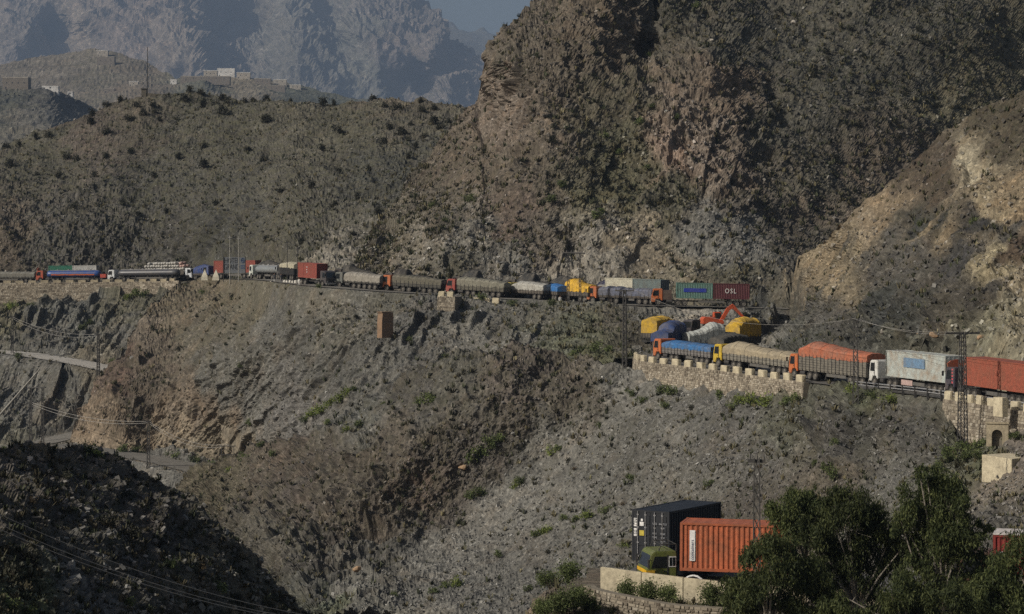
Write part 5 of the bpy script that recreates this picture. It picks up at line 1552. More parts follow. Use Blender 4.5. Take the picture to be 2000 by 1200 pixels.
def stone_mat():
    m = bpy.data.materials.new('wall_stone')
    t, b = nodes_of(m)
    ge = n_add(t, 'ShaderNodeNewGeometry')
    c = ramp(t, ge.outputs['Random Per Island'], [(0.0, (0.15, 0.125, 0.095)), (0.35, (0.25, 0.215, 0.165)), (0.7, (0.33, 0.285, 0.215)), (1.0, (0.40, 0.36, 0.29))])
    tc = n_add(t, 'ShaderNodeTexCoord')
    no = n_add(t, 'ShaderNodeTexNoise')
    no.inputs['Scale'].default_value = 0.5
    no.inputs['Detail'].default_value = 6
    t.links.new(tc.outputs['Object'], no.inputs['Vector'])
    c = mixc(t, 1.0, c, ramp(t, no.outputs[0], [(0.3, 0.6), (0.7, 1.15)]), 'MULTIPLY')
    t.links.new(c, b.inputs['Base Color'])
    b.inputs['Roughness'].default_value = 0.95
    b.inputs['Specular IOR Level'].default_value = 0.1
    return m


STONE = stone_mat()
CREAM = paint('cream_painted_concrete', (0.50, 0.44, 0.31), 0.9, 0.45, (0.20, 0.17, 0.12), 1.1, 0.15, bump=0.3)
CONC = paint('weathered_concrete', (0.34, 0.29, 0.20), 0.95, 0.5, (0.14, 0.12, 0.09), 0.7, 0.15, bump=0.3)


def stone_wall(name, label, P, heights, thick=0.7, sw=0.45, sh=0.28, batter=0.08, side=1, cat='wall', z0=0.0, stones=True):
    """P: line of the wall's top outer edge; the outside is left of travel when side = 1"""
    P = np.asarray(P)
    seg = np.linalg.norm(np.diff(P, axis=0), axis=1)
    s = np.concatenate([[0], np.cumsum(seg)])
    t = np.gradient(P[:, :2], axis=0)
    t /= np.linalg.norm(t, axis=1, keepdims=True)
    nrm = np.stack([-t[:, 1], t[:, 0]], 1) * side
    H = np.interp(s, np.linspace(0, s[-1], len(heights)), heights)
    o = empty(name, tuple(P[len(P) // 2] - np.array([0, 0, H[len(P) // 2]])), label, cat)
    base = Vector(o.location)
    vs = []
    for i in range(len(P)):
        n3 = np.array([nrm[i, 0], nrm[i, 1], 0])
        tp = P[i] + np.array([0, 0, z0])
        bt = tp - np.array([0, 0, H[i]]) + n3 * batter * H[i]
        vs += [tp, bt, bt - n3 * (thick + batter * H[i]), tp - n3 * thick]
    fs = []
    for i in range(len(P) - 1):
        a, b = 4 * i, 4 * i + 4
        for k in range(4):
            fs.append((a + k, a + (k + 1) % 4, b + (k + 1) % 4, b + k))
    fs += [(0, 1, 2, 3), tuple(4 * (len(P) - 1) + k for k in (3, 2, 1, 0))]
    m = MB()
    m.add([Vector(v.tolist()) - base for v in vs], fs)
    m.build('core', MORTAR, o)
    if not stones:
        return o
    SV, SF = [], []
    r = np.random.default_rng(int(s[-1] * 10))
    z = 0.0
    while z < H.max():
        h = sh * r.uniform(0.75, 1.3)
        x = -r.uniform(0, sw)
        while x < s[-1]:
            w = sw * r.uniform(0.55, 1.5)
            xa, xb = max(x, 0) + 0.02, min(x + w, s[-1]) - 0.02
            x += w
            if xb - xa < 0.1:
                continue
            hm = np.interp((xa + xb) / 2, s, H)
            if z + h > hm:
                continue
            p = []
            for u in (xa, xb):
                q = np.array([np.interp(u, s, P[:, k]) for k in range(3)])
                n2 = np.array([np.interp(u, s, nrm[:, 0]), np.interp(u, s, nrm[:, 1]), 0])
                p.append((q, n2))
            out = r.uniform(0.02, 0.10)
            vs = []
            for zz, ins in ((z + 0.015, 0), (z + h - 0.015, 0)):
                for (q, n2) in p:
                    vs.append(q + np.array([0, 0, z0 - zz]) + n2 * (batter * zz - 0.01))
            jit = lambda: r.uniform(0.012, 0.05)
            c0 = sum(vs) / 4
            ff = []
            for v in vs:
                d = (c0 - v)
                ff.append(v + d * r.uniform(0.08, 0.28) + (p[0][1] + p[1][1]) / 2 * (out * r.uniform(0.6, 1.3)))
            k = len(SV)
            SV += [v - np.array(base) for v in vs + ff]
            SF += [(k + 4, k + 5, k + 7, k + 6), (k, k + 1, k + 5, k + 4), (k + 2, k + 6, k + 7, k + 3), (k, k + 4, k + 6, k + 2), (k + 1, k + 3, k + 7, k + 5)]
        z += h
    so = np_mesh('stones', SV, SF, STONE, o)
    tag(so, kind='stuff')
    return o


def px_of(P):
    return 1000 + P[:, 0] / P[:, 1] * F


ORD = 'first second third fourth fifth sixth seventh eighth ninth tenth eleventh twelfth thirteenth fourteenth fifteenth sixteenth seventeenth eighteenth nineteenth twentieth'.split()


def kerb_blocks(P, n0, ln, gap, hgt, thick, label, group, side_in=0.35, dz=0.0, mat=None, jitter=0.04):
    """cream blocks standing in a row along a line"""
    seg = np.linalg.norm(np.diff(P, axis=0), axis=1)
    s = np.concatenate([[0], np.cumsum(seg)])
    x = n0
    out = []
    while x + ln < s[-1]:
        a = Vector([float(np.interp(x, s, P[:, k])) for k in range(3)])
        b = Vector([float(np.interp(x + ln, s, P[:, k])) for k in range(3)])
        d = (b - a)
        yaw = math.atan2(d.y, d.x)
        l = d.length
        m = MB()
        h = hgt * rnd.uniform(0.93, 1.06)
        j_ = lambda q=0.07: rnd.uniform(-q, q)
        ts_ = sorted((-thick, 0))
        m.add([(j_(), ts_[0], -0.15), (l + j_(), ts_[0], -0.15), (l + j_(), ts_[1], -0.15), (j_(), ts_[1], -0.15), (j_(), ts_[0] + j_(0.03), h + j_()), (l + j_(), ts_[0] + j_(0.03), h + j_()), (l + j_(), ts_[1] + j_(0.03), h + j_()), (j_(), ts_[1] + j_(0.03), h + j_())],
              [(0, 3, 2, 1), (4, 5, 6, 7), (0, 1, 5, 4), (1, 2, 6, 5), (2, 3, 7, 6), (3, 0, 4, 7)])
        o = m.build('parapet_block', mat or CREAM, None, bevel=rnd.uniform(0.03, 0.09))
        o.location = a + Vector((0, 0, dz))
        o.rotation_euler = (0, -math.asin(d.z / l) , yaw + rnd.uniform(-0.02, 0.02))
        tag(o, ORD[len(out)] + ' ' + label if len(out) < 20 else 'last ' + label, 'parapet block', group)
        out.append(o)
        x += ln + gap
    return out


# far stone wall
far = shift_path(UPPER, 2.75)
pxs = px_of(far)
k = np.where((pxs < 352) & (pxs > -120))[0]
far = far[k]
stone_wall('retaining_wall', 'long tan stone retaining wall under the tankers', far, [2.0, 3.4, 5, 5.4, 5.6, 5.6, 5.6], sw=0.6, sh=0.36)
kerb_blocks(far, 2.0, 2.0, 1.15, 0.55, 0.5, 'low parapet block on the far stone wall, counting from the tents', 'parapet blocks along the far wall', mat=CONC)

# hairpin wall
hp = shift_path(MID, 2.35)
pxs = px_of(hp)
first = np.where((pxs < 1574))[0]
a0 = first[0]
corner = int(np.argmin(np.where(np.arange(len(pxs)) < len(pxs) - 30, pxs, 9999)))
hw = hp[a0:corner + 2]
stone_wall('retaining_wall', 'curved tan stone wall below the hairpin trucks', hw, [2.4, 3.6, 3.4, 3.0, 2.6, 2.2, 1.6], sw=0.36, sh=0.26)
kerb_blocks(hw, 0.5, 1.7, 1.65, 0.75, 0.5, 'cream parapet block on the curved hairpin wall, counting from the guard rail', 'parapet blocks along the hairpin')

# right wall
k = np.where((pxs > 1833) & (np.arange(len(pxs)) < corner))[0]
rw = hp[k]
rw2 = rw[px_of(rw) < 2060]
stone_wall('retaining_wall', 'tall tan stone wall tapering down behind the lattice pylon', rw2, [5.6, 5.6, 5.6, 5.6, 5.2, 3.4, 1.2], sw=0.4, sh=0.3)
kerb_blocks(rw2[::-1].copy(), 0.2, 1.55, 0.85, 0.8, -0.5, 'cream parapet block on the culvert wall, counting from the white cab', 'parapet blocks by the culvert')
o = MB()
o.box(-0.75, 0.75, -0.3, 0.3, -0.3, 1.5)
o = o.build('parapet_block', CREAM, None, bevel=0.03)
o.location = at(1954, 808, 212.5)
o.rotation_euler = (0, 0, R(-68))
tag(o, 'tall cream block standing above the culvert arch', 'parapet block')

# culvert head with an arch
ang = np.linspace(math.pi, 0, 11)
prof = [(-1.5, -2.2), (-1.5, 1.0), (1.6, 1.0), (1.6, -2.2), (0.75, -2.2)] + [(0.75 * math.cos(a), -0.55 + 0.75 * math.sin(a)) for a in ang[::-1]] + [(-0.75, -2.2)]
cv = empty('culvert', at(1948, 842, 212), 'cream arched culvert head below the end of the tall stone wall', 'culvert')
cv.rotation_euler = (0, 0, R(-20))
cv.scale = (0.65, 0.65, 0.65)
b = MB()
n = len(prof)
b.add([(x, -0.35, z) for x, z in prof] + [(x, 0.6, z) for x, z in prof], [(i, (i + 1) % n, n + (i + 1) % n, n + i) for i in range(n)] + [tuple(range(n))[::-1], tuple(range(n, 2 * n))])
b.build('arch_wall', CONC, cv)
b = MB()
b.box(-1.6, 1.7, -0.5, 0.62, 1.0, 1.25)
b.build('coping', CONC, cv, bevel=0.03)
b = MB()
b.box(-0.8, 0.8, 0.62, 3.0, -2.2, 0.25)
b.build('barrel', MORTAR, cv)

# concrete footing on the slope
ft = empty('concrete_footing', at(1976, 930, 203), 'cracked cream concrete footing on the bare slope below the culvert', 'footing')
ft.rotation_euler = (0, 0, R(38))
b = MB()
b.add([(-0.0, 0, -0.8), (4.6, 0, -0.8), (4.6, 3.4, -0.8), (0, 3.4, -0.8), (0, 0, 1.5), (4.6, 0, 1.55), (4.6, 3.4, 1.6), (0, 3.4, 1.65)], [(0, 3, 2, 1), (4, 5, 6, 7), (0, 1, 5, 4), (1, 2, 6, 5), (2, 3, 7, 6), (3, 0, 4, 7)])
b.build('block', CREAM, ft, bevel=0.03)
b = MB()
for i in range(5):
    b.box(-0.012, 0.01, 0.5 + 0.05 * (i % 2), 0.56 + 0.05 * (i % 2), 0.2 + 0.26 * i, 0.48 + 0.26 * i)
b.build('crack', STEEL, ft)

# brick buttress on the slope
bt = empty('buttress', at(746, 649, 388.5), 'orange brown brick buttress standing alone on the grey slope', 'buttress')
bt.rotation_euler = (0, 0, R(46))
BRICK = paint('buttress_brick', (0.25, 0.165, 0.105), 0.95, 0.5, (0.14, 0.11, 0.085), 1.5, 0.1)
b = MB()
b.prism([(0, -1), (2.6, -1), (2.6, 3.25), (0.2, 3.3), (0, 1.7)], 0, 1.2)
b.build('shaft', BRICK, bt)
b = MB()
b.box(-0.03, 2.63, -0.05, 1.25, 3.3, 3.42)
b.build('cap', BRICK, bt)

# stone pier with its two blocks, and the short parapet beside it
pr = at(872, 578, 401)
line = [at(854, 578, 394.5), at(889, 580, 393.5)]
lp = np.array([tuple(line[0].lerp(line[1], i / 6)) for i in range(7)])
stone_wall('stone_pier', 'square tan stone pier at the edge of the upper road', lp, [3.6, 3.6], thick=3.5, sw=0.42, sh=0.3, side=-1, cat='pier')
kerb_blocks(lp, 0.15, 1.1, 0.5, 0.85, -0.5, 'cream block on the square stone pier, counting from the orange cab', 'blocks on the pier')
lp = np.array([tuple(at(915, 589, 398).lerp(at(990, 593, 395), i / 12)) for i in range(13)])
kerb_blocks(lp, 0.9, 1.25, 0.55, 0.75, -0.5, 'cream parapet block beneath the grey olive tarpaulin truck, counting from the pier', 'blocks beside the pier')
lp = np.array([tuple(at(552, 556, 431).lerp(at(580, 557, 424), i / 6)) for i in range(7)])
kerb_blocks(lp, 0.2, 0.8, 0.7, 0.8, -0.4, 'small white block at the road edge, counting towards the square red container', 'white blocks by the red container', mat=paint('white_block', (0.6, 0.58, 0.52), 0.9, 0.3))

# parapet and stone wall of the near road
pp = px_path([(1172, 1108, 124.8), (1230, 1116, 124.1), (1300, 1125, 123.2), (1370, 1133, 122.4), (1430, 1139, 121.8), (1700, 1156, 120.4), (2000, 1166, 119.5), (2200, 1172, 118)], 0.5)
seg = np.concatenate([[0], np.cumsum(np.linalg.norm(np.diff(pp, axis=0), axis=1))])
pw = empty('parapet_wall', tuple(pp[0] - np.array([0, 0, 1.4])), 'cream concrete parapet wall along the near road in front of the orange container', 'parapet')
x = 0.0
while x + 2.4 < seg[-1]:
    a = Vector([float(np.interp(x + 0.015, seg, pp[:, k])) for k in range(3)])
    c = Vector([float(np.interp(x + 2.385, seg, pp[:, k])) for k in range(3)])
    m = MB()
    d = (c - a)
    nn = Vector((-d.y, d.x, 0)).normalized() * 0.28
    vs = []
    for p in (a, c):
        vs += [p, p + nn, p + nn - Vector((0, 0, 1.5)), p - Vector((0, 0, 1.5))]
    m.add([v - Vector(pw.location) for v in vs], [(0, 1, 2, 3), (7, 6, 5, 4), (0, 4, 5, 1), (1, 5, 6, 2), (2, 6, 7, 3), (3, 7, 4, 0)])
    m.build('panel', CREAM, pw, bevel=0.02)
    x += 2.4
lw = px_path([(1142, 1142, 123.8), (1150, 1148, 122.3), (1190, 1158, 121.5), (1240, 1168, 120.8), (1310, 1181, 120.0), (1400, 1188, 119.2), (1520, 1197, 118.4)], 0.4)
stone_wall('retaining_wall', 'near dry stone wall below the cream parapet', lw, [3.0, 3.0], thick=0.5, sw=0.3, sh=0.15, batter=0.05, side=-1)

# guard rail of the middle road
gp = shift_path(MID, 2.0)
pxs = px_of(gp)
k = np.where((pxs > 1655) & (pxs < 2120) & (np.arange(len(pxs)) < corner))[0]
gp = gp[k]
gr = empty('guard_rail', tuple(gp[0]), 'long two rail steel guard rail beside the container trucks', 'guard rail')
g0 = Vector(gr.location)
for zz in (0.42, 0.72):
    b = MB()
    pts = [Vector(p) + Vector((0, 0, zz)) - g0 for p in gp[::3]]
    b.path(pts, [0.06] * len(pts), 6)
    b.build('rail', GALV, gr)
for p in gp[::3]:
    b = MB()
    q = Vector(p) - g0
    b.box(q.x - 0.12, q.x + 0.12, q.y - 0.12, q.y + 0.12, q.z - 0.3, q.z + 0.85)
    b.build('post', STEEL, gr)

# ------------------------------------------------------------------ poles and wires
POLE = paint('dark_pole_steel', (0.045, 0.043, 0.040), 0.7, 0.4, (0.10, 0.09, 0.075))
PALEP = paint('pale_pole', (0.30, 0.29, 0.26), 0.7, 0.4)
WIRE = paint('wire', (0.30, 0.29, 0.27), 0.6, 0.1)


def pylon(label, base, top_py, w0=0.55, w1=0.28, arm=2.0, name='lattice_pylon', r=0.05, arms=1, mat=None):
    px, py, d = base
    p = at(px, py, d)
    h = (py - top_py) * d / F
    mat = mat or POLE
    o = empty(name, p, label, 'pylon')
    o.rotation_euler = (0, 0, rnd.uniform(-0.3, 0.3))
    cs = []
    for sx, sy in ((-1, -1), (1, -1), (1, 1), (-1, 1)):
        a, c = Vector((sx * w0 / 2, sy * w0 / 2, -0.6)), Vector((sx * w1 / 2, sy * w1 / 2, h))
        cs.append((a, c))
        b = MB()
        b.tube(a, c, r, r * 0.8, 4)
        b.build('leg', mat, o)
    b = MB()
    n = max(4, int(h / 0.7))
    for i in range(n):
        t0, t1 = i / n, (i + 1) / n
        for k in range(4):
            a, c = cs[k], cs[(k + 1) % 4]
            b.tube(a[0].lerp(a[1], t0), c[0].lerp(c[1], t1), r * 0.5, n=3, caps=False)
            b.tube(c[0].lerp(c[1], t0), a[0].lerp(a[1], t1), r * 0.5, n=3, caps=False)
    tag(b.build('lattice', mat, o), kind='stuff')
    if arm:
        for j in range(arms):
            b = MB()
            z = h - 0.15 - j * 0.9
            b.box(-arm / 2, arm / 2, -0.07, 0.07, z - 0.09, z + 0.09)
            b.build('crossarm', mat, o)
            for x in (-arm / 2 + 0.1, 0, arm / 2 - 0.1):
                b = MB()
                b.tube((x, 0, z + 0.08), (x, 0, z + 0.38), 0.06, 0.04, 6)
                b.build('insulator', HUB, o)
    return o


pylon('tall lattice pylon with wide crossarm in front of the red orange container', (1880, 874, 218.5), 648, 0.75, 0.42, 3.5, r=0.06)
pylon('slim lattice pylon in front of the orange tarpaulin truck', (1671, 778, 244), 622, 0.55, 0.34, 1.3, r=0.065)
pylon('slim lattice pylon with crossarm at the edge of the hairpin', (1220, 712, 312), 566, 0.55, 0.34, 2.6, r=0.075)
pylon('thin lattice pylon in front of the orange container, rising above it', (1478, 1190, 119.5), 895, 0.42, 0.26, 0.9, r=0.05)
pylon('thin lattice pylon at the far side of the lower road', (24, 692, 521), 618, 0.6, 0.35, 1.4, r=0.07)
pylon('thin lattice pylon at the bend of the lower road', (192, 736, 506), 652, 0.6, 0.35, 1.2, r=0.07)
pylon('thin lattice pylon above the valley road', (148, 832, 486), 742, 0.5, 0.3, 0.0, r=0.06)
pylon('thin lattice pylon in front of the tan road cut', (290, 918, 436), 822, 0.6, 0.3, 1.0, r=0.06)

def hframe(label, a, b_, top_py, name='pylon_frame', r=0.06, w=0.6):
    p = at(*a)
    q = at(*b_)
    o = empty(name, p, label, 'pylon')
    h = (a[1] - top_py) * a[2] / F
    d = q - p
    for base in (Vector((0, 0, 0)), d):
        bb = MB()
        for sx, sy in ((-1, -1), (1, -1), (1, 1), (-1, 1)):
            bb.tube(base + Vector((sx * w / 2, sy * w / 2, -0.8)), base + Vector((sx * w / 4, sy * w / 4, h)), r, r * 0.8, 4)
        n = max(5, int(h / 0.8))
        for i in range(n):
            for sx in (-1, 1):
                f0, f1 = 1 - 0.5 * i / n, 1 - 0.5 * (i + 1) / n
                z0, z1 = h * i / n, h * (i + 1) / n
                bb.tube(base + Vector((-w / 2 * f0, sx * w / 2 * f0, z0)), base + Vector((w / 2 * f1, sx * w / 2 * f1, z1)), r * 0.5, n=3)
                bb.tube(base + Vector((w / 2 * f0, sx * w / 2 * f0, z0)), base + Vector((-w / 2 * f1, sx * w / 2 * f1, z1)), r * 0.5, n=3)
        bb.build('mast', POLE, o)
    bb = MB()
    u = d.normalized()
    bb.tube(Vector((0, 0, h)) - u * 0.9, d + Vector((0, 0, h)) + u * 0.9, 0.13, n=6)
    bb.build('crossarm', POLE, o)
    for t_ in (-0.15, 0.25, 0.5, 0.75, 1.15):
        bb = MB()
        c = d * t_ + Vector((0, 0, h))
        bb.tube(c, c + Vector((0, 0, 0.45)), 0.09, 0.06, 6)
        bb.build('insulator', HUB, o)


hframe('two legged lattice pylon frame beside the valley road', (60, 893, 468), (83, 893, 466), 758)
hframe('two legged pylon frame beside the amber tarpaulin truck on the upper road', (1110, 602, 388), (1133, 603, 387), 494, r=0.07, w=0.4)


def simple_pole(label, base, top_py, r=0.11, mat=None, lean=0.0, name='power_pole', arm=0.8):
    p = at(*base)
    h = (base[1] - top_py) * base[2] / F
    o = empty(name, p, label, 'pole')
    b = MB()
    b.tube((0, 0, -0.8), (lean, 0, h), r, r * 0.65, 8)
    b.build('shaft', mat or PALEP, o)
    if arm:
        b = MB()
        b.box(lean - arm / 2, lean + arm / 2, -0.05, 0.05, h - 0.5, h - 0.38)
        b.build('crossarm', mat or PALEP, o)
    return o


simple_pole('pale pole in front of the hotel sign, the one nearer the tents', (449, 548, 474), 460)
simple_pole('pale pole in front of the hotel sign, the one nearer the tanker', (466, 548, 473), 462)
simple_pole('dark thin pole beside the cream topped truck', (561, 556, 431), 470, 0.08, POLE)
simple_pole('dark thin pole at the square red container', (581, 560, 421), 482, 0.08, POLE)
simple_pole('tall thin mast on the ridge crest beside the ruined hut', (288, 190, 690), 92, 0.16, POLE, name='radio_mast', arm=0)
# the leaning pole at the left edge
lp = empty('leaning_pole', at(-14, 826, 480), 'long pale pole leaning over the lower road at the picture edge', 'pole')
q = at(77, 722, 474) - Vector(lp.location)
b = MB()
b.tube((0, 0, 0), q, 0.2, 0.14, 8)
b.build('shaft', PALEP, lp)
b = MB()
e0, e1 = at(54, 706, 474) - Vector(lp.location), at(82, 724, 474) - Vector(lp.location)
b.tube(e0, e1, 0.1, 0.1, 6)
b.build('crossarm', PALEP, lp)
lp = empty('broken_pylon', at(-6, 762, 500), 'short dark lattice stump leaning at the picture edge', 'pylon')
q = at(10, 720, 498) - Vector(lp.location)
for off in (0, 0.9):
    b = MB()
    b.tube((off, 0, -0.5), q + Vector((off, 0, 0)), 0.1, 0.1, 5)
    b.build('leg', POLE, lp)
for i in range(5):
    b = MB()
    b.tube(q * (i / 5), q * ((i + 1) / 5) + Vector((0.9, 0, 0)), 0.06, n=4)
    b.build('brace', POLE, lp)


def wire(label, a, b_, sag, r=0.02, n=16):
    a, b_ = at(*a), at(*b_)
    m = MB()
    pts = []
    for i in range(n + 1):
        t_ = i / n
        p = a.lerp(b_, t_)
        p.z -= sag * 4 * t_ * (1 - t_)
        pts.append(p - a)
    m.path(pts, [r] * (n + 1), 4)
    o = m.build('power_line', WIRE)
    o.location = a
    tag(o, label, 'power line', None)
    return o


for i, (dy, lab) in enumerate([(0, 'topmost'), (16, 'middle'), (24, 'lowest')]):
    wire('%s of the three wires crossing the shaded ridge' % lab, (-160, 925 + dy * 1.4, 96), (760, 1222 + dy * 0.4, 112), 1.2, 0.02)
wire('wire from the two legged frame to the pylon by the tan road cut, upper strand', (62, 786, 468), (290, 823, 436), 1.2, 0.035)
wire('wire from the two legged frame to the pylon by the tan road cut, lower strand', (62, 790, 468), (290, 826, 436), 1.5, 0.035)
wire('wire from the tan road cut pylon to the transformer frame, upper strand', (290, 823, 436), (447, 868, 430), 1.6, 0.035)
wire('wire from the tan road cut pylon to the transformer frame, lower strand', (290, 826, 436), (447, 870, 430), 2.0, 0.035)
wire('wire between the two pylons of the lower road, upper strand', (24, 619, 521), (192, 653, 506), 1.3, 0.03)
wire('wire between the two pylons of the lower road, lower strand', (24, 622, 521), (192, 656, 506), 1.8, 0.03)
wire('wire between the tall pylon and the slim pylon, upper strand', (1866, 648, 218.5), (1665, 622, 244), 0.5, 0.014)
wire('wire between the tall pylon and the slim pylon, lower strand', (1895, 650, 218.5), (1677, 623, 244), 0.7, 0.014)
wire('wire from the hairpin pylon to the slim pylon', (1238, 566, 312), (1662, 624, 244), 2.2, 0.014)
tf = empty('transformer_frame', at(445, 905, 428), 'small dark transformer frame at the foot of the slope', 'frame')
for x in (-1.2, 1.2):
    b = MB()
    b.tube((x, 0, -0.8), (x * 0.9, 0, 3.2), 0.08, n=5)
    b.build('leg', POLE, tf)
b = MB()
b.box(-1.6, 1.6, -0.1, 0.1, 1.5, 1.65)
b.build('crossarm', POLE, tf)
b = MB()
b.box(-1.5, 1.5, -0.08, 0.08, 3.1, 3.25)
b.build('crossarm', POLE, tf)

# ------------------------------------------------------------------ hotel sign and tents
sg = empty('hotel_sign', at(458, 546, 478), 'grey blue hoarding reading hotel grand between two pale poles', 'sign')
sw_ = 44 * 478 / F
b = MB()
b.box(-sw_ / 2, sw_ / 2, -0.06, 0.06, 1.3, 4.6)
b.build('board', paint('sign_board', (0.15, 0.165, 0.18), 0.7, 0.3), sg)
for x in (-sw_ / 2 + 0.05, sw_ / 2 - 0.05):
    b = MB()
    b.box(x - 0.08, x + 0.08, -0.16, -0.07, -0.6, 4.7)
    b.build('post', STEEL, sg)
SIGNINK = paint('sign_ink', (0.028, 0.03, 0.034), 0.7, 0.1)
text('HOTEL', sg, SIGNINK, 'lettering', 1.55, (-0.6, -0.08, 3.85), (R(90), 0, 0), stretch=0.62)
text('GRAND', sg, SIGNINK, 'lettering', 1.55, (-0.6, -0.08, 2.55), (R(90), 0, 0), stretch=0.58)
b = MB()
for k_ in range(16):
    a0, a1 = 2 * math.pi * k_ / 16, 2 * math.pi * (k_ + 1) / 16
    b.tube((1.75 + 0.4 * math.cos(a0), -0.09, 3.95 + 0.45 * math.sin(a0)), (1.75 + 0.4 * math.cos(a1), -0.09, 3.95 + 0.45 * math.sin(a1)), 0.05, n=4)
b.box(1.70, 1.80, -0.1, -0.065, 3.4, 4.5)
b.box(1.4, 2.1, -0.1, -0.066, 3.9, 4.0)
b.build('emblem', paint('sign_blue', (0.03, 0.07, 0.16), 0.6, 0.1), sg)
for k_ in range(3):
    b = MB()
    b.box(1.3, 2.15, -0.085, -0.062, 2.2 + 0.3 * k_, 2.32 + 0.3 * k_)
    b.build('printed_line', paint('sign_blue', (0.03, 0.07, 0.16), 0.6, 0.1), sg)
TENT = paint('tent_canvas', (0.55, 0.51, 0.40), 0.9, 0.3)
for px, lab in ((400, 'white pyramid tent farther from the hotel sign'), (422, 'white pyramid tent nearer the hotel sign')):
    o = empty('tent', at(px, 545, 500), lab, 'tent')
    b = MB()
    b.add([(-0.75, -0.75, -0.3), (0.75, -0.75, -0.3), (0.75, 0.75, -0.3), (-0.75, 0.75, -0.3), (-0.65, -0.65, 0.5), (0.65, -0.65, 0.5), (0.65, 0.65, 0.5), (-0.65, 0.65, 0.5), (0, 0, 2.1)],
          [(0, 1, 5, 4), (1, 2, 6, 5), (2, 3, 7, 6), (3, 0, 4, 7), (4, 5, 8), (5, 6, 8), (6, 7, 8), (7, 4, 8)])
    b.build('canvas', TENT, o)
    b = MB()
    b.tube((0, 0, 2.05), (0, 0, 2.35), 0.04, n=5)
    b.build('tent_pole', POLE, o)

# ------------------------------------------------------------------ people by the upper road
def person(label, base, top, legs, yaw=0.0, stride=0.16, arm=0.1):
    o = empty('person', base, label, 'person')
    o.rotation_euler = (0, 0, yaw)
    me = bpy.data.meshes.new('body')
    vs = [(0, 0, 0.95), (0, 0, 1.2), (0, 0, 1.42), (0, 0, 1.53), (0, -0.01, 1.66), (-0.1, 0, 0.9), (-0.12, -stride, 0.5), (-0.12, stride * 0.4, 0.07), (0.1, 0, 0.9), (0.12, stride, 0.5), (0.12, stride * 0.9, 0.07), (-0.2, 0, 1.4), (-0.27, 0.02, 1.13), (-0.25, -arm, 0.88), (0.2, 0, 1.4), (0.27, 0.02, 1.13), (0.25, -arm, 0.88), (-0.12, stride * 0.4 - 0.18, 0.04), (0.12, stride * 0.9 - 0.18, 0.04), (0, -0.01, 1.76)]
    es = [(0, 1), (1, 2), (2, 3), (3, 4), (4, 19), (0, 5), (5, 6), (6, 7), (7, 17), (0, 8), (8, 9), (9, 10), (10, 18), (2, 11), (11, 12), (12, 13), (2, 14), (14, 15), (15, 16)]
    rad = [0.17, 0.15, 0.15, 0.055, 0.095, 0.11, 0.08, 0.05, 0.11, 0.08, 0.05, 0.07, 0.055, 0.04, 0.07, 0.055, 0.04, 0.04, 0.04, 0.06]
    me.from_pydata(vs, es, [])
    ob = bpy.data.objects.new('body', me)
    COL.objects.link(ob)
    md = ob.modifiers.new('skin', 'SKIN')
    for v, r_ in zip(me.skin_vertices[0].data, rad):
        v.radius = (r_, r_ * 0.85)
    me.skin_vertices[0].data[0].use_root = True
    sb = ob.modifiers.new('sub', 'SUBSURF')
    sb.levels = sb.render_levels = 1
    dg = bpy.context.evaluated_depsgraph_get()
    m2 = bpy.data.meshes.new_from_object(ob.evaluated_get(dg))
    bpy.data.objects.remove(ob)
    m2.materials.clear()
    skin = paint('skin', (0.30, 0.17, 0.11), 0.7, 0.05)
    for m_ in (skin, top, legs, POLE):
        m2.materials.append(m_)
    for p in m2.polygons:
        z = p.center.z
        p.material_index = 0 if z > 1.5 else (3 if z < 0.12 else (1 if z > 0.55 else 2))
        if z > 1.72:
            p.material_index = 3
        if abs(p.center.x) > 0.2 and z < 0.95 and z > 0.7:
            p.material_index = 0
    link(m2, 'body', o)


SHALWAR = paint('pale_cloth', (0.55, 0.54, 0.50), 0.9, 0.1)
BLUEC = paint('blue_cloth', (0.07, 0.12, 0.25), 0.9, 0.1)
GREYC = paint('grey_cloth', (0.12, 0.12, 0.12), 0.9, 0.1)
person('person in dark top and white trousers walking beside the cream topped truck', at(536, 552, 436), GREYC, SHALWAR, 0.5)
person('person in white clothes standing at the square red container', at(584, 562, 419), SHALWAR, SHALWAR, -0.3, 0.03)
person('person in white and blue standing at the amber tarpaulin truck', at(1094, 598, 392), SHALWAR, BLUEC, 0.2, 0.05)
person('person in grey clothes standing between the tanker and the cream topped truck', at(549, 553, 434), GREYC, GREYC, 0.9, 0.04)

# ------------------------------------------------------------------ village, hut, mast
MUD = [paint('mud_wall_%d' % i, c, 0.95, 0.4, (0.17, 0.14, 0.11), 0.15, 0.1) for i, c in enumerate([(0.30, 0.26, 0.21), (0.42, 0.38, 0.32), (0.22, 0.195, 0.165), (0.72, 0.70, 0.66)])]
DOORM = paint('village_door', (0.05, 0.055, 0.065), 0.8, 0.2)


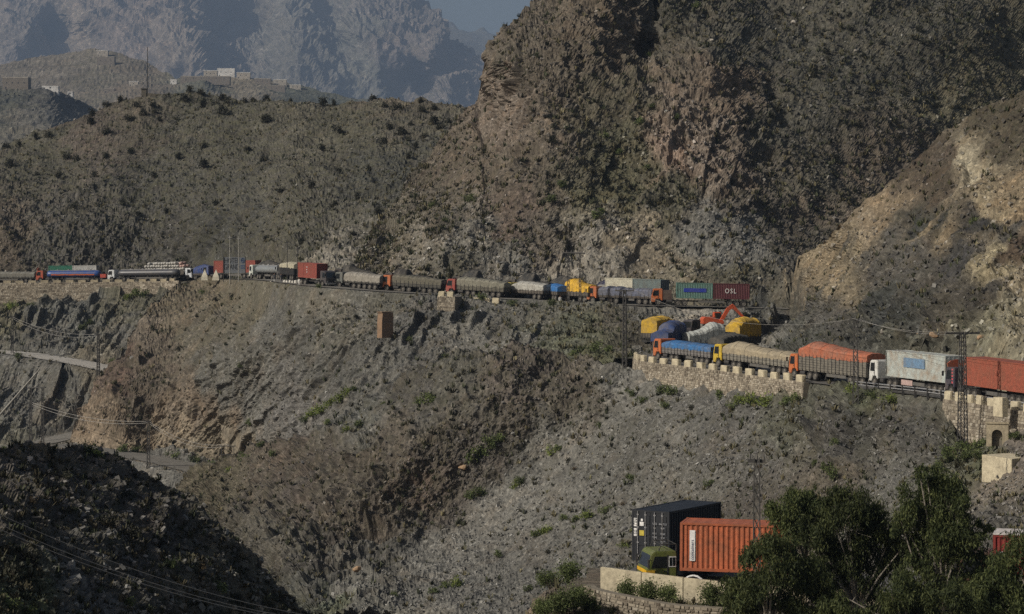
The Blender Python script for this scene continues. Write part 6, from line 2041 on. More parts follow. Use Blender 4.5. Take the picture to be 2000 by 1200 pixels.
def house(label, layer_name, px, py, wpx, hpx, mi, depth=9.0, wins=3, yaw=0.0, tower=False):
    p, _ = ground(layer_name, px, py)
    d = p.y
    w, h = wpx * d / F, hpx * d / F
    o = empty('mud_house', p, label, 'house')
    o.rotation_euler = (0, 0, yaw)
    b = MB()
    b.box(-w / 2, w / 2, 0, depth, -6, h)
    b.build('wall', MUD[mi], o)
    b = MB()
    for y0, y1 in ((-0.15, 0.35), (depth - 0.35, depth + 0.15)):
        b.box(-w / 2 - 0.15, w / 2 + 0.15, y0, y1, h, h + 0.9)
    for x0, x1 in ((-w / 2 - 0.15, -w / 2 + 0.35), (w / 2 - 0.35, w / 2 + 0.15)):
        b.box(x0, x1, 0.36, depth - 0.36, h, h + 0.88)
    b.build('roof_parapet', MUD[3 if mi != 2 else 1], o)
    for i in range(wins):
        x = -w / 2 + w * (i + 0.7) / (wins + 0.4)
        b = MB()
        b.box(x - 0.6, x + 0.6, -0.06, 0.05, h * 0.5, h * 0.5 + 1.4)
        b.build('window', DOORM, o)
    b = MB()
    b.box(-w / 2 + w * 0.1, -w / 2 + w * 0.1 + 1.3, -0.07, 0.05, 0, 2.2)
    b.build('door', DOORM, o)
    return o


VH = [('long dark walled mud compound at the middle of the far village', 'village_slope', 400, 163, 96, 8, 2, 14, 6), ('pale flat house above the long mud compound', 'village_slope', 410, 152, 26, 12, 1, 10, 3), ('white house with small tower at the top of the far village', 'village_slope', 440, 150, 34, 15, 3, 9, 3),
      ('low white roofed house beside the tower house', 'village_slope', 475, 156, 26, 11, 1, 9, 2), ('stepped house on the lower edge of the far village', 'village_slope', 512, 162, 32, 11, 2, 9, 3), ('small house at the shaded end of the far village', 'village_slope', 545, 164, 26, 10, 1, 8, 2),
      ('grey house set below the village near the ridge line', 'village_slope', 540, 178, 34, 12, 2, 9, 3), ('outlying small house under the shaded mountain', 'village_slope', 577, 168, 22, 9, 1, 8, 2), ('house with pale gable wall at the near end of the mud compound', 'village_slope', 338, 168, 12, 9, 3, 7, 1),
      ('fortified house on the bare slope above the ridge', 'village_slope', 208, 130, 34, 16, 2, 12, 3), ('upper block of the fortified house on the slope', 'village_slope', 200, 112, 22, 10, 1, 8, 2), ('lone hut beside the mast line below the fortified house', 'village_slope', 262, 172, 18, 8, 1, 7, 1),
      ('lowest mud house half hidden behind the ridge', 'village_slope', 215, 182, 20, 8, 2, 8, 1),
      ('large dark house on the near village hill', 'near_village_hill', 30, 180, 50, 22, 2, 14, 4), ('tall white fronted house on the near village hill', 'near_village_hill', 27, 176, 7, 18, 3, 3, 1), ('low white walled hut on the near village hill', 'near_village_hill', 97, 180, 32, 6, 3, 6, 1), ('small white hut on the end of the near village hill', 'near_village_hill', 133, 186, 10, 6, 3, 5, 1)]
for a in VH:
    house(*a)

hp_, _ = ground('ridge', 281, 192)
hut = empty('ruined_hut', hp_, 'small ruined stone lookout on the ridge crest', 'hut')
b = MB()
b.box(-0.7, 0.7, 0, 1.4, -1, 2.3)
b.build('tower', paint('hut_stone', (0.10, 0.09, 0.07), 0.95, 0.4), hut)
b = MB()
b.box(-0.9, 0.9, -0.2, 1.6, 2.3, 2.55)
b.build('roof', POLE, hut)
b = MB()
b.add([(0.7, 0.2, -1), (9.5, 0.2, -1.6), (9.5, 0.8, -1.6), (0.7, 0.8, -1), (0.7, 0.2, 1.2), (9.5, 0.2, 0.4), (9.5, 0.8, 0.4), (0.7, 0.8, 1.2)], [(0, 3, 2, 1), (4, 5, 6, 7), (0, 1, 5, 4), (1, 2, 6, 5), (2, 3, 7, 6), (3, 0, 4, 7)])
b.build('low_wall', paint('hut_stone', (0.10, 0.09, 0.07), 0.95, 0.4), hut)

# ------------------------------------------------------------------ loose stones and dry tufts
def box_stone():
    return np.array([(-1, -1, -1), (1, -1, -1), (1, 1, -1), (-1, 1, -1), (-1, -1, 1), (1, -1, 1), (1, 1, 1), (-1, 1, 1)], dtype=np.float32)


BOXF = np.array([(0, 3, 2), (0, 2, 1), (4, 5, 6), (4, 6, 7), (0, 1, 5), (0, 5, 4), (1, 2, 6), (1, 6, 5), (2, 3, 7), (2, 7, 6), (3, 0, 4), (3, 4, 7)], dtype=np.int32)


def rand_rot(n, r, tilt=0.6):
    q = r.normal(size=(n, 4))
    q[:, 0] += 1.2 / tilt
    q /= np.linalg.norm(q, axis=1, keepdims=True)
    w, x, y, z = q.T
    return np.stack([np.stack([1 - 2 * (y * y + z * z), 2 * (x * y - z * w), 2 * (x * z + y * w)], -1),
                     np.stack([2 * (x * y + z * w), 1 - 2 * (x * x + z * z), 2 * (y * z - x * w)], -1),
                     np.stack([2 * (x * z - y * w), 2 * (y * z + x * w), 1 - 2 * (x * x + y * y)], -1)], 1)


def vert_col_mat(name, rough=0.95):
    m = bpy.data.materials.new(name)
    t, b = nodes_of(m)
    a = n_add(t, 'ShaderNodeVertexColor', layer_name='tint')
    tc = n_add(t, 'ShaderNodeTexCoord')
    no = n_add(t, 'ShaderNodeTexNoise')
    no.inputs['Scale'].default_value = 4.0
    no.inputs['Detail'].default_value = 4
    t.links.new(tc.outputs['Object'], no.inputs['Vector'])
    c = mixc(t, 1.0, a.outputs[0], ramp(t, no.outputs[0], [(0.3, 0.75), (0.7, 1.2)]), 'MULTIPLY')
    t.links.new(c, b.inputs['Base Color'])
    b.inputs['Roughness'].default_value = rough
    b.inputs['Specular IOR Level'].default_value = 0.15
    return m


VCM = vert_col_mat('loose_stone')


def near_roads(P, roads, w):
    k = np.zeros(len(P), bool)
    for R_ in roads:
        for s in range(0, len(P), 20000):
            d = ((P[s:s + 20000, None, :2] - R_[None, ::2, :2]) ** 2).sum(-1).min(1)
            k[s:s + 20000] |= d < w * w
    return k


ALLROADS = [UPPER, MID, NEAR, LOW1, LOW2, LOW3, PARK]


def pick(name, n, r, area=None, weight=None):
    L = LAYERS[name]
    nv, nu = L['nv'], L['nu']
    out_i, out_j = r.integers(0, nu, n * 3), r.integers(0, nv, n * 3)
    px = L['u'][out_i]
    py = L['PY'][out_j, out_i]
    ok = (px > -60) & (px < 2060) & (py > -30) & (py < 1240)
    if area is not None:
        ok &= area(px, py)
    if weight is not None:
        ok &= r.random(n * 3) < weight(px, py, L['tint'][out_j, out_i])
    idx = np.where(ok)[0][:n]
    return out_i[idx], out_j[idx], px[idx], py[idx]


def scatter_stones(name, n, smin, smax, seed, area=None, bright=1.15, flat=0.45, label='loose stones'):
    r = np.random.default_rng(seed)
    L = LAYERS[name]
    i, j, px, py = pick(name, n, r, area)
    P = L['V'][j, i]
    keep = ~near_roads(P, ALLROADS, 3.6)
    i, j, P = i[keep], j[keep], P[keep]
    n = len(i)
    s = smin * (smax / smin) ** (r.random(n) ** 2.2)
    base = box_stone()[None] * np.array([1, 0.75, flat]) * (1 + 0.45 * r.normal(size=(n, 8, 3)).clip(-1, 1) * 0.6)
    base *= s[:, None, None] * 0.5
    V = np.einsum('nij,nkj->nki', rand_rot(n, r), base)
    V = V + P[:, None] + L['N'][j, i][:, None] * (s * 0.12)[:, None, None]
    tint = L['tint'][j, i][:, :3]
    g = tint.mean(1, keepdims=True)
    c = (tint * 0.55 + g * 0.45 * np.array([1.0, 0.98, 0.93])) * bright * np.exp(r.normal(size=(n, 1)) * 0.35)
    big = r.random(n) < 0.03
    c[big] *= 1.7
    c = np.concatenate([c.clip(0, 0.5), np.ones((n, 1))], 1)
    cols = np.repeat(c[:, None], 8, 1)
    Fc = (BOXF[None] + 8 * np.arange(n)[:, None, None]).reshape(-1, 3)
    o = np_mesh('loose_stones', V.reshape(-1, 3), Fc, VCM, cols=cols.reshape(-1, 4))
    tag(o, label, 'stones', kind='stuff')


scatter_stones('scree_slope', 20000, 0.11, 0.38, 21, lambda x, y: (y > 1195 - (x - 620) * 0.62 - 10), 1.25, 0.4, 'grey slate chips covering the scree fan')
scatter_stones('scree_slope', 4000, 0.12, 0.45, 22, lambda x, y: (y < 1195 - (x - 620) * 0.62 - 10), 1.1, 0.55, 'loose stones on the brown spur')
scatter_stones('upper_slope', 4500, 0.13, 0.42, 23, None, 1.15, 0.45, 'loose stones on the slope under the upper road')
scatter_stones('ridge', 5500, 0.18, 0.6, 24, None, 1.2, 0.6, 'loose stones on the far ridge')
scatter_stones('rocky_hill', 8500, 0.18, 0.7, 25, None, 1.15, 0.7, 'loose stones on the big rocky hill')
scatter_stones('cut_slope', 4500, 0.14, 0.6, 26, None, 1.1, 0.7, 'loose stones on the road cut slope')
scatter_stones('valley_side', 3500, 0.18, 0.5, 27, None, 1.15, 0.45, 'loose stones on the valley side')
scatter_stones('shaded_ridge', 5000, 0.06, 0.5, 28, None, 1.25, 0.5, 'loose stones on the shaded ridge')
scatter_stones('near_spur', 2500, 0.04, 0.22, 29, None, 1.2, 0.5, 'loose stones on the near spur')

TUFT = vert_col_mat('dry_tuft', 0.9)


def scatter_tufts(name, n, size, seed, label, area=None, cols=((0.085, 0.08, 0.045), (0.12, 0.105, 0.06), (0.055, 0.06, 0.034))):
    r = np.random.default_rng(seed)
    L = LAYERS[name]
    i, j, px, py = pick(name, n, r, area, lambda x, y, t: 0.12 + t[:, 3])
    P = L['V'][j, i]
    keep = ~near_roads(P, ALLROADS, 3.2)
    i, j, P = i[keep], j[keep], P[keep]
    n = len(i)
    K = 9
    s = size * (0.5 + r.random(n) ** 2 * 1.6)
    a = r.random((n, K)) * 2 * math.pi
    tilt = r.random((n, K)) * 0.9
    ln = s[:, None] * (0.6 + 0.6 * r.random((n, K)))
    d = np.stack([np.cos(a) * np.sin(tilt), np.sin(a) * np.sin(tilt), np.cos(tilt)], -1)
    side = np.stack([-np.sin(a), np.cos(a), np.zeros_like(a)], -1) * (s * 0.16)[:, None, None]
    b0 = P[:, None] + d * (s * 0.05)[:, None, None] + np.stack([np.cos(a), np.sin(a), np.zeros_like(a)], -1) * (s * 0.25)[:, None, None]
    tip = b0 + d * ln[..., None]
    V = np.stack([b0 - side, b0 + side, tip + side * 0.5, tip - side * 0.5], 2)
    C = np.array(cols)[r.integers(0, len(cols), n)] * np.exp(r.normal(size=(n, 1)) * 0.25)
    C = np.concatenate([C, np.ones((n, 1))], 1)
    cc = np.repeat(np.repeat(C[:, None], K, 1)[:, :, None], 4, 2)
    Fc = np.arange(n * K * 4, dtype=np.int32).reshape(-1, 4)
    o = np_mesh('dry_tufts', V.reshape(-1, 3), Fc, TUFT, cols=cc.reshape(-1, 4))
    tag(o, label, 'scrub', kind='stuff')


scatter_tufts('ridge', 5000, 0.42, 31, 'dry scrub tufts over the far ridge')
scatter_tufts('rocky_hill', 7000, 0.5, 32, 'dry scrub tufts over the big rocky hill')
scatter_tufts('upper_slope', 2600, 0.4, 33, 'dry scrub tufts on the slope under the upper road')
scatter_tufts('scree_slope', 4500, 0.34, 34, 'dry scrub tufts on the brown spur and scree')
scatter_tufts('scree_slope', 2200, 0.42, 39, 'dark low scrub patches on the brown spur', lambda x, y: (y < 1180 - (x - 620) * 0.62 - 10) & (noise(np.stack([x / 60, y / 45, x * 0 + 3.3], -1)) > 0.12), ((0.035, 0.036, 0.022), (0.05, 0.045, 0.03), (0.028, 0.032, 0.018)))
scatter_tufts('rocky_hill', 2200, 0.55, 40, 'dark low scrub patches on the big rocky hill', lambda x, y: noise(np.stack([x / 70, y / 50, x * 0 + 7.3], -1)) > 0.15, ((0.035, 0.036, 0.022), (0.055, 0.055, 0.032), (0.028, 0.032, 0.018)))
scatter_tufts('cut_slope', 2000, 0.36, 35, 'dry scrub tufts on the road cut slope')
scatter_tufts('valley_side', 1000, 0.4, 36, 'dry scrub tufts on the valley side')
scatter_tufts('shaded_ridge', 3200, 0.22, 37, 'dry scrub tufts on the shaded ridge', None, ((0.05, 0.048, 0.03), (0.075, 0.065, 0.04), (0.04, 0.045, 0.025)))
scatter_tufts('near_spur', 1200, 0.22, 38, 'dry scrub tufts on the near spur')

# ------------------------------------------------------------------ shrubs
LF_DARK = leaf_mat('shrub_leaf_dark', (0.014, 0.015, 0.010), (0.030, 0.030, 0.018), (0.062, 0.060, 0.036))
LF_GREEN = leaf_mat('shrub_leaf_green', (0.045, 0.060, 0.020), (0.095, 0.120, 0.040), (0.150, 0.175, 0.065))
LF_LIME = leaf_mat('shrub_leaf_bright', (0.085, 0.110, 0.025), (0.155, 0.190, 0.042), (0.22, 0.26, 0.07))
LF_DRY = leaf_mat('shrub_leaf_dry', (0.06, 0.042, 0.022), (0.11, 0.078, 0.038), (0.17, 0.125, 0.065))
BARK = paint('shrub_bark', (0.06, 0.048, 0.036), 0.95, 0.2)


def leaves(n, lobes, size, r, droop=0.3, aspect=2.2, clump=0.28, per=14):
    """small leaf quads gathered in clumps through ellipsoid lobes; lobes: (centre, radii)"""
    vol = np.array([np.prod(b) ** 0.8 for a, b in lobes])
    vol = vol / vol.sum()
    nc = max(1, n // per)
    w = r.choice(len(lobes), nc, p=vol)
    c = np.array([a for a, b in lobes])[w]
    rad = np.array([b for a, b in lobes])[w]
    u = r.normal(size=(nc, 3))
    u /= np.linalg.norm(u, axis=1, keepdims=True)
    q = c + u * rad * (r.random((nc, 1)) ** 0.45)
    P = np.repeat(q, per, 0) + r.normal(size=(nc * per, 3)) * (clump * np.repeat(rad.mean(1), per)[:, None])
    m = len(P)
    d = r.normal(size=(m, 3))
    d[:, 2] -= droop * 2.5
    d /= np.linalg.norm(d, axis=1, keepdims=True)
    s = np.cross(d, r.normal(size=(m, 3)))
    s /= np.linalg.norm(s, axis=1, keepdims=True) + 1e-6
    L = size * (0.6 + 0.8 * r.random((m, 1)))
    W_ = L / aspect * 0.5
    V = np.stack([P - s * W_ * 0.5, P + d * L * 0.45 - s * W_, P + d * L, P + d * L * 0.45 + s * W_], 1)
    return V.reshape(-1, 3), np.arange(m * 4, dtype=np.int32).reshape(-1, 4)


def shrub_mesh(seed, mat, n=330, h=1.0, size=0.16, wide=1.0, key='shrub'):
    r = np.random.default_rng(seed)
    lobes = []
    for k in range(6):
        a = r.random() * 6.28
        q = r.random() * 0.55 * wide
        lobes.append(((math.cos(a) * q, math.sin(a) * q, h * (0.3 + 0.35 * r.random())), (0.42 * wide, 0.42 * wide, 0.36 * h)))
    lobes.append(((0, 0, 0.5 * h), (0.5 * wide, 0.5 * wide, 0.45 * h)))
    V, Fc = leaves(n, lobes, size, r, 0.05, 1.7)
    b = MB()
    for k in range(5):
        a = r.random() * 6.28
        b.tube((0, 0, -0.15), (math.cos(a) * 0.4 * wide, math.sin(a) * 0.4 * wide, h * 0.6), 0.04, 0.012, 4)
    nb = len(b.v)
    V2 = np.concatenate([np.array(b.v), V])
    me_f = []
    # stems have mixed polygons; triangulate fan into quads is not needed, build by from_pydata
    me = bpy.data.meshes.new(key)
    me.from_pydata(V2.tolist(), [], b.f + (Fc + nb).tolist())
    me.materials.append(BARK)
    me.materials.append(mat)
    me.polygons.foreach_set('material_index', [0] * len(b.f) + [1] * len(Fc))
    return me


SHRUBS = {
    'dark': [shrub_mesh(40 + i, LF_DARK, 420, 1.0, 0.17) for i in range(4)],
    'green': [shrub_mesh(50 + i, LF_GREEN, 420, 1.05, 0.16) for i in range(4)],
    'lime': [shrub_mesh(60 + i, LF_LIME, 380, 0.8, 0.15, 1.1) for i in range(3)],
    'dry': [shrub_mesh(70 + i, LF_DRY, 320, 0.8, 0.14) for i in range(3)],
}
NSH = [0]


def shrub(layer_name, px, py, rpx, kind, label, group, sy=1.0):
    p, nrm = ground(layer_name, px, py)
    if min(np.hypot(R_[:, 0] - p.x, R_[:, 1] - p.y).min() for R_ in ALLROADS) < 2.6:
        return
    me = rnd.choice(SHRUBS[kind])
    o = link(me, 'shrub')
    s = rpx * p.y / F * {'lime': 1.7, 'green': 1.4, 'dark': 1.05, 'dry': 1.1}[kind]
    o.location = p - Vector((0, 0, 0.1 * s))
    o.scale = (s * rnd.uniform(0.9, 1.15), s * rnd.uniform(0.9, 1.15), s * sy * rnd.uniform(0.9, 1.3))
    o.rotation_euler = (rnd.uniform(-.1, .1), rnd.uniform(-.1, .1), rnd.uniform(0, 6.28))
    tag(o, label, 'shrub', group)
    NSH[0] += 1


for px, py, r_ in [(207, 209, 9), (236, 200, 8), (372, 183, 9), (393, 186, 10), (360, 198, 10), (432, 189, 9), (396, 207, 11), (420, 201, 9), (444, 206, 9), (459, 197, 7), (477, 194, 7), (495, 201, 8), (520, 197, 9), (567, 201, 6), (180, 230, 9), (177, 246, 10), (204, 257, 11), (270, 214, 9), (279, 227, 8), (298, 211, 8), (303, 219, 7), (309, 230, 8), (252, 233, 11), (435, 232, 11), (522, 246, 10), (96, 275, 9), (73, 278, 8), (39, 288, 7), (13, 293, 9), (123, 297, 9), (147, 300, 9), (204, 297, 10), (255, 296, 10), (399, 288, 11),
                   (629, 206, 10), (651, 201, 7), (726, 187, 10), (752, 207, 9), (779, 217, 12), (822, 198, 9), (825, 213, 8), (848, 213, 10), (825, 226, 9), (848, 242, 12), (857, 258, 10), (876, 242, 8), (782, 265, 12), (762, 258, 9), (830, 264, 8), (750, 282, 11), (803, 245, 6), (797, 273, 8), (663, 261, 11), (521, 246, 10), (812, 285, 8), (629, 293, 9), (797, 297, 8),
                   (400, 330, 12), (485, 300, 9), (345, 305, 9), (300, 345, 9), (115, 352, 10), (70, 335, 8), (185, 345, 8), (515, 320, 10), (545, 372, 9), (610, 380, 9), (655, 410, 10), (700, 395, 9), (720, 330, 10), (660, 330, 8), (740, 430, 10), (20, 330, 10), (150, 420, 9), (240, 400, 8), (330, 420, 9), (420, 400, 9), (515, 465, 9), (270, 420, 8), (585, 470, 9), (690, 455, 8)]:
    shrub('ridge', px, py, r_ * 1.4, 'dark', 'dark round shrub on the ridge behind the far part of the road', 'dark shrubs on the far ridge')
r2 = random.Random(5)
for px, py, r_ in [(1080, 285, 16), (1100, 300, 13), (1290, 395, 20), (1310, 405, 18), (1270, 410, 16), (1340, 385, 14), (1160, 440, 15), (1175, 425, 12), (1145, 445, 10), (1230, 370, 12), (1190, 385, 12), (920, 395, 14), (905, 385, 10), (1210, 300, 12), (1250, 250, 12), (1275, 215, 12), (1320, 240, 10), (1080, 395, 14), (1095, 360, 12), (1070, 345, 10), (1330, 20, 14), (1360, 15, 12), (1395, 5, 14), (1265, 330, 11), (960, 440, 9), (840, 400, 9), (870, 440, 8), (1150, 345, 9), (1185, 270, 10), (1270, 120, 11), (1290, 150, 10), (1240, 240, 10)]:
    shrub('rocky_hill', px, py, r_ * 0.8, 'green' if r2.random() < 0.6 else 'dark', 'dull green shrub among the crags of the big rocky hill', 'shrubs on the big rocky hill')
for i in range(46):
    px = r2.uniform(1440, 1960)
    py = r2.uniform(10, 330 - (px - 1440) * 0.12)
    shrub('rocky_hill', px, py, r2.uniform(6, 12), 'dark', 'dark shrub on the shaded flank at the upper corner', 'shrubs on the shaded flank')
for px, py, r_, kd in [(265, 585, 12, 'green'), (285, 580, 10, 'green'), (250, 590, 9, 'lime'), (160, 640, 9, 'green'), (175, 630, 8, 'green'), (25, 600, 9, 'lime'), (60, 600, 8, 'green'), (185, 700, 8, 'dark'), (220, 700, 8, 'green'), (35, 725, 10, 'green'), (10, 890, 9, 'green'), (60, 872, 13, 'dry'), (82, 874, 10, 'dry')]:
    shrub('valley_side', px, py, r_, kd, 'small green shrub on the valley side near the lower road' if kd != 'dry' else 'brown withered bush at the edge of the valley road', 'shrubs near the lower road' if kd != 'dry' else 'brown bushes at the valley road')
for px, py, r_, kd in [(620, 815, 13, 'lime'), (635, 805, 13, 'lime'), (650, 795, 12, 'lime'), (665, 785, 12, 'lime'), (680, 775, 11, 'lime'), (600, 828, 11, 'green'), (695, 768, 9, 'green'), (497, 830, 9, 'green'), (760, 705, 8, 'dark'), (665, 684, 8, 'dark'), (515, 700, 8, 'dark'), (690, 612, 8, 'dark'), (740, 690, 7, 'dark'), (1090, 655, 16, 'dark'), (1110, 660, 12, 'dark'), (1140, 690, 14, 'green'), (1165, 695, 14, 'green'), (1190, 690, 12, 'green'), (1120, 698, 11, 'green'), (1000, 600, 10, 'green'), (940, 598, 11, 'green'), (1080, 600, 9, 'green'), (480, 720, 9, 'green'), (450, 740, 9, 'dark'), (540, 660, 7, 'dry'), (650, 640, 7, 'dry'), (560, 590, 8, 'dark'), (620, 585, 7, 'green'), (545, 575, 8, 'dark'),
                       (240, 890, 12, 'green'), (265, 893, 12, 'green'), (345, 905, 13, 'green'), (330, 900, 10, 'green'), (380, 915, 13, 'green'), (410, 912, 14, 'green'), (440, 905, 12, 'green'), (350, 690, 8, 'dark'), (300, 650, 9, 'dark'), (420, 590, 9, 'dark'), (450, 580, 9, 'dark'), (395, 575, 8, 'green'), (340, 870, 8, 'dark'), (420, 680, 9, 'green'), (800, 670, 8, 'green'), (870, 700, 8, 'green'), (955, 640, 8, 'dark')]:
    shrub('upper_slope', px, py, r_, kd, {'lime': 'bright green shrub in the strip down the grey gully', 'green': 'green shrub on the slope under the upper road', 'dark': 'dark small shrub on the slope under the upper road', 'dry': 'dry brown shrub on the grey striped slope'}[kd], {'lime': 'bright shrubs in the gully', 'green': 'green shrubs under the upper road', 'dark': 'dark shrubs under the upper road', 'dry': 'dry shrubs on the grey slope'}[kd])
for px, py, r_, kd in [(480, 910, 14, 'green'), (500, 895, 12, 'green'), (520, 885, 12, 'green'), (450, 925, 12, 'lime'), (540, 900, 9, 'green'), (835, 790, 16, 'green'), (850, 785, 12, 'green'), (815, 788, 12, 'green'), (970, 800, 11, 'dark'), (742, 790, 10, 'green'), (780, 810, 10, 'dark'), (930, 905, 18, 'green'), (945, 890, 18, 'green'), (960, 875, 16, 'green'), (975, 862, 14, 'green'), (920, 975, 14, 'green'), (935, 965, 12, 'green'), (680, 840, 10, 'lime'), (700, 830, 10, 'green'), (655, 845, 9, 'green'), (1075, 885, 11, 'lime'), (1090, 878, 10, 'green'), (1000, 950, 11, 'lime'), (1010, 940, 10, 'green'), (1105, 895, 8, 'dark'), (1050, 1035, 13, 'lime'), (1065, 1028, 12, 'lime'), (1040, 1042, 10, 'green'), (1140, 1005, 14, 'lime'), (1120, 1012, 10, 'green'), (1095, 1010, 9, 'green'), (1180, 995, 13, 'green'), (1030, 1150, 10, 'green'), (965, 1075, 10, 'green'), (1065, 1075, 9, 'dark'), (885, 1135, 13, 'lime'), (865, 1140, 11, 'green'), (845, 1155, 12, 'green'), (770, 1180, 10, 'green'), (1240, 1030, 10, 'lime'), (1215, 1060, 10, 'lime'), (1300, 990, 9, 'green'), (1225, 930, 9, 'green'), (1170, 835, 10, 'green'), (1190, 870, 8, 'dark'), (1300, 800, 10, 'green'), (1310, 770, 14, 'green'), (1250, 780, 12, 'green'), (1290, 765, 12, 'green'), (1230, 770, 10, 'green'), (1380, 945, 12, 'green'), (1300, 870, 9, 'dark'), (1350, 800, 10, 'dark'), (1340, 960, 8, 'dry'), (1215, 985, 9, 'dry'), (1115, 910, 8, 'dry'),
                       (1400, 775, 13, 'green'), (1440, 785, 14, 'lime'), (1470, 790, 15, 'lime'), (1500, 795, 16, 'lime'), (1530, 795, 15, 'green'), (1555, 790, 15, 'green'), (1580, 780, 15, 'green'), (1610, 778, 14, 'green'), (1640, 775, 13, 'green'), (1430, 800, 10, 'green'), (1690, 785, 12, 'lime'), (1720, 790, 12, 'green'), (1750, 795, 13, 'lime'), (1780, 797, 12, 'green'), (1810, 800, 11, 'green'), (1630, 930, 18, 'green'), (1640, 945, 15, 'green'), (1610, 925, 10, 'green'), (1720, 880, 12, 'dark'), (1650, 890, 10, 'green'), (1490, 920, 10, 'dry'), (1560, 850, 9, 'dark'),
                       (1850, 890, 16, 'green'), (1870, 885, 17, 'green'), (1890, 880, 17, 'green'), (1910, 872, 16, 'green'), (1930, 866, 15, 'green'), (1950, 858, 14, 'green'), (1975, 850, 12, 'green'), (1860, 905, 15, 'green'), (1885, 900, 15, 'green'), (1905, 892, 14, 'green'), (1835, 905, 14, 'green'), (1840, 925, 12, 'green'), (1995, 845, 11, 'green')]:
    reg = 'by the wall foot' if px > 1820 else ('roadside' if px > 1380 and py < 800 else 'scree')
    lab = {'by the wall foot': 'dense green shrub at the foot of the tall stone wall', 'roadside': 'green weed clump along the edge of the middle road', 'scree': {'lime': 'bright green shrub on the grey scree', 'green': 'dull green shrub on the brown spur and scree', 'dark': 'small dark shrub on the brown spur and scree', 'dry': 'straw coloured dry shrub on the scree'}[kd]}[reg]
    shrub('scree_slope', px, py, r_, kd, lab, lab + ', all of them')
for px, py, r_, kd in [(1740, 660, 9, 'dark'), (1690, 420, 8, 'dark'), (1890, 420, 10, 'green'), (1780, 425, 9, 'green'), (1500, 640, 8, 'green'), (1840, 250, 9, 'dark'), (1985, 620, 12, 'dark'), (1570, 560, 8, 'green'), (1940, 220, 8, 'dark'), (1860, 700, 8, 'green')]:
    shrub('cut_slope', px, py, r_, kd, 'small shrub on the tan road cut slope', 'shrubs on the road cut')
for px, py, r_, kd in [(20, 1080, 30, 'dark'), (60, 1110, 32, 'dark'), (30, 1130, 30, 'dark'), (100, 1090, 24, 'dark'), (190, 885, 16, 'lime'), (170, 885, 18, 'green'), (20, 1195, 20, 'green'), (60, 1200, 18, 'green'), (5, 1165, 18, 'green'), (200, 1050, 26, 'dark'), (260, 1060, 24, 'dark'), (300, 1080, 20, 'dark'), (240, 1195, 16, 'green'), (420, 1160, 18, 'green'), (470, 1175, 16, 'dark'), (130, 940, 16, 'dark'), (380, 1130, 14, 'dry'), (270, 1155, 13, 'dry'), (330, 1120, 14, 'green'), (60, 990, 16, 'dry'), (500, 1190, 14, 'dry')]:
    shrub('shaded_ridge', px, py, r_, kd, {'green': 'green bush in the shade of the near ridge', 'lime': 'yellow green bush on the near ridge', 'dark': 'dark bush on the face of the shaded ridge', 'dry': 'dry straw bush on the shaded ridge'}[kd], {'green': 'green bushes on the shaded ridge', 'lime': 'yellow green bushes on the near ridge', 'dark': 'dark bushes on the shaded ridge', 'dry': 'dry bushes on the shaded ridge'}[kd])

# finer bushes on the near spur
NEARB = [shrub_mesh(90 + i, LF_GREEN, 2600, 1.1, 0.085, 1.0, 'near_bush') for i in range(3)]
for px, py, d, rr, lab in [(1225, 1172, 122.6, 1.05, 'leafy green bush against the cream parapet, the one nearer the wall end'), (1265, 1178, 122.0, 1.15, 'leafy green bush against the cream parapet, in the middle of the three'), (1300, 1178, 121.6, 0.95, 'leafy green bush against the cream parapet, the one nearer the trees'),
                           (1095, 1200, 119.5, 1.2, 'broad green bush on the mound beside the near stone wall'), (1125, 1185, 120.5, 1.1, 'green bush on top of the mound beside the near stone wall'), (1060, 1210, 118.5, 1.0, 'low green bush at the foot of the mound'), (1390, 1185, 120.3, 1.2, 'leafy bush at the foot of the parapet beside the first tree'), (1440, 1195, 119.3, 1.3, 'leafy bush under the first tree'), (1150, 1195, 121.0, 0.8, 'small bush at the end of the near stone wall'), (1110, 1135, 125.5, 1.1, 'bush on the crest of the mound beside the parapet end'), (1075, 1150, 125, 0.9, 'bush on the slope of the mound behind the others')]:
    o = link(rnd.choice(NEARB), 'bush')
    p = at(px, py, d)
    o.location = p
    o.scale = (rr, rr, rr)
    o.rotation_euler = (0, 0, rnd.uniform(0, 6.28))
    tag(o, lab, 'bush')

# boulders
ROCKM = [paint('boulder_pale', (0.36, 0.33, 0.28), 0.95, 0.4, (0.2, 0.18, 0.15), 1.0, 0.1, bump=0.5), paint('boulder_grey', (0.20, 0.195, 0.18), 0.95, 0.4, (0.11, 0.1, 0.09), 1.0, 0.1, bump=0.5), paint('boulder_tan', (0.34, 0.23, 0.14), 0.95, 0.4, (0.2, 0.15, 0.1), 1.0, 0.1, bump=0.5)]


def boulder_mesh(seed, mat):
    bm = bmesh.new()
    bmesh.ops.create_icosphere(bm, subdivisions=2, radius=1)
    r = random.Random(seed)
    planes = [(Vector((r.gauss(0, 1), r.gauss(0, 1), r.gauss(0, 1))).normalized(), r.uniform(0.45, 0.8)) for _ in range(9)]
    for v in bm.verts:
        for n_, d_ in planes:
            q = v.co.dot(n_)
            if q > d_:
                v.co -= n_ * (q - d_)
        v.co.z *= 0.75
    me = bpy.data.meshes.new('boulder')
    bm.to_mesh(me)
    bm.free()
    me.materials.append(mat)
    return me


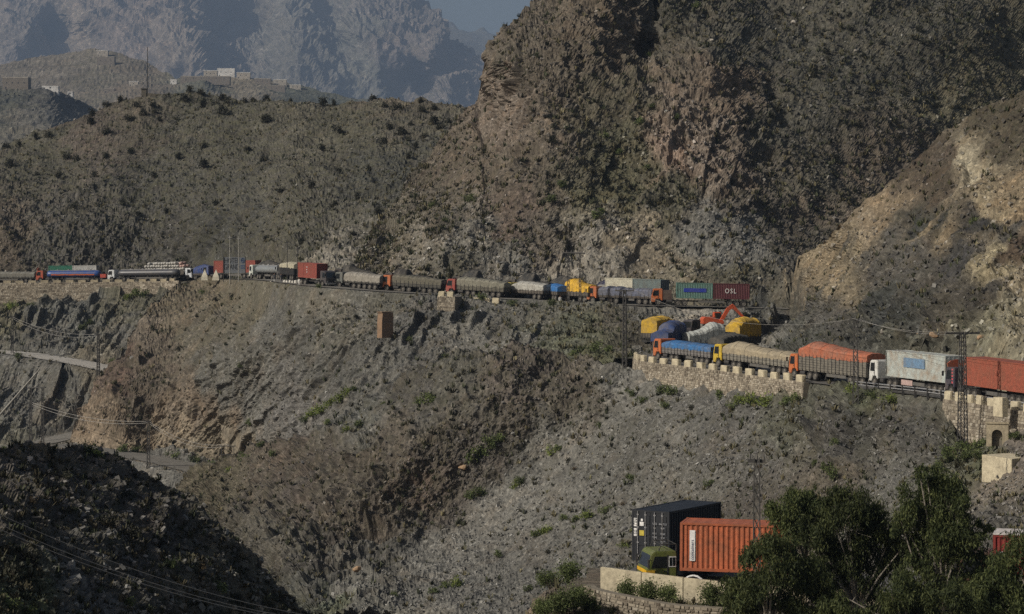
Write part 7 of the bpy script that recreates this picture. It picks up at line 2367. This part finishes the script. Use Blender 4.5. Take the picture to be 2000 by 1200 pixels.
BM_ = [[boulder_mesh(s + 10 * k, ROCKM[k]) for s in range(3)] for k in range(3)]
for ly, px, py, r_, k, lab in [('rocky_hill', 1550, 38, 9, 0, 'white boulder, the largest on the shaded flank'), ('rocky_hill', 1673, 91, 5, 0, 'lone white boulder on the upper shaded flank'), ('rocky_hill', 1390, 80, 6, 0, 'white boulder near the notch of the big hill'), ('rocky_hill', 1474, 382, 9, 2, 'orange tan boulder on the lower shoulder of the big hill'), ('rocky_hill', 1310, 544, 4, 0, 'round white rock above the green container'),
                               ('scree_slope', 1004, 848, 9, 1, 'flat grey slab on the upper scree edge'), ('scree_slope', 1213, 1026, 12, 1, 'grey slab lying beside the black container'), ('scree_slope', 1398, 985, 7, 0, 'pale rock above the black container'), ('scree_slope', 1392, 995, 9, 0, 'larger pale rock above the black container'), ('scree_slope', 1083, 1028, 6, 1, 'grey rock on the lower scree below the bright shrubs'), ('scree_slope', 930, 1150, 7, 1, 'grey slab near the bottom of the scree'), ('scree_slope', 695, 895, 5, 0, 'pale stone on the brown spur'), ('scree_slope', 905, 912, 12, 2, 'leaning reddish slab beside the big spur bush'), ('scree_slope', 990, 684, 6, 0, 'white rock on the crest of the brown spur'), ('scree_slope', 960, 687, 5, 0, 'small white rock on the crest of the brown spur'), ('scree_slope', 605, 920, 7, 1, 'grey boulder on the brown spur above the ravine'), ('scree_slope', 700, 1120, 14, 2, 'tan rock outcrop at the ravine floor'),
                               ('upper_slope', 530, 588, 4, 0, 'white rock below the cream topped truck'), ('upper_slope', 560, 560, 5, 0, 'pale slab at the road edge near the red container'), ('upper_slope', 260, 700, 11, 1, 'dark boulder on the brown nose above the tan cut'), ('shaded_ridge', 150, 1150, 12, 1, 'pale rock ledge in the shaded ridge'), ('shaded_ridge', 75, 920, 8, 1, 'grey rock high on the shaded ridge'), ('shaded_ridge', 150, 1025, 9, 1, 'grey rock in the middle of the shaded ridge'),
                               ('cut_slope', 1700, 675, 12, 0, 'pale block at the foot of the road cut above the rusty container'), ('cut_slope', 1735, 660, 11, 0, 'cream block in the road cut above the rusty container'), ('cut_slope', 1770, 672, 14, 0, 'big cream block at the foot of the road cut'), ('cut_slope', 1800, 655, 13, 2, 'tan block in the road cut between the pylons'), ('cut_slope', 1840, 670, 12, 2, 'tan block low in the road cut by the tall pylon'), ('cut_slope', 1930, 670, 11, 2, 'tan block in the road cut above the red orange container')]:
    p, n_ = ground(ly, px, py)
    o = link(rnd.choice(BM_[k]), 'boulder')
    s = r_ * p.y / F
    o.location = p
    o.scale = (s, s * 0.8, s * 0.8)
    o.rotation_euler = (rnd.uniform(-.5, .5), rnd.uniform(-.5, .5), rnd.uniform(0, 6))
    tag(o, lab, 'boulder')

# ------------------------------------------------------------------ eucalyptus trees
LF_EUC = leaf_mat('eucalyptus_leaf', (0.026, 0.036, 0.013), (0.056, 0.072, 0.024), (0.125, 0.140, 0.048), 0.9, 0.35)
EBARK = paint('eucalyptus_bark', (0.26, 0.23, 0.19), 0.9, 0.4, (0.10, 0.085, 0.07), 2.0, 0.15)


def eucalyptus(label, base, lobes, seed, dens=1.0, lean=0.0):
    r = np.random.default_rng(seed)
    d = base[2]
    p = at(*base)
    o = empty('eucalyptus_tree', p, label, 'tree', 'eucalyptus trees by the near road')
    s = d / F
    lb = []
    for px, py, rp in lobes:
        c = at(px, py, d + r.uniform(-0.8, 0.8)) - p
        q_ = rp * s
        for k in range(7):
            u_ = r.normal(size=3)
            u_ /= np.linalg.norm(u_)
            f_ = r.uniform(0.30, 0.52)
            m_ = q_ * r.uniform(0.35, 1.0)
            lb.append(((c.x + u_[0] * m_, c.y + u_[1] * m_, c.z + u_[2] * m_ * 0.95), (q_ * f_, q_ * f_, q_ * f_ * r.uniform(0.8, 1.5))))
    n = int(sum(rp * rp for _, _, rp in lobes) * 1.7 * dens)
    V, Fc = leaves(n, lb, 0.21, r, 0.75, 4.0, 0.28, 26)
    np_mesh('crown', V, Fc, LF_EUC, o)
    zs = [a[2] for a, b in lb]
    cx = sum(a[0] for a, b in lb) / len(lb)
    cy = sum(a[1] for a, b in lb) / len(lb)
    fork = Vector((cx * 0.5 + lean, cy * 0.5, min(zs) * 0.75))
    b = MB()
    b.path([(0, 0, -1.0), (fork.x * 0.4, fork.y * 0.4, fork.z * 0.5), fork], [0.17, 0.14, 0.115], 9)
    b.build('trunk', EBARK, o)
    b = MB()
    for a, q in lb[::4]:
        e = Vector(a) + Vector((0, 0, q[2] * 0.3))
        m = fork.lerp(e, 0.5) + Vector((r.normal() * 0.15, r.normal() * 0.15, 0.1))
        b.path([fork, m, e], [0.075, 0.05, 0.015], 6)
        for k in range(4):
            t_ = 0.4 + 0.5 * r.random()
            st = m.lerp(e, t_)
            b.tube(st, st + Vector((r.normal() * q[0] * 0.6, r.normal() * q[0] * 0.6, r.normal() * 0.2 + 0.1)), 0.025, 0.006, 4)
    b.build('limbs', EBARK, o)


eucalyptus('eucalyptus tree whose crown touches the top of the orange container', (1590, 1290, 119), [(1555, 985, 46), (1528, 1000, 34), (1588, 978, 32), (1560, 1022, 36), (1600, 1015, 34), (1540, 1035, 26)], 1)
eucalyptus('broad eucalyptus tree with pale forked trunk in the middle of the row', (1682, 1300, 117), [(1660, 968, 36), (1625, 1000, 44), (1690, 1000, 48), (1640, 1050, 52), (1710, 1060, 50), (1600, 1075, 42), (1735, 1100, 36), (1655, 1100, 46), (1590, 1030, 34), (1745, 1040, 34), (1760, 1075, 36), (1575, 1110, 40), (1700, 1140, 34), (1620, 1140, 40)], 2)
eucalyptus('tallest eucalyptus tree, crown rising highest of the row', (1850, 1300, 115), [(1808, 922, 20), (1815, 945, 34), (1850, 930, 24), (1858, 950, 34), (1830, 985, 54), (1875, 995, 44), (1795, 1030, 48), (1855, 1060, 60), (1900, 1060, 38), (1780, 1085, 42), (1840, 1125, 58), (1905, 1110, 36), (1785, 985, 34), (1765, 1030, 30), (1920, 1030, 24), (1770, 1140, 36)], 3)
eucalyptus('low eucalyptus tree covering the lower end of the orange container', (1500, 1310, 113), [(1468, 1085, 34), (1512, 1068, 38), (1480, 1128, 46), (1545, 1100, 46), (1440, 1140, 30), (1500, 1180, 52), (1570, 1155, 48), (1445, 1185, 36), (1560, 1200, 44)], 4)
eucalyptus('eucalyptus tree at the picture corner in front of the dark red container', (1955, 1310, 111), [(1965, 1110, 44), (1993, 1080, 40), (1925, 1130, 40), (1955, 1170, 54), (1900, 1180, 44), (2010, 1150, 46), (1985, 1200, 50)], 5)
eucalyptus('young low eucalyptus tree between the forked one and the tallest', (1790, 1320, 109), [(1755, 1165, 34), (1800, 1175, 44), (1728, 1195, 34), (1850, 1185, 44), (1630, 1195, 40), (1680, 1205, 36)], 6)

# ------------------------------------------------------------------ the air
hm = MB()
hm.box(-22990, 22990, -400, 23950, -15.5, 1850)
hz = hm.build('haze', [])
tag(hz, 'thin blue haze filling the valley', None, kind='stuff')
m = bpy.data.materials.new('haze_air')
m.use_nodes = True
t = m.node_tree
for n in list(t.nodes):
    t.nodes.remove(n)
o_ = t.nodes.new('ShaderNodeOutputMaterial')
pv = t.nodes.new('ShaderNodeVolumePrincipled')
pv.inputs['Color'].default_value = (0.38, 0.51, 0.72, 1)
pv.inputs['Density'].default_value = 0.000068
pv.inputs['Anisotropy'].default_value = 0.0
t.links.new(pv.outputs[0], o_.inputs['Volume'])
hz.data.materials.clear()
hz.data.materials.append(m)
